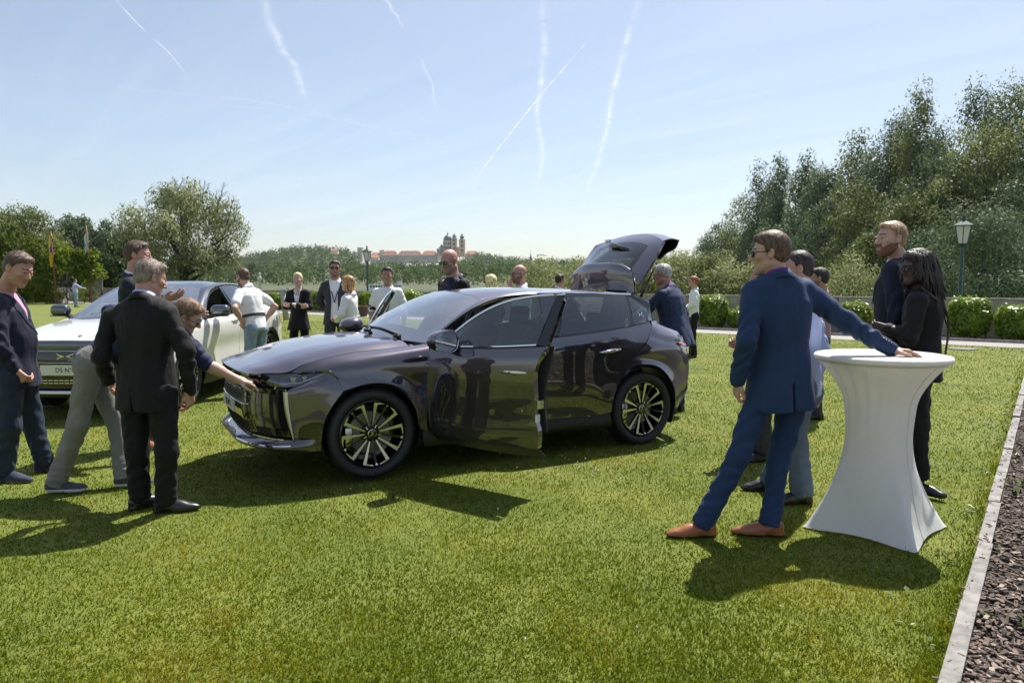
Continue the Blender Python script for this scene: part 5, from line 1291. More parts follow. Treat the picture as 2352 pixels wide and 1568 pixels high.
# church: nave, drum, dome, lantern, two towers
mb = MB(); mb.box((AX(1590), 14, (AZ(470) + AZ(600)) / 2), (AX(1765) - AX(1432), 22, AZ(470) - AZ(600))); nv = mb.build('nave', m_ochre, abbey)
mb = MB(); a, b = AX(1432) - .8, AX(1700); mb.add([(a, 2.4, AZ(470)), (b, 2.4, AZ(470)), (b, 25.6, AZ(470)), (a, 25.6, AZ(470)), (a + 8, 14, AZ(405)), (b, 14, AZ(395))], [(0, 1, 5, 4), (1, 2, 5), (2, 3, 4, 5), (3, 0, 4), (3, 2, 1, 0)]); mb.build('roof', m_verd, nv)
mb = MB()
for x in np.linspace(1455, 1740, 8): mb.box((AX(x), 2.9, AZ(505)), (2.0, .5, 4.5))
mb.build('windows', m_win, nv)['kind'] = 'stuff'
mb = MB()
for x in np.linspace(1440, 1760, 9): mb.box((AX(x), 2.8, AZ(520)), (.9, .6, 13))
mb.build('pilasters', m_cream, nv)['kind'] = 'stuff'
cx = AX(1603); R_ = (AX(1678) - AX(1528)) / 2
mb = MB(); mb.lathe([(R_, AZ(430)), (R_, AZ(335)), (R_ + .8, AZ(333)), (R_ + .8, AZ(328)), (0, AZ(328))], 24, (cx, 14, 0)); dr = mb.build('drum', m_cream, abbey, True, 30)
mb = MB()
for j in range(12):
    t = j * math.pi / 6 + .26; mb.box((cx + (R_ + .05) * math.cos(t), 14 + (R_ + .05) * math.sin(t), AZ(380)), (.5, 2.6, 5.2), rz=t)
mb.build('windows', m_win, dr)['kind'] = 'stuff'
mb = MB()
for j in range(12):
    t = j * math.pi / 6; mb.box((cx + (R_ + .1) * math.cos(t), 14 + (R_ + .1) * math.sin(t), AZ(382)), (.9, 1.3, 12), rz=t)
mb.build('pilasters', m_ochre, dr)['kind'] = 'stuff'
zd = AZ(328); Hd = AZ(232) - zd
mb = MB(); mb.lathe([(R_ * .98 * math.cos(t), zd + Hd * math.sin(t) ** .95) for t in np.linspace(.02, 1.38, 14)], 32, (cx, 14, 0)); mb.build('dome', m_copper, abbey, True)
mb = MB(); z0 = AZ(238); mb.lathe([(2.6, z0), (2.4, z0 + .5), (1.9, z0 + .8), (1.9, z0 + 4.2), (2.3, z0 + 4.4), (1.6, z0 + 5.4), (.5, z0 + 6.6), (.7, z0 + 7.2), (.15, z0 + 8), (.12, z0 + 9.6), (0, z0 + 9.7)], 16, (cx, 14, 0)); mb.build('lantern', m_ochre, abbey, True, 30)
for x0, x1, yt in ((1690, 1752, 292), (1805, 1905, 322)):
    c = (AX(x0) + AX(x1)) / 2; w = AX(x1) - AX(x0) if x0 > 1750 else (AX(1905) - AX(1805)) * .92
    yb = -2 if x0 > 1750 else 6
    t_ = MB(); t_.box((c, yb, (AZ(yt) + AZ(600)) / 2), (w, w, AZ(yt) - AZ(600))); t_ = t_.build('bell_tower', m_ochre, abbey)
    for yy in (yt, yt + 62, yt + 140):
        mb = MB(); mb.box((c, yb, AZ(yy)), (w + 1.6, w + 1.6, 1.2)); mb.build('cornice', m_cream, t_)
    mb = MB(); [mb.box((c + s_ * w * .42, yb - w / 2 - .1, (AZ(yt) + AZ(600)) / 2), (w * .16, .6, AZ(yt) - AZ(600))) for s_ in (-1, 1)]; mb.build('pilasters', m_cream, t_)['kind'] = 'stuff'
    mb = MB(); [mb.box((c, yb - w / 2 - .05, AZ(yy)), (w * .3, .5, 5.5)) for yy in (yt + 32, yt + 100, yt + 175)]; mb.build('windows', m_win, t_)['kind'] = 'stuff'
    mb = MB(); z0 = AZ(yt) + .6; h = (AZ(205) - z0)
    mb.lathe([(w * .50, z0), (w * .36, z0 + h * .08), (w * .30, z0 + h * .16), (w * .30, z0 + h * .30), (w * .36, z0 + h * .33), (w * .40, z0 + h * .43), (w * .26, z0 + h * .56), (w * .12, z0 + h * .62), (w * .16, z0 + h * .70), (w * .17, z0 + h * .76), (w * .05, z0 + h * .86), (w * .03, z0 + h), (0, z0 + h + .2)], 16, (c, yb, 0)); mb.build('onion_spire', m_copper, t_, True)
    mb = MB(); mb.lathe([(w * .36, AZ(yt) + .6), (w * .34, AZ(yt) + h * .18), (w * .36, AZ(yt) + h * .2)], 4, (c, yb, 0), a0=math.pi / 4); mb.build('gable', m_cream, t_)
mb = MB(); a, b = AX(1752), AX(1805); mb.box(((a + b) / 2, 2, (AZ(440) + AZ(600)) / 2), (b - a, 10, AZ(440) - AZ(600))); mb.build('west_front', m_ochre, abbey)
mb = MB(); mb.lathe([(1.5, AZ(425)), (1.5, AZ(410)), (1.7, AZ(405)), (.4, AZ(390)), (.3, AZ(378)), (0, AZ(376))], 10, (AX(1497), 10, 0)); mb.build('roof_turret', m_copper, abbey, True)
# small far houses and a spire
def house(px, py, Y, w, h, label):
    c = at(px, py, Y); mb = MB(); r = empty('house', tuple(c), 0, label, 'house')
    mb.box((0, 0, h * .3), (w, w * .7, h * .6)); mb.build('wall', m_cream, r)
    mb = MB(); mb.prism([(-w * .4, h * .6), (w * .4, h * .6), (0, h)], -w * .53, w * .53, 0); mb.build('roof', m_tile, r)
house(769, 583, 1180, 11, 8, 'small red-roofed house among the trees on the left hill')
house(862, 597, 1180, 12, 7, 'pale house at the foot of the abbey tower')
c = at(1219, 600, 1450); r = empty('church_spire', tuple(c), 0, 'thin dark church spire above the trees right of the abbey', 'spire')
mb = MB(); mb.lathe([(2.2, -6), (2.2, 6), (2.6, 6.3), (.8, 12), (.25, 20), (0, 22)], 8, (0, 0, 0)); mb.build('spire', m_copper, r, True)
# excursion boats at the landing stage
m_boat = mat('boat_white', (.70, .71, .70), .4); m_boatw = mat('boat_window', (.06, .08, .10), .15)
def boat(px, Y, L, label):
    x = (px - 1176) / FPX * Y; r = empty('river_boat', (x, Y, -2.4), R(8), label, 'boat')
    mb = MB(); mb.prism([(-L / 2, 1.3), (-L / 2 + 1, 0), (L / 2 - 2.2, 0), (L / 2, 1.5)], -2.2, 2.2, 1); mb.build('hull', m_boat, r)
    mb = MB(); mb.box((-L * .06, 0, 2.2), (L * .72, 3.6, 1.7)); cb = mb.build('cabin', m_boat, r)
    mb = MB(); [mb.box((-L * .06 + u * L * .09, -1.82, 2.35), (L * .066, .06, .8)) for u in range(-3, 4)]; mb.build('windows', m_boatw, cb)['kind'] = 'stuff'
    mb = MB(); mb.box((L * .2, 0, 3.7), (L * .16, 2.4, 1.4)); mb.tube([(-L * .1, 0, 3), (-L * .1, 0, 7)], .07, 6); mb.build('wheelhouse', m_boat, r)
boat(876, 300, 12, 'white excursion boat on the river behind the left lamp post')
boat(905, 330, 13, 'second white boat moored behind the man in the white shirt')
# ---- lamp posts
m_lamp = mat('lamp_green', (.018, .062, .050), .4, var=.2, vscale=6); m_opal = mat('opal_glass', (.72, .70, .66), .35, trans=.2)
def lamp(px, p, label):
    k = (px - 1176) / FPX; q = WP + WNV * p; s = (k * q[1] - q[0]) / (WT[0] - k * WT[1]); c = q + WT * s
    r = empty('lamp_post', (c[0], c[1], -.08), 0, label, 'lamp post', 'green lantern posts by the river')
    mb = MB(); mb.lathe([(.10, -.3), (.10, .12), (.075, .2), (.065, .9), (.085, .93), (.085, 1.0), (.055, 1.06), (.048, 2.68), (.075, 2.7), (.05, 2.74), (.0, 2.75)], 14); mb.build('post', m_lamp, r, True, 40)
    mb = MB(); mb.lathe([(.13, 2.76), (.225, 3.28)], 6); g = mb.build('lantern_glass', m_opal, r)
    mb = MB()
    for j in range(6):
        t = j * math.pi / 3; mb.tube([(.13 * math.cos(t), .13 * math.sin(t), 2.755), (.23 * math.cos(t), .23 * math.sin(t), 3.285)], .012, 5)
    mb.lathe([(.05, 2.72), (.14, 2.74), (.145, 2.775), (.12, 2.775)], 6); mb.lathe([(.22, 3.27), (.30, 3.275), (.30, 3.30), (.10, 3.42), (.05, 3.43), (.05, 3.47), (.028, 3.49), (.05, 3.53), (.03, 3.58), (0, 3.62)], 6); mb.build('lantern_frame', m_lamp, r)
lamp(2203, 4.4, 'green lantern post beyond the wall at the right, against the willow bush')
lamp(845, 4.6, 'green lantern post beyond the wall, in front of the abbey')
# ---- things at the far end of the lawn on the left
m_pole = mat('flagpole_red', (.22, .05, .035), .5); m_yel = mat('flag_yellow', (.72, .50, .02), .8); m_fblue = mat('flag_blue', (.05, .09, .35), .8); m_mint = mat('flag_mint', (.42, .58, .52), .8, col2=(.6, .68, .64), vscale=1.2)
def flag(px, Y, ytop, ybot, fx0, fx1, f0, f1, parts, label):
    x = (px - 1176) / FPX * Y; r = empty('flagpole', (x, Y, 0), 0, label, 'flag', 'flags on red poles')
    zt = Z(ytop, Y); mb = MB(); mb.tube([(0, 0, -.2), (-.06, 0, zt / 2), (-.16, 0, zt)], [.055, .045, .035], 8); mb.build('pole', m_pole, r, True)
    z0, z1 = Z(f0, Y), Z(f1, Y)
    G = []
    for t in np.linspace(0, 1, 26):
        z = z0 + (z1 - z0) * t; row = []
        for u in np.linspace(0, 1, 9): row.append((-.10 - u * (fx1 - fx0) * (.45 + .55 * math.sin(math.pi * min(1, .15 + t))) + .04 * math.sin(9 * t + 3 * u), .10 * math.sin(u * 7 + 5 * t), z - .12 * u))
        G.append(row)
    G = np.array(G)
    f = panel('flag_cloth', G, parts[0], r, .004, (0, -1, 0))
    if len(parts) > 1:
        panel('flag_emblem', G[3:15, 0:3] + [0, -.02, 0], parts[1], f, 0, (0, -1, 0))
flag(131, 52, 533, 690, 0, .30, 541, 611, [m_yel, m_fblue], 'yellow and blue flag hanging from a red pole on the left')
flag(212, 54, 518, 690, 0, .28, 535, 582, [m_mint], 'pale green banner hanging from a red pole left of the old willow')
m_sgreen = mat('sign_green', (.17, .22, .17), .5, var=.12, vscale=2); m_sdark = mat('sign_aubergine', (.045, .035, .05), .45); m_line = mat('sign_lines', (.42, .40, .30), .6); m_lineb = mat('sign_blue', (.12, .20, .34), .5); m_conc = mat('planter_concrete', (.38, .36, .34), .9, var=.15, vscale=3, bump=.3, bscale=30)
def board(px0, px1, y0, y1, Y, m, label, lines, extra=None, legs=True):
    a, b = at(px0, y0, Y), at(px1, y1, Y); w = b[0] - a[0]; h = a[2] - b[2]
    r = empty('signboard', ((a[0] + b[0]) / 2, Y, 0), 0, label, 'sign')
    mb = MB(); mb.box((0, 0, (a[2] + b[2]) / 2), (w, .08, h)); p = mb.build('board', m, r)
    mb = MB()
    for fz, fw, fx, ht in lines: mb.box((fx * w, -.045, b[2] + fz * h), (fw * w, .012, ht * h))
    mb.build('lettering', m_line, p)['kind'] = 'stuff'
    if extra: mb = MB(); mb.box((extra[0] * w, -.045, b[2] + extra[1] * h), (extra[2] * w, .012, extra[3] * h)); mb.build('panel', m_lineb, p)
    mb = MB(); [mb.tube([(s * w * .4, .06, -.1), (s * w * .4, .06, b[2] + .1)], .04, 6) for s in (-1, 1)]
    for s in (-1, 1):
        mb = MB(); mb.tube([(s * w * .4, .08, -.1), (s * w * .4, .08, b[2] + .2)], .04, 6); mb.build('leg', m_trim, r)
board(198.5, 236, 629, 666, 55, m_sgreen, 'green-grey signboard standing at the concrete wall', [(.92, .5, 0, .04), (.80, .42, 0, .04), (.56, .72, 0, .012), (.50, .60, -.02, .07), (.38, .55, 0, .06), (.14, .28, -.12, .08)], (.18, .14, .14, .1))
board(123.5, 154, 631.5, 654, 54, m_sdark, 'dark sign with pale lettering behind the small maple', [(.78, .5, -.1, .13), (.60, .52, -.04, .11), (.24, .33, -.15, .15)], (.3, .24, .3, .36))
x = (136 - 1176) / FPX * 54.5
r = empty('concrete_planter', (x, 54.5, 0), 0, 'square concrete planter below the dark sign', 'planter')
mb = MB(); mb.prism([(-.48, 0), (.48, 0), (.48, .9), (.42, .9), (.42, .8), (-.42, .8), (-.42, .9), (-.48, .9)], -.48, .48, 1); mb.build('box', m_conc, r)
mb = MB(); mb.box((-.22, -.50, .45), (.38, .03, .8)); mb.build('panel', m_trim, r)
# brown pot, grey post, white river marker
m_pot = mat('brown_pot', (.075, .045, .035), .7, var=.25, vscale=12, bump=.3); m_potr = mat('terracotta_rim', (.30, .12, .06), .7)
g = ground(835, 727); r = empty('plant_pot', tuple(g), 0, 'brown pot with terracotta rim beside the woman in white', 'pot')
mb = MB(); mb.lathe([(.0, 0), (.155, 0), (.19, .45), (.17, .45), (.16, .36), (0, .36)], 24); mb.build('pot', m_pot, r, True, 40)
mb = MB(); mb.lathe([(.18, .44), (.205, .45), (.205, .50), (.175, .50), (.17, .44)], 24); mb.build('rim', m_potr, r, True, 40)
mb = MB(); mb.tube(spline([(.19, -.06, .38), (.26, -.1, .30), (.20, -.1, .18)], 8), .018, 6); mb.build('handle', m_potr, r, True)
g = ground(650, 735); r = empty('grey_post', tuple(g), 0, 'grey metal stand between the white car and the blonde woman', 'post')
mb = MB(); mb.tube([(.14, 0, 0), (.0, 0, 1.25)], [.12, .10], 10); mb.build('column', m_conc, r, True); mb = MB(); mb.box((.02, 0, 1.28), (.42, .2, .08)); mb.build('bracket', m_satin, r)
c = at(597, 655, 75); r = empty('river_marker', tuple(c), 0, 'small white river marker in the reeds above the white-shirted man', 'marker')
mb = MB(); mb.lathe([(.12, -1), (.12, .5), (.22, .55), (.14, .9), (.05, 1.05), (.16, 1.2), (0, 1.3)], 10); mb.build('marker', m_boat, r, True)
# ---- vapour trails, high and thin
def trail(pts, w0, w1, dens, label, alt=1000.0, wob=.0, seed=0):
    rg = np.random.default_rng(seed); P = []
    for px, py in spline(np.array(pts, float), 60):
        d = ray(px, py); P.append(np.array([0, 0, EYE]) + d * (alt - EYE) / d[2])
    P = np.array(P); T = np.gradient(P, axis=0); T /= np.linalg.norm(T, axis=1)[:, None]
    B = np.stack([-T[:, 1], T[:, 0], np.zeros(60)], 1); D = np.linalg.norm(P, axis=1)[:, None] / FPX
    w = np.linspace(w0, w1, 60)[:, None] * D
    P = P + B * D * wob * np.stack([vnoise0(np.stack([np.linspace(0, 8, 60), np.full(60, seed + .3), np.zeros(60)], 1))], 1)
    us = np.linspace(-1, 1, 9)
    V = np.stack([P + B * w * u + np.array([0, 0, 1.0]) * (1 - u * u) * w * .35 for u in us], 1)
    o = mesh('vapour_trail', V.reshape(-1, 3), grid_faces(60, 9), trail_mat(dens), None, True)
    tag(o, label, 'vapour trail', 'vapour trails in the sky')
    a_ = np.tile(1 - np.abs(us), 60) * np.repeat(np.sin(np.linspace(.05, math.pi - .05, 60)) ** .35, 9)
    o.data.attributes.new('soft', 'FLOAT', 'POINT').data.foreach_set('value', a_.astype(np.float32))
    return o
_tm = {}
def trail_mat(d):
    if d in _tm: return _tm[d]
    m = bpy.data.materials.new('thin_cloud'); m.use_nodes = True; nt = m.node_tree; nt.nodes.clear()
    at_ = nt.nodes.new('ShaderNodeAttribute'); at_.attribute_name = 'soft'
    tc = nt.nodes.new('ShaderNodeTexCoord'); nz = nt.nodes.new('ShaderNodeTexNoise'); nz.inputs['Scale'].default_value = .006; nz.inputs['Detail'].default_value = 7; nz.inputs['Roughness'].default_value = .68
    nt.links.new(tc.outputs['Object'], nz.inputs['Vector'])
    m1 = nt.nodes.new('ShaderNodeMath'); m1.operation = 'MULTIPLY'; m2 = nt.nodes.new('ShaderNodeMath'); m2.operation = 'MULTIPLY'; m2.inputs[1].default_value = d * 1.6
    mr = nt.nodes.new('ShaderNodeMapRange'); mr.inputs[1].default_value = .36; mr.inputs[2].default_value = .62; nt.links.new(nz.outputs['Fac'], mr.inputs[0])
    pw_ = nt.nodes.new('ShaderNodeMath'); pw_.operation = 'POWER'; pw_.inputs[1].default_value = 1.7; nt.links.new(at_.outputs['Fac'], pw_.inputs[0])
    nt.links.new(pw_.outputs[0], m1.inputs[0]); nt.links.new(mr.outputs[0], m1.inputs[1]); nt.links.new(m1.outputs[0], m2.inputs[0])
    df = nt.nodes.new('ShaderNodeBsdfDiffuse'); df.inputs[0].default_value = (.9, .9, .9, 1); tl = nt.nodes.new('ShaderNodeBsdfTranslucent'); tl.inputs[0].default_value = (.9, .9, .9, 1); ad = nt.nodes.new('ShaderNodeMixShader'); ad.inputs[0].default_value = .6
    tr = nt.nodes.new('ShaderNodeBsdfTransparent'); mx = nt.nodes.new('ShaderNodeMixShader'); out = nt.nodes.new('ShaderNodeOutputMaterial')
    nt.links.new(df.outputs[0], ad.inputs[1]); nt.links.new(tl.outputs[0], ad.inputs[2]); nt.links.new(m2.outputs[0], mx.inputs[0]); nt.links.new(tr.outputs[0], mx.inputs[1]); nt.links.new(ad.outputs[0], mx.inputs[2]); nt.links.new(mx.outputs[0], out.inputs[0])
    _tm[d] = m; return m
trail([(1366, 76), (1230, 235), (1150, 335), (1078, 432)], 3.6, 3.2, .5, 'sharp thin white vapour trail slanting down to the abbey dome', seed=1)
trail([(1475, -10), (1440, 90), (1400, 250), (1385, 330), (1340, 460)], 14, 11, .26, 'broad ragged vapour trail highest right of centre', wob=4, seed=2)
trail([(1250, -10), (1245, 180), (1232, 270), (1245, 350), (1232, 450)], 16, 10, .24, 'wavering upright vapour trail above the bald man', wob=4, seed=3)
trail([(600, -10), (640, 100), (690, 190), (705, 250)], 20, 14, .20, 'soft broken vapour trail left of centre', wob=5, seed=4)
trail([(255, -10), (330, 70), (390, 125), (430, 175)], 3.5, 3.0, .36, 'thin vapour trail at the upper left', seed=5)
trail([(-20, 160), (300, 205), (620, 240), (900, 300), (1240, 358)], 5, 3, .20, 'long faint vapour trail crossing from the left edge', wob=5, seed=6)
trail([(380, 232), (700, 262), (960, 320), (1200, 375)], 3, 2, .22, 'lower of the two long faint vapour trails', wob=3, seed=7)
trail([(960, 130), (990, 190), (1005, 260)], 7, 4, .20, 'short faint vapour wisp above the abbey', wob=3, seed=8)
trail([(1390, 360), (1330, 400), (1290, 425)], 3, 2, .26, 'short slanting vapour streak right of the sharp trail', seed=9)
trail([(880, -20), (905, 30), (935, 70)], 10, 6, .16, 'faint vapour patch at the top left of centre', wob=6, seed=10)

# ---- a thin veil of cirrus, very high and streaky
cm = bpy.data.materials.new('cirrus_veil'); cm.use_nodes = True; nt = cm.node_tree; nt.nodes.clear()
tc = nt.nodes.new('ShaderNodeTexCoord'); mp = nt.nodes.new('ShaderNodeMapping'); mp.inputs['Scale'].default_value = (.00030, .00019, 1); mp.inputs['Rotation'].default_value = (0, 0, .5)
nz = nt.nodes.new('ShaderNodeTexNoise'); nz.inputs['Scale'].default_value = 1.0; nz.inputs['Detail'].default_value = 8; nz.inputs['Roughness'].default_value = .62; nz.inputs['Distortion'].default_value = .5
mr = nt.nodes.new('ShaderNodeMapRange'); mr.inputs[1].default_value = .3; mr.inputs[2].default_value = .75; mr.inputs[3].default_value = .085; mr.inputs[4].default_value = .165
df = nt.nodes.new('ShaderNodeBsdfDiffuse'); df.inputs[0].default_value = (.92, .92, .95, 1); tl = nt.nodes.new('ShaderNodeBsdfTranslucent'); tl.inputs[0].default_value = (.92, .92, .95, 1); ml = nt.nodes.new('ShaderNodeMixShader'); ml.inputs[0].default_value = .65
tr = nt.nodes.new('ShaderNodeBsdfTransparent'); mx = nt.nodes.new('ShaderNodeMixShader'); ou = nt.nodes.new('ShaderNodeOutputMaterial')
nt.links.new(tc.outputs['Object'], mp.inputs[0]); nt.links.new(mp.outputs[0], nz.inputs['Vector']); nt.links.new(nz.outputs['Fac'], mr.inputs[0]); nt.links.new(mr.outputs[0], mx.inputs[0])
nt.links.new(df.outputs[0], ml.inputs[1]); nt.links.new(tl.outputs[0], ml.inputs[2]); nt.links.new(tr.outputs[0], mx.inputs[1]); nt.links.new(ml.outputs[0], mx.inputs[2]); nt.links.new(mx.outputs[0], ou.inputs[0])
xs = np.linspace(-90000, 90000, 23); Vc = [(x, y, 1300 + 30 * math.sin(x * .00004) + 20 * math.sin(y * .00005)) for x in xs for y in xs]
mesh('cirrus', Vc, grid_faces(23, 23), cm, None, True)['kind'] = 'structure'
# ---- the air over the river valley
hz = bpy.data.materials.new('haze_air'); hz.use_nodes = True; nt = hz.node_tree; nt.nodes.clear()
pv = nt.nodes.new('ShaderNodeVolumePrincipled'); pv.inputs['Color'].default_value = (.86, .92, 1.0, 1); pv.inputs['Density'].default_value = .00006; pv.inputs['Anisotropy'].default_value = .35
ou = nt.nodes.new('ShaderNodeOutputMaterial'); nt.links.new(pv.outputs[0], ou.inputs['Volume'])
mb = MB(); mb.box((0, 1180, 73), (8200, 3000, 154)); mb.build('haze', hz)['kind'] = 'stuff'
# ================================================================ figures: smooth bodies from blended volumes
def nrm(v):
    v = np.asarray(v, float); return v / (np.linalg.norm(v) + 1e-12)
_NL = np.random.default_rng(3).random((32, 32, 32)).astype(np.float32) * 2 - 1
def vnoise(P):
    """smooth lattice noise"""
    i = np.floor(P).astype(int); f = P - i; f = f * f * (3 - 2 * f)
    x, y, z = [i[:, k] & 31 for k in range(3)]; X, Y, Z = [(i[:, k] + 1) & 31 for k in range(3)]
    fx, fy, fz = f[:, 0], f[:, 1], f[:, 2]
    a = _NL[x, y, z] * (1 - fx) + _NL[X, y, z] * fx; b = _NL[x, Y, z] * (1 - fx) + _NL[X, Y, z] * fx
    c = _NL[x, y, Z] * (1 - fx) + _NL[X, y, Z] * fx; d = _NL[x, Y, Z] * (1 - fx) + _NL[X, Y, Z] * fx
    return (a * (1 - fy) + b * fy) * (1 - fz) + (c * (1 - fy) + d * fy) * fz
class Cone:
    def __init__(s, a, b, ra, rb, k=.02, fold=None, sub=False):
        s.a, s.b, s.ra, s.rb, s.k, s.fold, s.sub = np.asarray(a, float), np.asarray(b, float), ra, rb, k, fold, sub
    def box(s):
        r = max(s.ra, s.rb) + .02; return np.minimum(s.a, s.b) - r, np.maximum(s.a, s.b) + r
    def d(s, P):
        ab = s.b - s.a; L = np.dot(ab, ab) + 1e-12
        t = np.clip((P - s.a) @ ab / L, 0, 1)
        r = s.ra + (s.rb - s.ra) * t
        q = P - s.a - t[:, None] * ab
        dd = np.sqrt((q * q).sum(1)) - r
        if s.fold:
            amp, fr, t0, t1 = s.fold   # soft rings of cloth between t0 and t1
            ll = math.sqrt(L)
            w = np.clip((t - t0) / .12, 0, 1) * np.clip((t1 - t) / .12, 0, 1)
            n = vnoise(P * 9.0)
            dd = dd - amp * w * np.sin(2 * math.pi * (fr * t * ll + .55 * n + .9 * (q[:, 0] - q[:, 1]) / .1))
        return dd
class Ell:
    def __init__(s, c, r, M=None, k=.02, sub=False):
        s.c, s.r, s.M, s.k, s.sub = np.asarray(c, float), np.asarray(r, float), M, k, sub
    def box(s):
        r = s.r.max() + .02; return s.c - r, s.c + r
    def d(s, P):
        q = P - s.c
        if s.M is not None: q = q @ s.M
        k0 = np.sqrt(((q / s.r) ** 2).sum(1)); k1 = np.sqrt(((q / s.r ** 2) ** 2).sum(1))
        return k0 * (k0 - 1) / (k1 + 1e-9)
class Tube:
    """elliptic sections along a path: pts, lateral axes, half width, half depth"""
    def __init__(s, pts, lat, a, b, n=2.4, k=.03, sub=False):
        s.p = np.asarray(pts, float); s.lat = np.asarray([nrm(v) for v in lat]); s.A = np.asarray(a, float); s.B = np.asarray(b, float); s.n, s.k, s.sub = n, k, sub
    def box(s):
        r = max(s.A.max(), s.B.max()) + .03; return s.p.min(0) - r, s.p.max(0) + r
    def d(s, P):
        best = None
        m = len(s.p) - 1
        for i in range(m):
            ab = s.p[i + 1] - s.p[i]; L = np.dot(ab, ab)
            t0 = (P - s.p[i]) @ ab / L; t = np.clip(t0, 0, 1)
            ax = ab / math.sqrt(L)
            c = s.p[i] + t[:, None] * ab; q = P - c
            lat = s.lat[i] * (1 - t[:, None]) + s.lat[i + 1] * t[:, None]
            lat = lat - (lat @ ax)[:, None] * ax; lat /= np.linalg.norm(lat, axis=1)[:, None]
            fr = np.cross(ax, lat)
            u = (q * lat).sum(1); v = (q * fr).sum(1)
            a = s.A[i] + (s.A[i + 1] - s.A[i]) * t; b = s.B[i] + (s.B[i + 1] - s.B[i]) * t
            r = ((np.abs(u) / a) ** s.n + (np.abs(v) / b) ** s.n) ** (1 / s.n) + 1e-6
            rho = np.sqrt(u * u + v * v) + 1e-6
            d = rho * (1 - 1 / r)
            d = np.where(r < .3, -np.minimum(a, b) * .7, d)
            end = np.abs(t0 - t) * math.sqrt(L)
            d = np.where(end > 0, np.where(d > 0, np.sqrt(d * d + end * end), end), d)
            best = d if best is None else np.minimum(best, d)
        return best
class Cut:
    """removes where fn(P) < 0"""
    def __init__(s, fn, k=.006, box=None): s.fn, s.k, s.bx, s.sub = fn, k, box, True
    def box(s): return s.bx
    def d(s, P): return s.fn(P)
def smin(a, b, k):
    h = np.clip(.5 + .5 * (b - a) / k, 0, 1)
    return b * (1 - h) + a * h - k * h * (1 - h)
def surf(prims, h, noise=(), pad=.03, post=None):
    """mesh of the blended volumes, voxel size h"""
    lo = np.min([p.box()[0] for p in prims if not p.sub], 0) - pad; hi = np.max([p.box()[1] for p in prims if not p.sub], 0) + pad
    n = np.ceil((hi - lo) / h).astype(int) + 1
    D = np.full(n, .5, np.float32)
    ax = [lo[k] + h * np.arange(n[k]) for k in range(3)]
    for p in prims:
        bx = p.box()
        if bx is None: b0, b1 = lo, hi
        else: b0, b1 = bx
        m = p.k + 3 * h
        i0 = np.clip(np.floor((b0 - m - lo) / h).astype(int), 0, n); i1 = np.clip(np.ceil((b1 + m - lo) / h).astype(int) + 1, 0, n)
        if (i1 <= i0).any(): continue
        sl = tuple(slice(a, b) for a, b in zip(i0, i1))
        X = np.stack(np.meshgrid(ax[0][sl[0]], ax[1][sl[1]], ax[2][sl[2]], indexing='ij'), -1).reshape(-1, 3)
        d = p.d(X).astype(np.float32).reshape(D[sl].shape)
        if p.sub: D[sl] = -smin(-D[sl], d if not isinstance(p, Cut) else d, p.k) if False else -smin(-D[sl], d, p.k)
        else: D[sl] = smin(D[sl], d, p.k)
    if noise:
        msk = np.abs(D) < 3.5 * h
        I = np.argwhere(msk); X = lo + I * h
        v = np.zeros(len(X), np.float32)
        for amp, fr in noise: v += amp * vnoise(X * np.asarray(fr, float) + 7.3)
        D[msk] -= v
    if post is not None:
        msk = np.abs(D) < 4.5 * h
        D[msk] += post(lo + np.argwhere(msk) * h)
    return nets(D, lo, h)
def nets(D, lo, h):
    S = D < 0
    nx, ny, nz = D.shape
    c = [D[i:nx - 1 + i, j:ny - 1 + j, k:nz - 1 + k] for i in (0, 1) for j in (0, 1) for k in (0, 1)]
    s = [S[i:nx - 1 + i, j:ny - 1 + j, k:nz - 1 + k] for i in (0, 1) for j in (0, 1) for k in (0, 1)]
    cnt = sum(x.astype(np.int8) for x in s)
    act = (cnt > 0) & (cnt < 8)
    idx = np.full(act.shape, -1, np.int64); A = np.argwhere(act); idx[act] = np.arange(len(A))
    cv = np.stack([x[act] for x in c], 1); sv = np.stack([x[act] for x in s], 1)
    off = np.array([(i, j, k) for i in (0, 1) for j in (0, 1) for k in (0, 1)], float)
    acc = np.zeros((len(A), 3)); w = np.zeros(len(A))
    for a in range(8):
        for b in range(a + 1, 8):
            if np.abs(off[a] - off[b]).sum() != 1: continue
            m = sv[:, a] != sv[:, b]
            t = cv[:, a] / (cv[:, a] - cv[:, b] + 1e-12)
            p = off[a] + t[:, None] * (off[b] - off[a])
            acc[m] += p[m]; w[m] += 1
    V = lo + h * (A + acc / w[:, None])
    F = []
    for axis in range(3):
        sl0 = [slice(None)] * 3; sl1 = [slice(None)] * 3
        sl0[axis] = slice(0, D.shape[axis] - 1); sl1[axis] = slice(1, D.shape[axis])
        ch = S[tuple(sl0)] != S[tuple(sl1)]
        o = [k for k in range(3) if k != axis]
        E = np.argwhere(ch)
        E = E[(E[:, o[0]] > 0) & (E[:, o[1]] > 0) & (E[:, o[0]] < D.shape[o[0]] - 1) & (E[:, o[1]] < D.shape[o[1]] - 1)]
        if not len(E): continue
        ins = S[tuple(E.T)]
        q = []
        for d0, d1 in ((1, 1), (0, 1), (0, 0), (1, 0)):
            e = E.copy(); e[:, o[0]] -= d0; e[:, o[1]] -= d1; q.append(idx[tuple(e.T)])
        q = np.stack(q, 1)
        fl = ins if axis != 1 else ~ins
        q[~fl] = q[~fl][:, ::-1]
        F.append(q)
    return V, np.vstack(F)

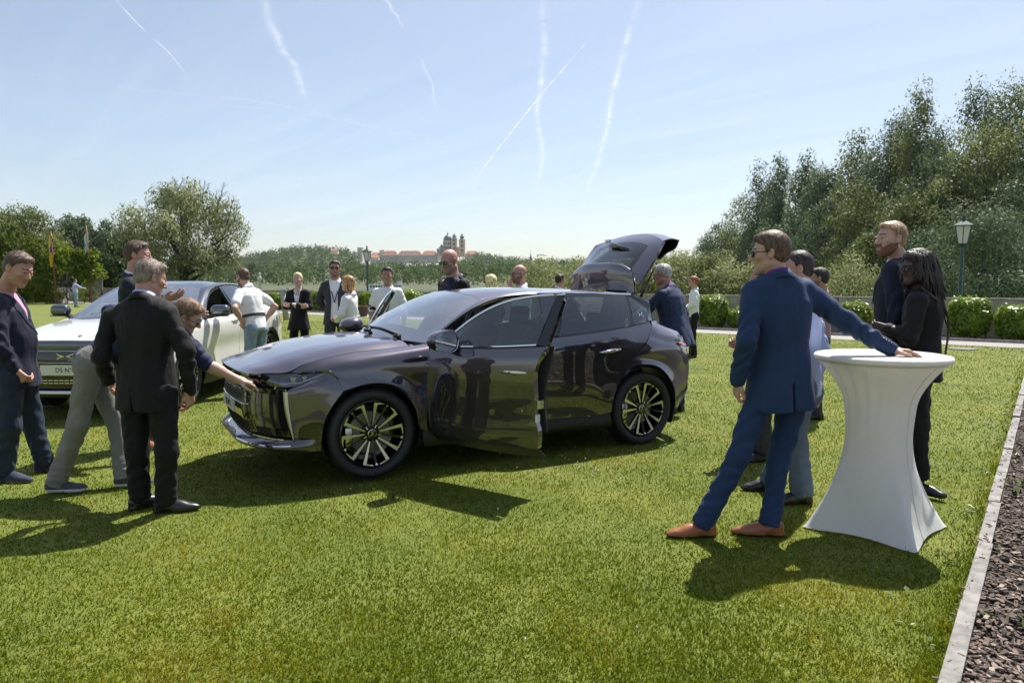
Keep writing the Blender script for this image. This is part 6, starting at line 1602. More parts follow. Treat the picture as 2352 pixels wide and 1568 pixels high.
# ---------------------------------------------------------------- head, hair, hands, shoes (in their own axes)
def head_prims(M, c, s, jaw=1.0, female=False, fat=0.0, lookdown=0):
    """M columns: right, forward, up"""
    g = lambda x, y, z: c + s * (M @ np.array([x, y, z]))
    P = [Ell(g(0, -.014, .036), s * np.array([.074, .095, .086]), M, .01),
         Ell(g(0, .028, -.034), s * np.array([.060 + fat * .01, .064, .084]), M, .03 * s)]
    jw = .052 * jaw + fat * .008
    for q in (-1, 1):
        P.append(Cone(g(q * jw, -.004, -.058), g(q * .012, .068, -.098), .024 * s, .021 * s, .025 * s))
        P.append(Ell(g(q * .042, .057, -.016), s * np.array([.026, .026, .022]), M, .02 * s))
        P.append(Cone(g(q * .004, .080, .026), g(q * .042, .066, .024), .013 * s, .011 * s, .012 * s))
    P += [Ell(g(0, .066, -.1), s * np.array([.024, .022, .019]), M, .015 * s)]
    P += [Ell(g(q * .031, .096, .006), s * np.array([.017, .017, .012]), M, .012 * s, sub=True) for q in (-1, 1)]
    P += [Cone(g(0, .082, .018), g(0, .109, -.028), .008 * s, .0125 * s, .010 * s), Ell(g(.011, .097, -.033), s * np.array([.008, .010, .007]), M, .006 * s), Ell(g(-.011, .097, -.033), s * np.array([.008, .010, .007]), M, .006 * s)]
    P += [Cone(g(-.021, .079, -.063), g(.021, .079, -.063), .008 * s, .008 * s, .006 * s), Cone(g(-.017, .080, -.0725), g(.017, .080, -.0725), .0085 * s, .0085 * s, .006 * s),
          Cone(g(-.024, .092, -.0675), g(.024, .092, -.0675), .0045 * s, .0045 * s, .003 * s, sub=True)]
    P += [Ell(g(q * .031, .0745, .005), s * np.array([.0135, .0130, .0115]), M, .003 * s) for q in (-1, 1)]
    for q in (-1, 1): P += [Cone(g(q * .020, .087, .0135), g(q * .043, .081, .0125), .0052 * s, .0052 * s, .004 * s), Cone(g(q * .021, .084, -.004), g(q * .042, .079, -.004), .0050 * s, .0050 * s, .004 * s)]
    for q in (-1, 1):
        Me = M @ np.array([[math.cos(.35), -q * math.sin(.35), 0], [q * math.sin(.35), math.cos(.35), 0], [0, 0, 1]])
        P.append(Ell(g(q * .079, -.012, .000), s * np.array([.008, .019, .031]), Me, .006 * s))
        P.append(Ell(g(q * .086, -.006, .004), s * np.array([.005, .010, .018]), Me, .005 * s, sub=True))
        P.append(Ell(g(q * .076, -.002, -.020), s * np.array([.008, .010, .014]), Me, .006 * s))
    return P
HAIRLINE = {
    'short': ([-.13, -.06, -.028, -.018, .012, .026, .045, .075, .13], [-.075, -.068, -.055, -.012, -.006, .034, .050, .078, .088]),
    'receding': ([-.13, -.06, -.028, -.018, .010, .022, .035, .060, .13], [-.065, -.06, -.05, -.012, -.004, .040, .062, .098, .112]),
    'low': ([-.13, -.06, -.028, -.018, .014, .026, .045, .075, .13], [-.085, -.08, -.06, -.02, -.012, .028, .044, .064, .070]),
    'long': ([-.13, -.02, .012, .030, .045, .075, .13], [-.12, -.12, -.10, .0, .046, .074, .084]),
}
def hair_mesh(M, c, s, style, seed=0, h=.005):
    g = lambda x, y, z: c + s * (M @ np.array([x, y, z]))
    rng = np.random.default_rng(seed)
    line = HAIRLINE[{'buzz': 'short', 'bun': 'long', 'pony': 'long', 'dread': 'long', 'side': 'low'}.get(style, style)]
    t = {'buzz': .004, 'receding': .007, 'dread': .016, 'long': .012, 'bun': .006, 'pony': .006, 'side': .011}.get(style, .0075)
    P = [Ell(g(0, -.016, .038), s * np.array([.076 + t * .75, .096 + t, .087 + t]), M, .01)]
    P.append(Ell(g(0, .045, .085), s * np.array([.055, .045, .030 + t * .6]), M, .02 * s)) if style not in ('receding', 'buzz') else None
    P.append(Ell(g(0, -.045, -.02), s * np.array([.064, .062, .06]), M, .02 * s))
    if style == 'long':
        for q in (-1, 1): P.append(Cone(g(q * .062, .0, .02), g(q * .075, -.02, -.2), .028 * s, .026 * s, .03 * s))
        P.append(Tube([g(0, -.07, .0), g(0, -.085, -.14), g(0, -.075, -.30)], [M[:, 0]] * 3, [.075 * s, .085 * s, .05 * s], [.03 * s, .03 * s, .015 * s], 2.2, .03 * s))
    if style == 'bun': P.append(Ell(g(0, -.125, .03), s * np.array([.034, .030, .034]), M, .012 * s))
    if style == 'pony': P += [Cone(g(0, -.10, .01), g(.03, -.15, -.05), .022 * s, .030 * s, .02 * s), Cone(g(.03, -.15, -.05), g(.05, -.16, -.15), .03 * s, .012 * s, .02 * s)]
    def cut(X):
        q = (X - c) @ M / s
        f = np.interp(q[:, 1], line[0], line[1]) + .006 * vnoise(X * 90)
        d = (q[:, 2] - f) * s * .8
        if style in ('long',): d = np.maximum(d, (-.012 - q[:, 1]) * s)
        if style in ('bun', 'pony'): d = np.maximum(d, (-.03 - q[:, 1] + .25 * (q[:, 2] + .02)) * s)
        return d
    P.append(Cut(cut, .006))
    thin = (lambda X: (t + .002) * s * (1 - np.clip(cut(X) / (.034 * s), 0, 1)) ** 1.3) if style not in ('long', 'dread') else None
    V, F = surf(P, h * s, noise=((.0026 * s, (38, 38, 26)), (.0012 * s, (110, 110, 40))) if style != 'dread' else ((.006 * s, (70, 70, 40)),), post=thin)
    # loose strands over the surface
    if style in ('buzz',): nst = 900
    else: nst = 2600 if h < .0058 and s > .5 else 1500
    i = rng.integers(0, max(1, len(V)), nst)
    C = V[i]; N = C - (c + s * (M @ np.array([0, -.02, .02]))); N /= np.linalg.norm(N, axis=1)[:, None]
    flow = {'long': np.array([0, -.2, -1]), 'side': np.array([.9, -.3, -.2]), 'bun': np.array([0, -1, .1]), 'pony': np.array([0, -1, -.1])}.get(style, np.array([.15, -.4, -.5]))
    T = np.tile(M @ flow, (nst, 1)); fwd = ((C - c) @ M)[:, 1] > .045 * s
    if style in ('short', 'receding', 'buzz'): T[fwd] = M @ np.array([.2, .7, .5])
    T += rng.normal(0, .22, T.shape); T -= (T * N).sum(1)[:, None] * N; T /= np.linalg.norm(T, axis=1)[:, None] + 1e-9
    T = T + N * rng.uniform(.02, .22 if style not in ('long', 'bun', 'pony', 'side') else .10, nst)[:, None]
    B = np.cross(T, N); ln = s * rng.uniform(.008, .030 if style != 'buzz' else .012, nst)[:, None]; wd = s * .0016
    C = C - N * .002
    SV = np.stack([C - B * wd, C + B * wd, C + T * ln], 1).reshape(-1, 3)
    n = len(V)
    SF = [tuple(n + 3 * k + j for j in range(3)) for k in range(nst)]
    return np.vstack([V, SV]), [tuple(f) for f in F] + SF
FING = [(-.030, .088, .038, .0092, (.036, .023, .020)), (-.010, .092, .040, .0095, (.041, .026, .021)), (.010, .089, .036, .0092, (.038, .024, .021)), (.028, .081, .030, .0080, (.030, .018, .018))]
def hand_prims(w, dirv, palm, s=1.0, thumb=1, curl=(25, 30, 30, 35), thumb_curl=20, spread=3, pts=None):
    """w: wrist; dirv: towards the fingers; palm: out of the palm; thumb: +1 when the thumb is on the side of dirv x palm"""
    y = nrm(dirv); z = np.asarray(palm, float); z = nrm(z - (z @ y) * y); x = np.cross(y, z) * thumb   # x towards the thumb
    g = lambda a, b, c: w + s * (x * a + y * b + z * c)
    P = []
    for i, (fx, fy, _, r, ph) in enumerate(FING):
        fx = -fx   # index finger on the thumb side
        P.append(Cone(g(fx * .55, .004, 0), g(fx, fy, -.004), .0145 * s, .0125 * s, .012 * s))
        p = g(fx, fy, -.003); a = 0.0; sp = math.radians(spread) * (fx / .02)
        c = curl[i] if np.ndim(curl) else curl
        for j, L in enumerate(ph):
            a += math.radians(c * (1.0, 1.15, .7)[j])
            d = y * math.cos(a) * math.cos(sp) + x * math.sin(sp) + z * math.sin(a)
            q = p + d * L * s * 1.06
            P.append(Cone(p, q, r * s * (1 - .07 * j), r * s * (.95 - .09 * j), .004 * s)); p = q
    ta = math.radians(thumb_curl)
    t0 = g(.016, .018, .006); t1 = g(.043, .048, .012 + .012 * math.sin(ta)); t2 = g(.052 - .012 * math.sin(ta), .078, .016 + .028 * math.sin(ta)); t3 = g(.054 - .024 * math.sin(ta), .100, .018 + .042 * math.sin(ta))
    P += [Cone(t0, t1, .0165 * s, .0135 * s, .012 * s), Cone(t1, t2, .0118 * s, .0105 * s, .004 * s), Cone(t2, t3, .0105 * s, .0088 * s, .003 * s)]
    P.append(Cone(w - y * .04 * s, g(0, .02, 0), .026 * s, .024 * s, .02 * s))
    return P
def shoe_mesh(an, toe, s=1.0, style='oxford', h=.006, heel=0.0, pitch=0.0):
    """an: ankle; toe: horizontal direction"""
    y = nrm([toe[0], toe[1], 0]); z = np.array([0, 0, 1.0])
    if pitch: y = nrm(y * math.cos(pitch) - z * math.sin(pitch)); z = nrm(z - (z @ y) * y)
    x = np.cross(y, z); M = np.stack([x, y, z], 1)
    b = np.asarray(an, float) - z * .085 * s
    g = lambda a, c, d: b + s * (x * a + y * c + z * d)
    wd = 1.0 if style != 'pump' else .82
    P = [Ell(g(0, -.035, .045 + heel), s * np.array([.036 * wd, .046, .05]), M, .03 * s), Ell(g(0, .05, .040 + heel * .5), s * np.array([.041 * wd, .085, .043]), M, .04 * s), Ell(g(.004, .125, .028), s * np.array([.044 * wd, .072, .030]), M, .03 * s), Cone(g(0, -.03, .06), g(0, -.02, .105), .036 * s, .037 * s, .03 * s)]
    if style == 'oxford': P.append(Ell(g(.004, .185, .021), s * np.array([.028, .04, .020]), M, .02 * s))
    if style == 'sneaker': P.append(Ell(g(.002, .16, .032), s * np.array([.040, .05, .030]), M, .02 * s))
    if style == 'oxford': P += [Cone(g(0, -.045, .012), g(0, -.03, .014), .040 * s, .038 * s, .008), Cone(g(.002, .06, .008), g(.004, .14, .008), .044 * s, .043 * s, .008)]
    if heel: P.append(Cone(g(0, -.06, 0), g(0, -.055, .06), .012 * s, .02 * s, .01))
    P.append(Cut(lambda X: (X - b) @ z - .004, .003))
    V, F = surf(P, h)
    lz = (V - b) @ z; ly = (V - b) @ y
    fz = lz[F].mean(1); fy = ly[F].mean(1)
    sole = .016 if style != 'sneaker' else .032
    mi = (fz < sole * s).astype(int)
    return V, F, mi
m_skin = {}
def skin(name, col):
    m = mat(name, col, .48, spec=.4, var=.07, vscale=30, bump=.08, bscale=260)
    b = m.node_tree.nodes['Principled BSDF']
    b.inputs['Subsurface Weight'].default_value = .12
    b.inputs['Subsurface Radius'].default_value = (.012, .005, .003)
    return m
SKIN = skin('skin_fair', (.52, .315, .235)); SKIN_RED = skin('skin_ruddy', (.50, .27, .205)); SKIN_TAN = skin('skin_tan', (.42, .235, .165)); SKIN_DARK = skin('skin_dark', (.055, .026, .017)); SKIN_PALE = skin('skin_pale', (.58, .38, .30))
LIPS = mat('lips', (.40, .17, .145), .45); LIPS_D = mat('lips_dark', (.08, .032, .026), .4)
EYEW = mat('eye_white', (.36, .30, .27), .25); IRIS = mat('iris', (.03, .022, .016), .15)
BEARD = mat('beard_shadow', (.235, .135, .095), .75, bump=.4, bscale=400, var=.25, vscale=45); BEARD_GREY = mat('beard_grey', (.36, .245, .19), .75, bump=.4, bscale=400, var=.2, vscale=45)
def hairmat(name, col, rough=.45):
    return mat(name, col, rough, col2=[min(1, k * 2.6 + .015) for k in col], vscale=55, bump=.25, bscale=300, spec=.35, stretch=(1, 1, .35))
BROW = mat('eyebrow', (.17, .10, .07), .8)
H_BROWN = hairmat('hair_brown', (.055, .030, .018)); H_DARK = hairmat('hair_dark', (.014, .010, .009)); H_SAND = hairmat('hair_sandy', (.20, .125, .07)); H_GREY = hairmat('hair_grey', (.26, .25, .24)); H_BLOND = hairmat('hair_blond', (.50, .36, .19)); H_GOLD = hairmat('hair_golden_brown', (.24, .13, .055)); H_SALT = hairmat('hair_greying_brown', (.13, .10, .08)); H_RED = hairmat('hair_auburn', (.16, .06, .025))
def cloth(name, col, rough=.72, sheen=.04, var=.08, bump=.25, fine=420, vs=6, spec=.3):
    m = mat(name, col, rough, var=var, vscale=vs, sheen=sheen, spec=spec)
    nt = m.node_tree; b = nt.nodes['Principled BSDF']
    tc = nt.nodes['Texture Coordinate']
    n1 = nt.nodes.new('ShaderNodeTexNoise'); n1.inputs['Scale'].default_value = 14; n1.inputs['Detail'].default_value = 3; n1.inputs['Distortion'].default_value = .6
    mp = nt.nodes.new('ShaderNodeMapping'); mp.inputs['Scale'].default_value = (1, 1, .45)
    nt.links.new(tc.outputs['Object'], mp.inputs[0]); nt.links.new(mp.outputs[0], n1.inputs['Vector'])
    n2 = nt.nodes.new('ShaderNodeTexNoise'); n2.inputs['Scale'].default_value = fine
    nt.links.new(tc.outputs['Object'], n2.inputs['Vector'])
    b1 = nt.nodes.new('ShaderNodeBump'); b1.inputs['Strength'].default_value = bump; b1.inputs['Distance'].default_value = .05
    b2 = nt.nodes.new('ShaderNodeBump'); b2.inputs['Strength'].default_value = .25; b2.inputs['Distance'].default_value = .002
    nt.links.new(n1.outputs['Fac'], b1.inputs['Height']); nt.links.new(n2.outputs['Fac'], b2.inputs['Height']); nt.links.new(b1.outputs[0], b2.inputs['Normal']); nt.links.new(b2.outputs[0], b.inputs['Normal'])
    return m
m_shades = mat('sunglass_black', (.008, .008, .009), .08, coat=.5)
m_belt = mat('belt_leather', (.02, .018, .017), .45)
m_lanyard = mat('lanyard_blue', (.045, .04, .22), .6)
m_button = mat('button_dark', (.02, .02, .025), .35)

def basis_from(front, up):
    y = nrm(front); z = np.asarray(up, float); x = nrm(np.cross(y, z)); z = np.cross(x, y)
    return np.stack([x, y, z], 1)

def person(J, sp, label, group=None):
    """J: joints in the world; sp: what the person wears. One Empty on the ground, the body and the clothes below it."""
    J = {k: np.asarray(v, float) for k, v in J.items()}
    H = sp.get('size', 1.0); hv = sp.get('voxel', .010)
    wd = sp.get('wide', 1.0); dp = sp.get('deep', 1.0)
    base = (J['anL'] + J['anR']) / 2; base[2] = sp.get('floor', 0.0)
    for k in J:
        if k[:3] not in ('dir', 'pal', 'toe', 'fac', 'hup'): J[k] = J[k] - base
    root = empty('person', base, 0, label, 'person', group)
    lat_s = nrm(J['shR'] - J['shL']); lat_h = nrm(J['hipR'] - J['hipL'])
    up = nrm(J['neck'] - J['pelvis']); front = nrm(np.cross(up, lat_s)); front_h = nrm(np.cross(up, lat_h))
    hip = J['pelvis']; nk = J['neck']; sh_c = (J['shL'] + J['shR']) / 2
    waist = hip * .62 + nk * .38 + front * .0; chest = hip * .28 + nk * .72
    if 'waist' in J: waist = J['waist']
    latm = nrm(lat_s + lat_h)
    hc = J['head']; face = nrm(J['face']); hup = nrm(J.get('hup', [0, 0, 1])); HM = basis_from(face, hup)
    hs = sp.get('head', 1.0) * H
    # ---- body: head and neck, hands, and what is under the clothes
    VV, FF, n = [], [], 0; MI = []
    P = head_prims(HM, hc, hs, sp.get('jaw', 1.0), fat=sp.get('fat', 0))
    nb = nk + up * -.03
    P += [Cone(hc + hs * (HM @ np.array([0, -.028, -.055])), nb, .054 * hs * sp.get('neckw', 1), .064 * hs * sp.get('neckw', 1), .03 * hs), Cone(nb, nb - up * .06, .065 * hs, .10 * H, .04)]
    V, F = surf(P, sp.get('head_voxel', .0042))
    fc = V[F].mean(1); q = (fc - hc) @ HM / hs
    mi = np.zeros(len(F), int)
    lip = (np.abs(q[:, 0]) < .023) & (q[:, 2] > -.082) & (q[:, 2] < -.057) & (q[:, 1] > .078)
    eye = False
    ed = [np.sqrt(((q - np.array([k * .031, .0745, .005])) ** 2 / np.array([.0150, .0148, .0130]) ** 2).sum(1)) for k in (-1, 1)]
    eye = (np.minimum(*ed) < 1) & (q[:, 1] > .079) & (q[:, 2] > .0005) & (q[:, 2] < .0105)
    iris = eye & (np.abs(np.abs(q[:, 0]) - .031) < .0066) & (np.abs(q[:, 2] - .006) < .0068)
    brow = (np.abs(np.abs(q[:, 0]) - .030) < .021) & (np.abs(q[:, 2] - .033 + .12 * np.abs(np.abs(q[:, 0]) - .026)) < .0052) & (q[:, 1] > .05)
    bd = sp.get('beard')
    if bd:
        jaw_ = (q[:, 2] < -.03 - .25 * np.clip(.03 - np.abs(q[:, 0]), 0, 1)) & (q[:, 2] > -.135) & (q[:, 1] > -.012 - .3 * (q[:, 2] + .05)) & ~((q[:, 2] > -.05) & (np.abs(q[:, 0]) < .035) & (q[:, 1] > .094))
        ck = (np.abs(q[:, 0]) > .03) & (q[:, 2] > -.048 + .9 * np.clip(.075 - q[:, 1], 0, .06) - .03 + .02)
        mi[jaw_ & ~(ck & (q[:, 1] > .04))] = 5
    mi[brow] = 4; mi[lip] = 1; mi[eye] = 2; mi[iris] = 3
    VV.append(V); FF.append(F); MI.append(mi); n += len(V)
    for S_ in 'LR':
        w, el = J['wr' + S_], J['el' + S_]
        hd = sp.get('hand' + S_)
        dv = J.get('dir' + S_, w - el); pal = J.get('pal' + S_, -lat_s if S_ == 'R' else lat_s)
        th = (1 if S_ == 'R' else -1) * -1
        hp = []
        if hd != 'none':
            hp = hand_prims(w + nrm(dv) * .0, dv, pal, H * sp.get('handsize', 1.0), th, **(hd or {}))
        bare = sp.get('bare_arms', False)
        ra = .041 * H if bare else .033 * H
        hp += [Cone(el, w, ra, .027 * H, .02)]
        if bare: hp += [Cone(J['sh' + S_] * .3 + el * .7, el, .047 * H, .041 * H, .02), Cone(el * .75 + w * .25, el * .6 + w * .4, .044 * H, .041 * H, .02)]
        V, F = surf(hp, sp.get('hand_voxel', .0042))
        VV.append(V); FF.append(F + n); MI.append(np.zeros(len(F), int)); n += len(V)
    bp = [Tube([hip, waist, chest, nb - up * .05], [lat_h, latm, lat_s, lat_s], np.array([.12, .11, .13, .08]) * H, np.array([.08, .075, .085, .05]) * H, 2.2, .03)]
    for S_ in 'LR':
        bp += [Cone(J['sh' + S_], J['el' + S_], .035 * H, .03 * H, .03), Cone(sh_c, J['sh' + S_], .05 * H, .04 * H, .03), Cone(J['hip' + S_], J['kn' + S_], .05 * H, .04 * H, .03), Cone(J['kn' + S_], J['an' + S_], .04 * H, .03 * H, .03), Cone(J['el' + S_], J['wr' + S_], .028 * H, .022 * H, .02)]
    V, F = surf(bp, .02); VV.append(V); FF.append(F + n); MI.append(np.zeros(len(F), int))
    sk = sp['skin']
    body = mesh('body', np.vstack(VV), np.vstack(FF), None, root, True, None, [sk, sp.get('lips', LIPS), EYEW, IRIS, sp.get('browm', BROW), sp.get('beardm', BEARD)], np.concatenate(MI))
    # ---- hair
    if sp.get('style') and sp['style'] != 'bald':
        V, F = hair_mesh(HM, hc, hs, sp['style'], sp.get('seed', 1), sp.get('hair_voxel', .0055))
        mesh('hair', V, F, sp['hair'], root, True)
    # ---- legs
    tw = sp.get('leg', 1.0) * H
    tr = []
    flare = sp.get('hem', .060) * H
    kr = .068 * tw
    for S_, sg in (('L', -1), ('R', 1)):
        h0 = J['hip' + S_]; k0 = J['kn' + S_]; a0 = J['an' + S_]
        dn = nrm(a0 - k0); end = a0 + dn * sp.get('hem_drop', .022) * H
        tr += [Cone(h0, k0, .092 * tw * (wd + 1) / 2, kr, .03, (.0035, 7, .25, .98)), Cone(k0, end, kr, flare, .035, (.004, 8, .02, 1.05)), Cone(end - dn * .13, end, flare * .98, flare * 1.06, .02, (.0055, 15, 0, 1))]
        tr.append(Ell(h0 - front_h * .035 * dp + up * .01, np.array([.075, .075, .10]) * H, None, .05))
        tr.append(Cut(lambda X, e=end, d_=dn: -((X - e) @ d_ - .004), .004, (end - .13, end + .13)))
    tr.insert(0, Tube([hip - up * .06, hip + up * .02, waist - up * .02], [lat_h, lat_h, latm], np.array([.155, .158, .145]) * H * wd, np.array([.115, .118, .108]) * H * dp, 2.3, .04))
    if sp.get('skirted'): pass
    V, F = surf(tr, hv, noise=((.007, (15, 15, 3.2)), (.0035, (30, 30, 12))))
    trs = mesh(sp.get('leg_name', 'trousers'), V, F, sp['trousers'], root, True)
    # ---- belt
    if sp.get('belt'):
        bw = waist - up * .045
        if 'beltz' in sp: bw = hip + up * sp['beltz']
        L_ = latm; Fr = nrm(np.cross(up, L_)); th = np.linspace(0, 2 * math.pi, 49)
        a_, b_ = .150 * H * wd + (.020 if not sp.get('jacket') else .006), .113 * H * dp + (.020 if not sp.get('jacket') else .006)
        e = 2.3
        ring = np.array([bw + L_ * (np.sign(math.cos(t)) * abs(math.cos(t)) ** (2 / e) * a_) + Fr * (np.sign(math.sin(t)) * abs(math.sin(t)) ** (2 / e) * b_) for t in th])
        G = np.stack([ring - up * .019, ring, ring + up * .019], 1)
        panel('belt', G, sp['belt'], root, .006, None)
    # ---- shirt: what shows at the neck, chest and cuffs
    A_ = np.array([.150, .150, .140, .158, .165, .135, .072]) * H * wd
    B_ = np.array([.118, .114, .110, .118, .112, .082, .068]) * H * dp
    tops = [hip - up * .03, hip + up * .06, waist, chest - up * .06, chest + up * .03, (chest + nk) / 2 + up * .035, nk + up * .0]
    lats = [lat_h, lat_h, latm, lat_s, lat_s, lat_s, lat_s]
    def torso(off, low=0, bulk=1.0):
        pts = list(tops); a = A_ + off; b = B_ + off
        if low: pts = [hip - up * low] + pts[1:]; a = a.copy(); b = b.copy(); a[0] += sp.get('skirt', .028) * H; b[0] += sp.get('skirt', .028) * .8 * H; a[1] += .012 * H; b[1] += .012 * H
        return Tube(pts, lats, a * np.r_[np.full(6, bulk), 1], b * np.r_[np.full(6, bulk), 1], 2.35, .03)
    belly = sp.get('belly', 0)
    outer = sp.get('jacket')
    shirt = sp.get('shirt')
    def neckring(r, zoff, tube_r, tilt=.25, open_=.0, k=None):
        pts = []
        for t in np.linspace(open_, 2 * math.pi - open_, 22):
            # t = 0 in front
            d = front * math.cos(t) + lat_s * math.sin(t)
            pts.append(nb + up * (zoff - tilt * r * math.cos(t) * 1.0) + d * r)
        return pts
    if shirt is not None:
        pr = [torso(.004 if outer else .012)]
        if belly: pr.append(Ell(waist + front * .05 * dp + up * .01, np.array([.14, .12, .15]) * H * belly, None, .08))
        sl = sp.get('sleeve', 'long')
        for S_, sg in (('L', -1), ('R', 1)):
            s0, e0, w0 = J['sh' + S_], J['el' + S_], J['wr' + S_]
            if not outer:
                pr += [Cone(s0 - lat_s * sg * .02, s0 * .45 + e0 * .55, .066 * H, .060 * H, .05, (.004, 12, .3, 1))]
                if sl == 'long': pr += [Cone(s0 * .45 + e0 * .55, e0, .060 * H, .052 * H, .03, (.006, 14, 0, 1)), Cone(e0, e0 * .06 + w0 * .94, .050 * H, .036 * H, .03, (.006, 14, 0, 1))]
                elif sl == 'rolled': pr += [Cone(s0 * .45 + e0 * .55, e0, .060 * H, .054 * H, .03, (.006, 14, 0, 1))]
                elif sl == 'short': pr += [Cone(s0 * .6 + e0 * .4, s0 * .35 + e0 * .65, .062 * H, .063 * H, .02)]
            else:
                pr.append(Cone(e0 * .3 + w0 * .7, e0 * .0 + w0 * 1.0 - nrm(w0 - e0) * .002, .034 * H, .0345 * H, .01))
        V, F = surf(pr, hv, noise=((.004, (13, 13, 7)), (.003, (30, 30, 18))) if not outer else ())
        sh = mesh('shirt', V, F, shirt, root, True)
        if sp.get('collar', True):
            mb = MB()
            r = .066 * hs * sp.get('neckw', 1)
            for up_, rr in ((.012, .0),):
                G = []
                for t in np.linspace(.22, 2 * math.pi - .22, 30):
                    d = front * math.cos(t) + lat_s * math.sin(t)
                    zt = -.030 * math.cos(t)
                    fl = .5 + .5 * math.cos(t)
                    top = nb + up * (.052 + zt) + d * (r + .004); bot = nb + up * (.012 + zt - .028 * fl) + d * (r + .020 + .012 * fl)
                    G.append([top - d * .004, top, bot])
                G = np.array(G)
            panel('collar', G, sp.get('collarm', shirt), sh, .003, None)
        if sl == 'rolled' and not outer:
            for S_ in 'LR':
                mb = MB(); e0, s0 = J['el' + S_], J['sh' + S_]; d = nrm(e0 - s0)
                mb.tube([e0 - d * .075, e0 - d * .06, e0 - d * .015, e0 + d * .0], [.050 * H, .060 * H, .060 * H, .050 * H], 16); mb.build('cuff', sp.get('cuff', shirt), sh, True)
    # ---- jacket
    if outer is not None:
        low = sp.get('jacket_low', .10) * H
        jt = torso(.018, low)
        pr = [jt]
        if belly: pr.append(Ell(waist + front * .05 * dp + up * .01, np.array([.15, .13, .16]) * H * belly, None, .08))
        for S_, sg in (('L', -1), ('R', 1)):
            s0, e0, w0 = J['sh' + S_], J['el' + S_], J['wr' + S_]
            pr += [Ell(s0 - lat_s * sg * .04 * H - up * .002, np.array([.075, .066, .046]) * H, np.stack([lat_s, np.cross(up, lat_s), up], 1), .04),
                   Cone(nk - up * .028 * H, s0 - lat_s * sg * .02, .050 * H, .052 * H, .05), Cone(s0 - lat_s * sg * .012 - up * .012, e0, .068 * H, .058 * H, .016, (.0055, 9, .40, 1.1)), Cone(e0, e0 * .03 + w0 * .97, .057 * H, .046 * H, .025, (.006, 11, -.1, .8))]
        if 'creases' in sp:
            for a, b, r in sp['creases']: pr.append(Cone(np.asarray(a) - base, np.asarray(b) - base, r, r * .6, .02))
        vz = sp.get('vee', .30)
        if vz:
            zf = lambda X: ((X - (nk - up * vz)) @ up)
            def vcut(X):
                h_ = zf(X); u_ = np.abs((X - nk) @ lat_s); f_ = (X - nk) @ front
                w = np.maximum(u_ - np.clip(h_, -.05, .6) * sp.get('vee_w', .26), -h_)
                return np.maximum(w, -(f_ - .0))
            pr.append(Cut(vcut, .006))
        if sp.get('open_front'):
            def fcut(X):
                u_ = np.abs((X - nk) @ lat_s); f_ = (X - nk) @ front; h_ = (X - hip) @ up
                return np.maximum(u_ - sp['open_front'] * (1 + .6 * np.clip(.2 - h_, 0, .4) / .3), -(f_ - .02))
            pr.append(Cut(fcut, .006))
        if sp.get('vent', True):
            def vent(X):
                u_ = np.abs((X - hip) @ lat_h); f_ = (X - hip) @ front_h; h_ = (X - hip) @ up
                return np.maximum(np.maximum(u_ - .003 - .006 * np.clip(-h_ / low, 0, 1), f_ + .06), h_ - .03)
            pr.append(Cut(vent, .003))
        def neckcut(X):
            return np.maximum(np.linalg.norm((X - nb) - ((X - nb) @ up)[:, None] * up, axis=1) - .066 * hs, -((X - nb) @ up - .02))
        pr.append(Cut(neckcut, .005))
        V, F = surf(pr, hv, noise=((.0095, (11, 11, 2.2)), (.0045, (25, 25, 7))))
        jk = mesh(sp.get('jacket_name', 'jacket'), V, F, outer, root, True)
        # collar and lapels
        r = .070 * hs * sp.get('neckw', 1)
        if sp.get('lapel', True):
            G = []
            for t in np.linspace(.55, 2 * math.pi - .55, 34):
                d = front * math.cos(t) + lat_s * math.sin(t); fl = .5 + .5 * math.cos(t)
                zt = -.034 * math.cos(t)
                top = nb + up * (.036 + zt - .02 * fl) + d * (r + .010); bot = nb + up * (-.004 + zt - .05 * fl) + d * (r + .034 + .018 * fl)
                G.append([top - d * .005 - up * .01, top, (top + bot) / 2 + d * .006, bot])
            panel('jacket_collar', np.array(G), outer, jk, .005, None)
        if sp.get('lapel', True) and vz and vz >= .2:
            from mathutils.bvhtree import BVHTree
            bv = BVHTree.FromPolygons([tuple(v) for v in V], [tuple(f) for f in F])
            vw = sp.get('vee_w', .26)
            for sg in (-1, 1):
                G = []
                for t in np.linspace(.10, 1, 16):
                    h_ = vz * (1 - t); row = []
                    wl_ = float(np.interp(t, [.1, .34, .40, .42, .75, 1], [.030, .072, .078, .062, .040, .004])) * H
                    for e in (0, .5, 1):
                        u_ = sg * (vw * h_ + .006 + wl_ * e)
                        o_ = nk - up * (vz - h_) * 1.0 * 0 + up * (h_ - vz) + lat_s * u_
                        hit = bv.ray_cast(Vector(o_ + front * .5), Vector(-front), 1.0)[0]
                        p_ = np.array(hit) if hit is not None else o_ + front * .12
                        row.append(p_ + front * (.0075 - .004 * abs(e - .5)))
                    G.append(row)
                panel('lapel', np.array(G), outer, jk, .004, tuple(front))
        # buttons on the cuffs
        if sp.get('cuff_buttons'):
            for S_ in 'LR':
                e0, w0 = J['el' + S_], J['wr' + S_]; d = nrm(w0 - e0)
                o = nrm(sp['cuff_buttons'][S_]); o = nrm(o - (o @ d) * d)
                for k in range(4):
                    mb = MB(); c_ = w0 - d * (.035 + .017 * k) + o * .047 * H
                    mb.add(*_disc(c_, o, .0065, .004)); mb.build('button', m_button, jk, True)
    # ---- shoes
    for S_ in 'LR':
        V, F, mi = shoe_mesh(J['an' + S_], J.get('toe' + S_, front_h), H * sp.get('shoe_scale', 1.0), sp.get('shoe_style', 'oxford'), sp.get('shoe_voxel', .0065), sp.get('heel', 0), sp.get('pitch' + S_, 0))
        mesh('shoe', V, F, None, root, True, None, [sp['shoe'], sp.get('sole', m_belt)], mi)
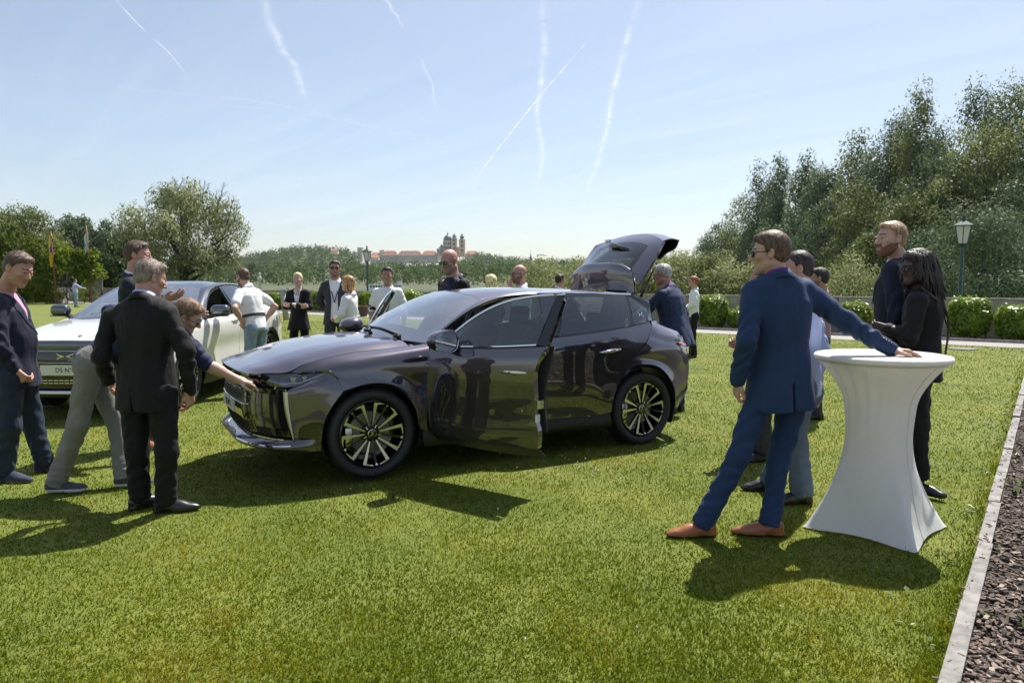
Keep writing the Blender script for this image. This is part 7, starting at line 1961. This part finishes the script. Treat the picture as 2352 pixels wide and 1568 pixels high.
    # ---- glasses
    g = lambda x, y, z: hc + hs * (HM @ np.array([x, y, z]))
    if sp.get('glasses'):
        lens = sp.get('lens', m_shades); mb = MB(); fr_ = MB()
        for k in (-1, 1):
            pts = []
            for t in np.linspace(0, 2 * math.pi, 21)[:-1]:
                c_, s_ = math.cos(t), math.sin(t); e = 2 / 3.0
                pts.append((k * .033 + math.copysign(abs(c_) ** e, c_) * .026, .099 - .35 * abs(abs(k * .033 + c_ * .026)) ** 2 * 20 * .35, .004 + math.copysign(abs(s_) ** e, s_) * .019))
            VV_ = [g(*p) for p in pts] + [g(p[0], p[1] - .003, p[2]) for p in pts]
            mb.add(VV_, [tuple(range(20)), tuple(range(39, 19, -1))] + [(i, i + 20, (i + 1) % 20 + 20, (i + 1) % 20) for i in range(20)])
            fr_.tube([g(*p) for p in pts + pts[:1]], .0022 * hs, 6, cap=False)
            fr_.tube([g(k * .058, .090, .012), g(k * .078, .06, .012), g(k * .083, -.005, .010)], .0024 * hs, 6)
        fr_.tube([g(-.009, .100, .010), g(.009, .100, .010)], .0022 * hs, 6)
        f = fr_.build('glasses', sp.get('framem', m_shades), root, True)
        mb.build('lenses', lens, f)
    # ---- lanyard
    if sp.get('lanyard'):
        r = .075 * hs; lw = .008
        G = []
        rr = sp['lanyard']
        pts = []
        dchest = .128 * H * dp + (.022 if outer else .018)
        for t in np.linspace(-1, 1, 37):
            a_ = t * math.pi
            if abs(t) < .55:
                ang = math.pi - t / .55 * (math.pi / 2) * 1.1
                d = front * math.cos(ang) + lat_s * math.sin(ang) * (1)
                pts.append((nb + up * (.018 - .02 * math.cos(ang)) + d * (r + .016), d))
            else:
                k = (abs(t) - .55) / .45; sg = -1 if t > 0 else 1
                sg = 1 if t > 0 else -1
                p0 = nb + lat_s * sg * (r + .014) + up * .02
                p1 = nk - up * rr + front * dchest
                q_ = p0 * (1 - k) + p1 * k + front * (math.sin(k * math.pi) * .045 + .0) + up * 0
                pts.append((q_, nrm(front + lat_s * sg * .4 * (1 - k))))
        Pp = np.array([p for p, _ in pts]); Dd = np.array([d for _, d in pts])
        T = np.gradient(Pp, axis=0); T /= np.linalg.norm(T, axis=1)[:, None]; Bv = np.cross(T, Dd); Bv /= np.linalg.norm(Bv, axis=1)[:, None]
        panel('lanyard', np.stack([Pp - Bv * lw, Pp + Bv * lw], 1), m_lanyard, root, .002, None)
    return root
def _disc(c, n, r, t, k=12):
    n = nrm(n); a = nrm(np.cross(n, [0.3, .2, .9])); b = np.cross(n, a)
    th = np.arange(k) * 2 * math.pi / k
    R0 = [c + r * (math.cos(t_) * a + math.sin(t_) * b) for t_ in th]
    V = R0 + [p + n * t for p in R0]
    return V, [tuple(range(k))[::-1], tuple(range(k, 2 * k))] + [(i, (i + 1) % k, (i + 1) % k + k, i + k) for i in range(k)]
def pose(loc, yaw, H=1.8, lean=0.0, side=0.0, arms='down', stance=.10, head_yaw=0, head_pitch=0, bend=0.0, feet=(15, 15), stride=0.0):
    """a standing figure's joints; yaw: where it faces, 0 = +Y, anticlockwise"""
    s = H / 1.8
    J = dict(pelvis=(0, 0, .93), neck=(0, -.01, 1.50), head=(0, .025, 1.668), shL=(-.172, 0, 1.425), shR=(.172, 0, 1.425), hipL=(-.085, 0, .90), hipR=(.085, 0, .90),
             knL=(-.10 - stance * .1, .02, .50), knR=(.10 + stance * .1, .02, .50), anL=(-stance, stride, .085), anR=(stance, -stride, .085))
    A = {'down': ((-.235, -.03, 1.17), (-.235, .04, .92)), 'pocket': ((-.27, -.07, 1.17), (-.20, .06, .95)), 'front': ((-.235, .02, 1.18), (-.06, .20, 1.06)), 'hip': ((-.36, -.08, 1.20), (-.19, .02, 1.02)),
         'cross': ((-.215, .06, 1.18), (.07, .19, 1.20)), 'chin': ((-.20, .14, 1.22), (-.04, .17, 1.48)), 'reach': ((-.24, .22, 1.25), (-.18, .46, 1.20)), 'back': ((-.26, -.12, 1.18), (-.10, -.15, 1.0))}
    if isinstance(arms, str): arms = (arms, arms)
    for S_, nm, m in (('L', arms[0], 1), ('R', arms[1], -1)):
        e, w = A[nm]
        J['el' + S_] = (e[0] * m, e[1], e[2]); J['wr' + S_] = (w[0] * m, w[1] + (.035 if nm == 'cross' and S_ == 'L' else 0), w[2] + (.03 if nm == 'cross' and S_ == 'L' else 0))
        J['dir' + S_] = {'cross': (1 * m, .05, .05), 'front': (.5 * m, .8, .1), 'hip': (.35 * m, .75, -.45), 'pocket': (.1 * m, .35, -1), 'chin': (.35 * m, -.1, .9)}.get(nm, np.array(w) * [m, 1, 1] - np.array(e) * [m, 1, 1])
        J['pal' + S_] = {'cross': (0, -1, .2), 'front': (.6 * m, -.5, .3), 'hip': (.8 * m, -.3, .3), 'chin': (.5 * m, -.85, 0)}.get(nm, (1.0 * m, .1, 0))
    J = {k: np.array(v, float) * (s if k[:3] not in ('dir', 'pal') else 1) for k, v in J.items()}
    up_keys = [k for k in J if k[:2] in ('sh', 'el', 'wr') or k in ('neck', 'head')]
    # bend forwards at the hips, lean sideways
    for a, axis in ((bend, 'x'), (side, 'y')):
        if not a: continue
        ca, sa = math.cos(a), math.sin(a); c = J['pelvis']
        for k in up_keys + [k for k in J if k[:3] in ('dir', 'pal')]:
            q = J[k] - (c if k in up_keys else 0)
            if axis == 'x': q = np.array([q[0], q[1] * ca + q[2] * sa, -q[1] * sa + q[2] * ca])
            else: q = np.array([q[0] * ca + q[2] * sa, q[1], -q[0] * sa + q[2] * ca])
            J[k] = q + (c if k in up_keys else 0)
    hy, hp = math.radians(head_yaw), math.radians(head_pitch)
    J['face'] = np.array([-math.sin(hy) * math.cos(hp), math.cos(hy) * math.cos(hp), math.sin(hp)]); J['hup'] = np.array([math.sin(hy) * math.sin(hp), -math.cos(hy) * math.sin(hp), math.cos(hp)])
    if hp < 0: J['head'] = J['head'] + np.array([0, -hp * .05, hp * .02])
    for S_, m, f in (('L', 1, feet[0]), ('R', -1, feet[1])):
        a = math.radians(f); J['toe' + S_] = np.array([-math.sin(a) * m, math.cos(a), 0])
    cy, sy = math.cos(yaw), math.sin(yaw); Rz = np.array([[cy, -sy, 0], [sy, cy, 0], [0, 0, 1]])
    return {k: (Rz @ v if k[:3] in ('dir', 'pal', 'toe', 'fac', 'hup') else Rz @ v + np.asarray(loc, float)) for k, v in J.items()}
# ================================================================ bar table in a stretch cover
m_cover = cloth('white_stretch_cover', (.80, .79, .77), .8, .1, .02, bump=.12, fine=700)

_n = m_cover.node_tree; _b = _n.nodes['Principled BSDF']; _t = _n.nodes.new('ShaderNodeBsdfTranslucent'); _t.inputs[0].default_value = (.82, .78, .72, 1); _x = _n.nodes.new('ShaderNodeMixShader'); _x.inputs[0].default_value = .30
_n.links.new(_b.outputs[0], _x.inputs[1]); _n.links.new(_t.outputs[0], _x.inputs[2]); _n.links.new(_x.outputs[0], _n.nodes['Material Output'].inputs[0])
tb = empty('bar_table', (2.285, 4.47, 0), 0, 'round bar table in a white stretch cover, feet drawn out to four points', 'table')
na, nz_ = 96, 44
rot0 = math.atan2(-.45, .0) + .02
V = []
for k in range(nz_):
    t = k / (nz_ - 1); z = 1.075 * (1 - t)
    for j in range(na):
        a = 2 * math.pi * j / na
        # round at the top, a waist, four drawn-out feet at the bottom
        rt = .425 * (1 - t) ** 2.6 + .205
        rt = .200 + .182 * max(0, 1 - t / .28) ** 1.7 if t < .28 else .200 - .012 * math.sin((t - .28) / .4 * math.pi) if t < .68 else .200
        f = max(0, (t - .42) / .58)
        ph = (a - rot0) / (math.pi / 2); dd = abs(ph - round(ph)) * math.pi / 2     # angle to the nearest foot
        star = 1 / (math.cos(dd) + 1.0 * math.sin(dd)) ** 1.25
        Rf = .465 * star
        r = rt * (1 - f ** 1.75) + Rf * f ** 1.75
        # tension folds under the rim
        w = max(0, 1 - t / .45) * min(1, t / .08)
        r += (.0045 + .008 * max(0, math.cos(a - 3.75))) * w * math.sin(a * 19 + 5.5 * t + 1.4 * math.sin(a * 3)) * (1 - .5 * t) + .002 * w * math.sin(a * 41 + 1)
        zz = z
        if t > .9: zz = z + (1 - star ** .8) * .085 * ((t - .9) / .1) ** 1.2
        V.append((r * math.cos(a), r * math.sin(a), max(zz, .012)))
F = [(k * na + j, k * na + (j + 1) % na, (k + 1) * na + (j + 1) % na, (k + 1) * na + j) for k in range(nz_ - 1) for j in range(na)]
mesh('stretch_cover', V, [f[::-1] for f in F], m_cover, tb, True)
mb = MB(); mb.lathe([(0, 1.100), (.367, 1.100), (.382, 1.097), (.390, 1.087), (.388, 1.072), (.380, 1.062), (.352, 1.058)], 96); mb.build('table_top', m_cover, tb, True)
mb = MB()
G = []
for k in range(30):   # seam down the cover
    i = int(k / 29 * (nz_ - 1)); j = int((rot0 + .42) / (2 * math.pi) * na) % na; p = np.array(V[i * na + j]); G.append(p * [1.004, 1.004, 1])
mb.tube(G, .0018, 5); mb.build('seam', m_cover, tb, True)
# ================================================================ the people
c_navy = cloth('navy_wool', (.010, .014, .032)); c_black = cloth('black_wool', (.0055, .0055, .0062)); c_blue = cloth('blue_wool', (.015, .038, .100), var=.06)
c_white = cloth('white_cotton', (.78, .78, .80), .9, 0, .03); c_grey = cloth('grey_chino', (.21, .20, .185)); c_char = cloth('charcoal_wool', (.040, .043, .052)); c_jean = cloth('dark_denim', (.022, .032, .055), fine=300, var=.2, vs=10)
c_lightjean = cloth('light_denim', (.25, .33, .43), var=.22, vs=9); c_polo = cloth('navy_pique', (.014, .018, .060)); c_pink = cloth('pink_cotton', (.55, .30, .42), .9, 0, .04); c_lblue = cloth('pale_blue_cotton', (.42, .48, .74), .9, 0, .04)
c_purple = cloth('purple_cotton', (.16, .04, .22)); c_check = cloth('blue_check', (.035, .050, .115), var=.25, vs=30); c_slate = cloth('slate_trousers', (.10, .135, .19)); c_mauve = cloth('mauve_cotton', (.34, .22, .24)); c_pattern = cloth('patterned_navy', (.015, .017, .04), var=.9, vs=60)
m_tan = mat('tan_leather', (.30, .105, .038), .35, var=.15, vscale=20, coat=.15); m_blk = mat('black_leather', (.012, .012, .013), .3, coat=.2); m_navyshoe = mat('navy_suede', (.03, .04, .07), .8); m_sneak = mat('sneaker_knit', (.06, .065, .075), .8, bump=.4, bscale=300); m_solew = mat('white_sole', (.66, .66, .66), .6); m_solet = mat('tan_sole', (.22, .12, .06), .6)
m_mirrorlens = mat('green_mirror_lens', (.05, .16, .07), .08, .7); m_clear = glass('clear_lens', (.9, .92, .92))
def crop(ox, oy, sc):
    return lambda x, y: ((ox + x / sc) * .9408, (oy + y / sc) * .9408)
def place(cr, Y, pts):
    """joints read off the photograph: name -> (x, y, depth offset)"""
    return {k: at(*cr(v[0], v[1]), Y + v[2]) for k, v in pts.items()}
def gp(px, Y):
    """a spot on the lawn in the direction of picture column px, Y metres ahead"""
    return np.array([(px - 1176) / FPX * Y * 1.003, Y, 0])

# blue-suited man leaning on the table, back to the camera
q = crop(1560, 520, 1.7426)
J = place(q, 4.38, dict(head=(556, 172, .02), neck=(588, 268, 0), shL=(478, 325, -.03), shR=(708, 322, .05), elL=(456, 545, -.16), wrL=(420, 712, -.04), elR=(893, 470, .03), wrR=(1075, 583, -.02),
    pelvis=(595, 735, .0), hipL=(525, 745, -.03), hipR=(668, 745, .03), knL=(425, 1035, -.06), knR=(594, 1060, .03), anL=(272, 1335, -.06), anR=(556, 1368, -.05)))
J.update(face=(-.93, .36, -.06), hup=(-.05, 0, 1), toeL=(-1, -.12, 0), toeR=(-1, .10, 0), dirL=(.05, .3, -1), palL=(1, 0, 0), dirR=(.86, -.46, -.10), palR=(-.1, -.15, -1))
J['anL'][2] = .088; J['anR'][2] = .088
person(J, dict(size=1.03, wide=1.08, skin=SKIN, style='side', hair=H_BROWN, trousers=c_blue, shirt=c_purple, jacket=c_blue, shoe=m_tan, sole=m_belt, glasses=True, vee=0, voxel=.009, jacket_low=.13, skirt=.034, hem=.056, leg=.90, cuff_buttons=dict(L=(-.3, -1, 0), R=(0, -.8, .6)), handR=dict(curl=(14, 18, 20, 22), thumb_curl=5, spread=5), handL=dict(curl=30)),
    'man in bright blue suit and tan shoes leaning one hand on the white table')

# left group
H_DSAND = hairmat('hair_dark_sandy', (.12, .072, .040))
q = crop(0, 520, 1.96)
J = place(q, 4.80, dict(head=(722, 312, .06), neck=(690, 402, 0), shL=(530, 492, .03), shR=(812, 472, -.03), elL=(486, 685, -.06), wrL=(520, 800, .10), elR=(885, 655, -.05), wrR=(905, 855, .02),
    pelvis=(705, 850, .0), hipL=(640, 860, .03), hipR=(775, 860, -.03), knL=(655, 1130, .03), knR=(800, 1135, -.05), anL=(672, 1395, .06), anR=(795, 1405, -.02)))
J.update(face=(.62, .72, -.30), hup=(.2, .2, 1), toeL=(.55, .75, 0), toeR=(.95, .28, 0), dirR=(-.1, .3, -1), palR=(-.8, .3, 0), dirL=(.3, .4, -.8))
J['anL'][2] = .088; J['anR'][2] = .088
person(J, dict(size=.98, wide=1.14, skin=SKIN_RED, style='short', hair=H_SALT, trousers=c_black, shirt=c_lblue, jacket=c_black, shoe=m_blk, vee=0, voxel=.009, jacket_low=.12, skirt=.022, hem=.064, leg=1.05, handR=dict(curl=(28, 32, 36, 40), thumb_curl=30)),
    'man in black suit with greying hair standing with his back to the lawn camera')
J = place(q, 5.28, dict(head=(898, 492, .05), neck=(830, 540, .10), shL=(735, 500, .34), shR=(838, 560, -.06), elL=(520, 470, .42), wrL=(560, 640, .30), elR=(985, 722, -.02), wrR=(1145, 800, .06),
    pelvis=(440, 715, .05), hipL=(430, 735, .16), hipR=(425, 735, -.05), waist=(560, 620, .08), knL=(560, 990, .20), knR=(375, 1010, -.06), anL=(600, 1310, .10), anR=(272, 1315, -.05)))
J.update(face=(.78, .30, -.55), hup=(.55, -.1, .8), toeL=(1, .1, 0), toeR=(1, .12, 0), dirR=(.95, .05, -.2), palR=(0, .25, -1), dirL=(-.2, -.2, -.8))
J['anL'][2] = .09; J['anR'][2] = .09
person(J, dict(size=1.0, wide=1.04, skin=SKIN_PALE, style='short', hair=H_DSAND, trousers=c_grey, shirt=c_polo, sleeve='rolled', bare_arms=True, shoe=m_sneak, sole=m_solew, shoe_style='sneaker', glasses=True, belt=m_belt, beltz=.11, voxel=.009, hem=.064, handR=dict(curl=(18, 50, 55, 60), thumb_curl=40), handL='none' and dict(curl=40)),
    'bending man in navy shirt and grey trousers touching the dark car bonnet')
bm_ = bpy.data.objects[[o.name for o in COL.objects if o.get('label', '').startswith('bending man')][0]]
wv, ev = J['wrR'] - np.array(bm_.location), J['elR'] - np.array(bm_.location); dv_ = nrm(wv - ev)
mb = MB(); mb.tube([wv - dv_ * .022, wv - dv_ * .016, wv - dv_ * .006, wv - dv_ * .002], [.027, .0315, .0315, .027], 16); mb.build('wristband', m_belt, bm_, True)
J = place(q, 5.62, dict(head=(88, 268, .0), neck=(8, 385, .02), shL=(60, 425, .20), shR=(-30, 430, -.18), elL=(95, 610, .28), wrL=(130, 745, .22), elR=(-5, 640, -.22), wrR=(70, 752, -.14),
    pelvis=(60, 770, .02), hipL=(95, 775, .12), hipR=(40, 775, -.10), knL=(150, 990, .18), knR=(45, 1020, -.12), anL=(215, 1195, .22), anR=(25, 1255, -.08)))
J.update(face=(.90, -.16, -.42), hup=(.4, 0, .9), toeL=(1, .0, 0), toeR=(1, -.12, 0), dirR=(.5, .2, -.6), palR=(.2, .9, 0), dirL=(.3, 0, -1))
J['anL'][2] = .088; J['anR'][2] = .088
person(J, dict(size=1.04, wide=1.12, deep=1.18, belly=.9, skin=SKIN_RED, style='short', fat=.7, hair=H_BROWN, trousers=c_jean, shirt=c_pink, jacket=c_navy, shoe=m_navyshoe, sole=m_solet, lanyard=.34, vee=.34, voxel=.0095, leg=1.1, hem=.062, handR=dict(curl=45, thumb_curl=35)),
    'man in navy blazer, pink shirt and dark jeans looking down at the left edge')
J = pose(gp(318, 6.75), R(-80), 1.93, arms=('reach', 'reach'), head_yaw=0, head_pitch=-4)
J['wrL'] = at(*q(790, 412), 6.45); J['dirL'] = np.array([1, -.1, .25]); J['palL'] = np.array([0, .5, .9]); J['elL'] = at(*q(690, 470), 6.7)
person(J, dict(size=1.07, wide=1.08, skin=SKIN_RED, style='short', hair=H_BROWN, trousers=c_navy, shirt=c_white, jacket=c_navy, shoe=m_tan, fat=.4, vee=.30, voxel=.011, handL=dict(curl=15, thumb_curl=0), handR=dict(curl=20)),
    'tall man in navy suit gesturing behind the black-suited man beside the white car')

# by the white car and behind the dark car
J = pose(gp(588, 10.0), R(62), 1.78, bend=.26, arms=('hip', 'hip'), head_pitch=-14)
person(J, dict(size=.99, skin=SKIN, style='buzz', hair=H_BROWN, trousers=c_lightjean, shirt=c_white, sleeve='short', bare_arms=True, belt=m_belt, shoe=m_blk, glasses=True, beard=True, voxel=.012, hem=.075, lanyard=None),
    'man in white polo shirt and light jeans leaning towards the white car window')
J = pose(gp(688, 12.4), R(178), 1.72, arms='cross')
person(J, dict(size=.93, wide=.88, deep=.85, skin=SKIN_PALE, style='pony', hair=H_BLOND, trousers=c_black, shirt=c_white, collar=False, jacket=c_black, vee=.33, vee_w=.2, jacket_low=.16, skirt=.06, voxel=.013, jaw=.88, shoe=m_blk, hem=.075, head_voxel=.005),
    'blonde woman in black trouser suit standing with folded arms')
J = pose(gp(773, 11.6), R(186), 1.90, arms='back', head_yaw=5)
person(J, dict(size=1.05, skin=SKIN_TAN, style='short', hair=H_DARK, trousers=c_char, shirt=c_white, jacket=c_char, vee=.42, vee_w=.22, open_front=.05, voxel=.013, glasses=True, lanyard=.36, beard=True, shoe=m_blk, head_voxel=.005),
    'man in charcoal suit and sunglasses smiling beside the woman in white')
J = pose(gp(804, 10.9), R(76), 1.65, arms='front', head_yaw=0)
person(J, dict(size=.91, wide=.86, deep=.85, skin=SKIN_PALE, style='long', hair=H_GOLD, trousers=c_white, shirt=c_white, collar=False, jacket=c_white, vee=.25, vee_w=.16, jacket_low=.17, skirt=.04, voxel=.013, jaw=.88, shoe=m_blk, head_voxel=.005),
    'woman with long light brown hair in a white blazer seen in profile')
J = pose(gp(892, 10.5), R(183), 1.77, arms='down')
person(J, dict(size=.99, wide=1.06, skin=SKIN_TAN, style='short', hair=H_DARK, trousers=c_jean, shirt=c_white, sleeve='rolled', cuff=c_navy, bare_arms=True, belt=m_tan, lanyard=.38, beard=True, beardm=BEARD_GREY, voxel=.013, shoe=m_blk, head_voxel=.005),
    'man in white shirt with rolled dark cuffs and lanyard behind the open passenger door')
J = pose(gp(1046, 8.35), R(132), 1.93, bend=.05, arms='down', head_yaw=5, head_pitch=-16)
person(J, dict(size=1.09, wide=1.0, skin=SKIN_RED, style='bald', browm=SKIN_RED, beard=True, beardm=BEARD_GREY, trousers=c_black, shirt=c_pattern, jacket=c_black, sleeve='long', vee=.38, vee_w=.5, glasses=True, lens=m_mirrorlens, lanyard=.35, voxel=.012, lapel=False, shoe=m_blk),
    'bald man in sunglasses and dark vest looking down over the dark car roof')
J = pose(gp(985, 9.1), R(-80), 1.76, bend=.50, arms='reach')
person(J, dict(size=1.0, skin=SKIN, style='short', hair=H_DARK, trousers=c_black, shirt=c_black, jacket=c_black, vee=.2, voxel=.014, shoe=m_blk, head_voxel=.006),
    'person in black jacket stooping behind the bald man by the car roof')
J = pose(gp(1129, 11.4), R(50), 1.67, arms='down')
person(J, dict(size=.93, wide=.88, skin=SKIN, style='long', hair=H_BLOND, trousers=c_black, shirt=c_navy, collar=False, jacket=c_navy, vee=.2, voxel=.014, glasses=True, shoe=m_blk, head_voxel=.006),
    'blonde person seen above the dark car roof, facing away')
J = pose(gp(1196, 10.0), R(112), 1.79, arms=('chin', 'down'), head_pitch=-4)
person(J, dict(size=1.02, skin=SKIN_RED, style='bald', browm=H_BROWN, beard=True, trousers=c_jean, shirt=c_white, sleeve='long', glasses=True, lanyard=.35, voxel=.013, shoe=m_blk, head_voxel=.005),
    'bald bearded man in white shirt holding a hand to his mouth')
J = pose(gp(1284, 14.0), R(-60), 1.71, arms='down')
person(J, dict(size=.95, skin=SKIN_TAN, style='short', hair=H_DARK, trousers=c_black, shirt=c_white, sleeve='long', glasses=True, lens=m_clear, lanyard=.34, voxel=.014, shoe=m_blk, head_voxel=.0055),
    'young dark-haired man in glasses and white shirt looking towards the open tailgate')
J = pose(gp(1424, 9.7), R(20), 1.80, arms='down')
person(J, dict(size=1.0, skin=SKIN, style='short', hair=H_SAND, trousers=c_black, shirt=c_black, jacket=c_black, voxel=.014, shoe=m_blk, head_voxel=.006),
    'sandy-haired person standing behind the raised tailgate window')
q = crop(1040, 540, 2.613)
J = pose(gp(1552, 8.6), R(48), 1.79, bend=.22, arms=('reach', 'down'), head_yaw=20, head_pitch=-12)
person(J, dict(size=1.02, wide=1.14, deep=1.15, fat=.6, skin=SKIN_RED, style='short', hair=H_GREY, trousers=c_jean, shirt=c_purple, jacket=c_check, vee=0, jacket_low=.15, skirt=.05, glasses=True, lens=m_clear, voxel=.011, shoe=m_blk),
    'grey-haired man in blue checked blazer peering into the open boot')
J = pose(gp(1592, 15.0), R(82), 1.68, arms='front')
person(J, dict(size=.93, wide=.86, deep=.85, skin=SKIN, style='bun', hair=H_RED, trousers=c_black, shirt=c_white, sleeve='long', voxel=.014, jaw=.88, shoe=m_blk, hem=.075, head_voxel=.0055, glasses=True, lens=m_clear),
    'woman with hair in a bun, white shirt and black trousers')

# around the table
q = crop(1560, 520, 1.7426)
J = place(q, 5.0, dict(head=(672, 238, .05), neck=(690, 330, .02), shL=(655, 372, -.16), shR=(715, 375, .17), elL=(640, 570, -.2), wrL=(600, 720, -.1), elR=(775, 575, .2), wrR=(755, 735, .22),
    pelvis=(688, 755, .0), hipL=(670, 760, -.08), hipR=(708, 760, .08), knL=(672, 985, -.04), knR=(700, 985, .12), anL=(690, 1222, -.02), anR=(560, 1182, .30)))
J['knR'] = (J['hipR'] + J['anR']) / 2 + np.array([-.02, 0, 0])
J.update(face=(-.95, .25, -.05), toeL=(-1, -.15, 0), toeR=(-1, 0, 0)); J['anL'][2] = .088; J['anR'][2] = .088
person(J, dict(size=1.0, wide=1.05, skin=SKIN_RED, style='buzz', hair=H_DARK, trousers=c_slate, shirt=c_lblue, sleeve='long', shoe=m_blk, voxel=.010, hem=.072, leg=1.08),
    'man in pale blue shirt and slate trousers half hidden behind the blue-suited man')
J = pose(gp(1752, 6.3), R(95), 1.70, arms='front')
person(J, dict(size=.97, skin=SKIN_RED, style='short', hair=H_BROWN, trousers=c_char, shirt=c_char, jacket=c_char, voxel=.015, shoe=m_blk, head_voxel=.006),
    'man whose profile just shows past the face of the blue-suited man')
J = pose(gp(1880, 8.2), R(70), 1.71, arms='front')
person(J, dict(size=.98, skin=SKIN_TAN, style='short', hair=H_DARK, beard=True, trousers=c_char, shirt=c_mauve, sleeve='long', voxel=.014, shoe=m_blk, head_voxel=.006),
    'dark-haired man in mauve shirt behind the shoulder of the blue-suited man')
J = place(q, 5.62, dict(head=(1070, 112, .0), neck=(1112, 196, .02), shL=(1075, 240, -.17), shR=(1120, 240, .20), elL=(1100, 440, -.24), wrL=(1080, 600, -.16), elR=(1080, 440, .28), wrR=(1010, 580, .2),
    pelvis=(1080, 610, .02), hipL=(1075, 620, -.07), hipR=(1085, 620, .10), knL=(1085, 880, -.06), knR=(1085, 880, .10), anL=(1100, 1090, -.06), anR=(1090, 1090, .10)))
J.update(face=(-.97, -.12, .02), toeL=(-1, -.2, 0), toeR=(-1, .1, 0))
for a, b in (('anL', .088), ('anR', .088)): J[a][2] = b
for S_ in 'LR': J['kn' + S_] = (J['hip' + S_] + J['an' + S_]) / 2 + np.array([-.02, 0, .02])
person(J, dict(size=1.07, wide=1.0, deep=1.12, skin=SKIN, style='short', hair=H_SAND, beard=True, beardm=mat('beard_red_brown', (.20, .09, .05), .85, bump=.5, bscale=400), trousers=c_navy, shirt=c_white, jacket=c_navy, lanyard=.36, vee=.36, voxel=.010, shoe=m_blk),
    'tall bearded man in navy suit with a lanyard behind the woman with dreadlocks')
J = place(q, 5.18, dict(head=(1180, 232, .0), neck=(1213, 325, .02), shL=(1185, 372, -.17), shR=(1222, 368, .17), elL=(1155, 530, -.19), wrL=(1062, 492, -.10), elR=(1140, 530, .16), wrR=(1052, 520, .06),
    pelvis=(1190, 650, .02), hipL=(1190, 660, -.07), hipR=(1195, 660, .09), knL=(1192, 900, -.04), knR=(1195, 900, .10), anL=(1196, 1165, -.02), anR=(1150, 1120, .14)))
J.update(face=(-.98, -.10, -.08), toeL=(.97, .2, 0), toeR=(-1, 0, 0), dirL=(-.5, .7, .1), palL=(.5, .6, .2), dirR=(-.5, -.7, 0), palR=(.5, -.6, 0))
J.update(toeL=(.55, -.85, 0)); J['anL'][2] = .10; J['anR'][2] = .10
woman = person(J, dict(size=.97, wide=.92, deep=1.0, skin=SKIN_DARK, lips=LIPS_D, style='dread', hair=H_DARK, trousers=c_black, shirt=c_black, jacket=c_black, collar=False, lapel=False, vee=.1, voxel=.010, jaw=.92, shoe=m_blk, shoe_style='pump', glasses=True, hem=.055, hem_drop=-.03, leg=.92, jacket_low=.1, handL=dict(curl=25), handR=dict(curl=25)),
    'woman with long black dreadlocks and black jacket standing with folded arms by the table')
# her dreadlocks, each a rope, and the bag strap over her shoulder
rg = np.random.default_rng(5)
hc = J['head'] - np.array(woman.location); HMw = basis_from(J['face'], (0, 0, 1))
mb = MB()
for k in range(150):
    a = rg.uniform(-2.45, 2.45); el = rg.uniform(.15, 1.35)
    d0 = np.array([math.sin(a) * math.cos(el), -math.cos(a) * math.cos(el), math.sin(el)])     # a = 0 at the back
    p0 = np.array([0, -.016, .03]) + d0 * np.array([.082, .104, .098])
    out = np.array([math.sin(a), -math.cos(a), 0])
    L = rg.uniform(.16, .30) if abs(a) > 1.3 else rg.uniform(.25, .52)
    if abs(a) > 1.9: L *= .55
    p1 = np.array([0, -.016, .03]) + np.array([out[0] * .095, out[1] * .118, .03]) * 1.0
    if p1[1] > .035 and abs(p1[0]) < .09: p1[1] = .03
    p2 = p1 + np.array([out[0] * .022, out[1] * .03, -L * .5]); p3 = p2 + np.array([rg.normal(0, .014), out[1] * .012 + rg.normal(0, .012), -L * .5])
    P = spline([p0, (p0 + p1) / 2 + d0 * .012, p1, p2, p3], 12) + rg.normal(0, .0025, (12, 3))
    mb.tube([hc + .97 * (HMw @ p) for p in P], [.0075] * 10 + [.006, .003], 6)
o = mb.build('dreadlocks', H_DARK, woman, True); o['kind'] = 'stuff'
ls = nrm(J['shR'] - J['shL'])
mb = MB(); Pm = [J['shL'] + [.02, 0, .09], J['shL'] + [.11, -.06, .0], J['pelvis'] + [.14, -.10, .30], J['pelvis'] + [.10, -.14, .05]]
mb.tube([p - np.array(woman.location) for p in spline(Pm, 16)], .008, 6, flat=.4); mb.build('bag_strap', m_belt, woman, True)
# far down the lawn
J = pose(gp(178, 46), R(-40), 1.78, arms=('down', 'reach'))
person(J, dict(size=1.0, skin=SKIN, style='short', hair=H_DARK, trousers=c_lightjean, shirt=c_lblue, sleeve='long', voxel=.022, shoe=m_blk, head_voxel=.012, hair_voxel=.012, hand_voxel=.01, shoe_voxel=.012),
    'distant man in pale shirt and jeans at the concrete wall under the green sign')
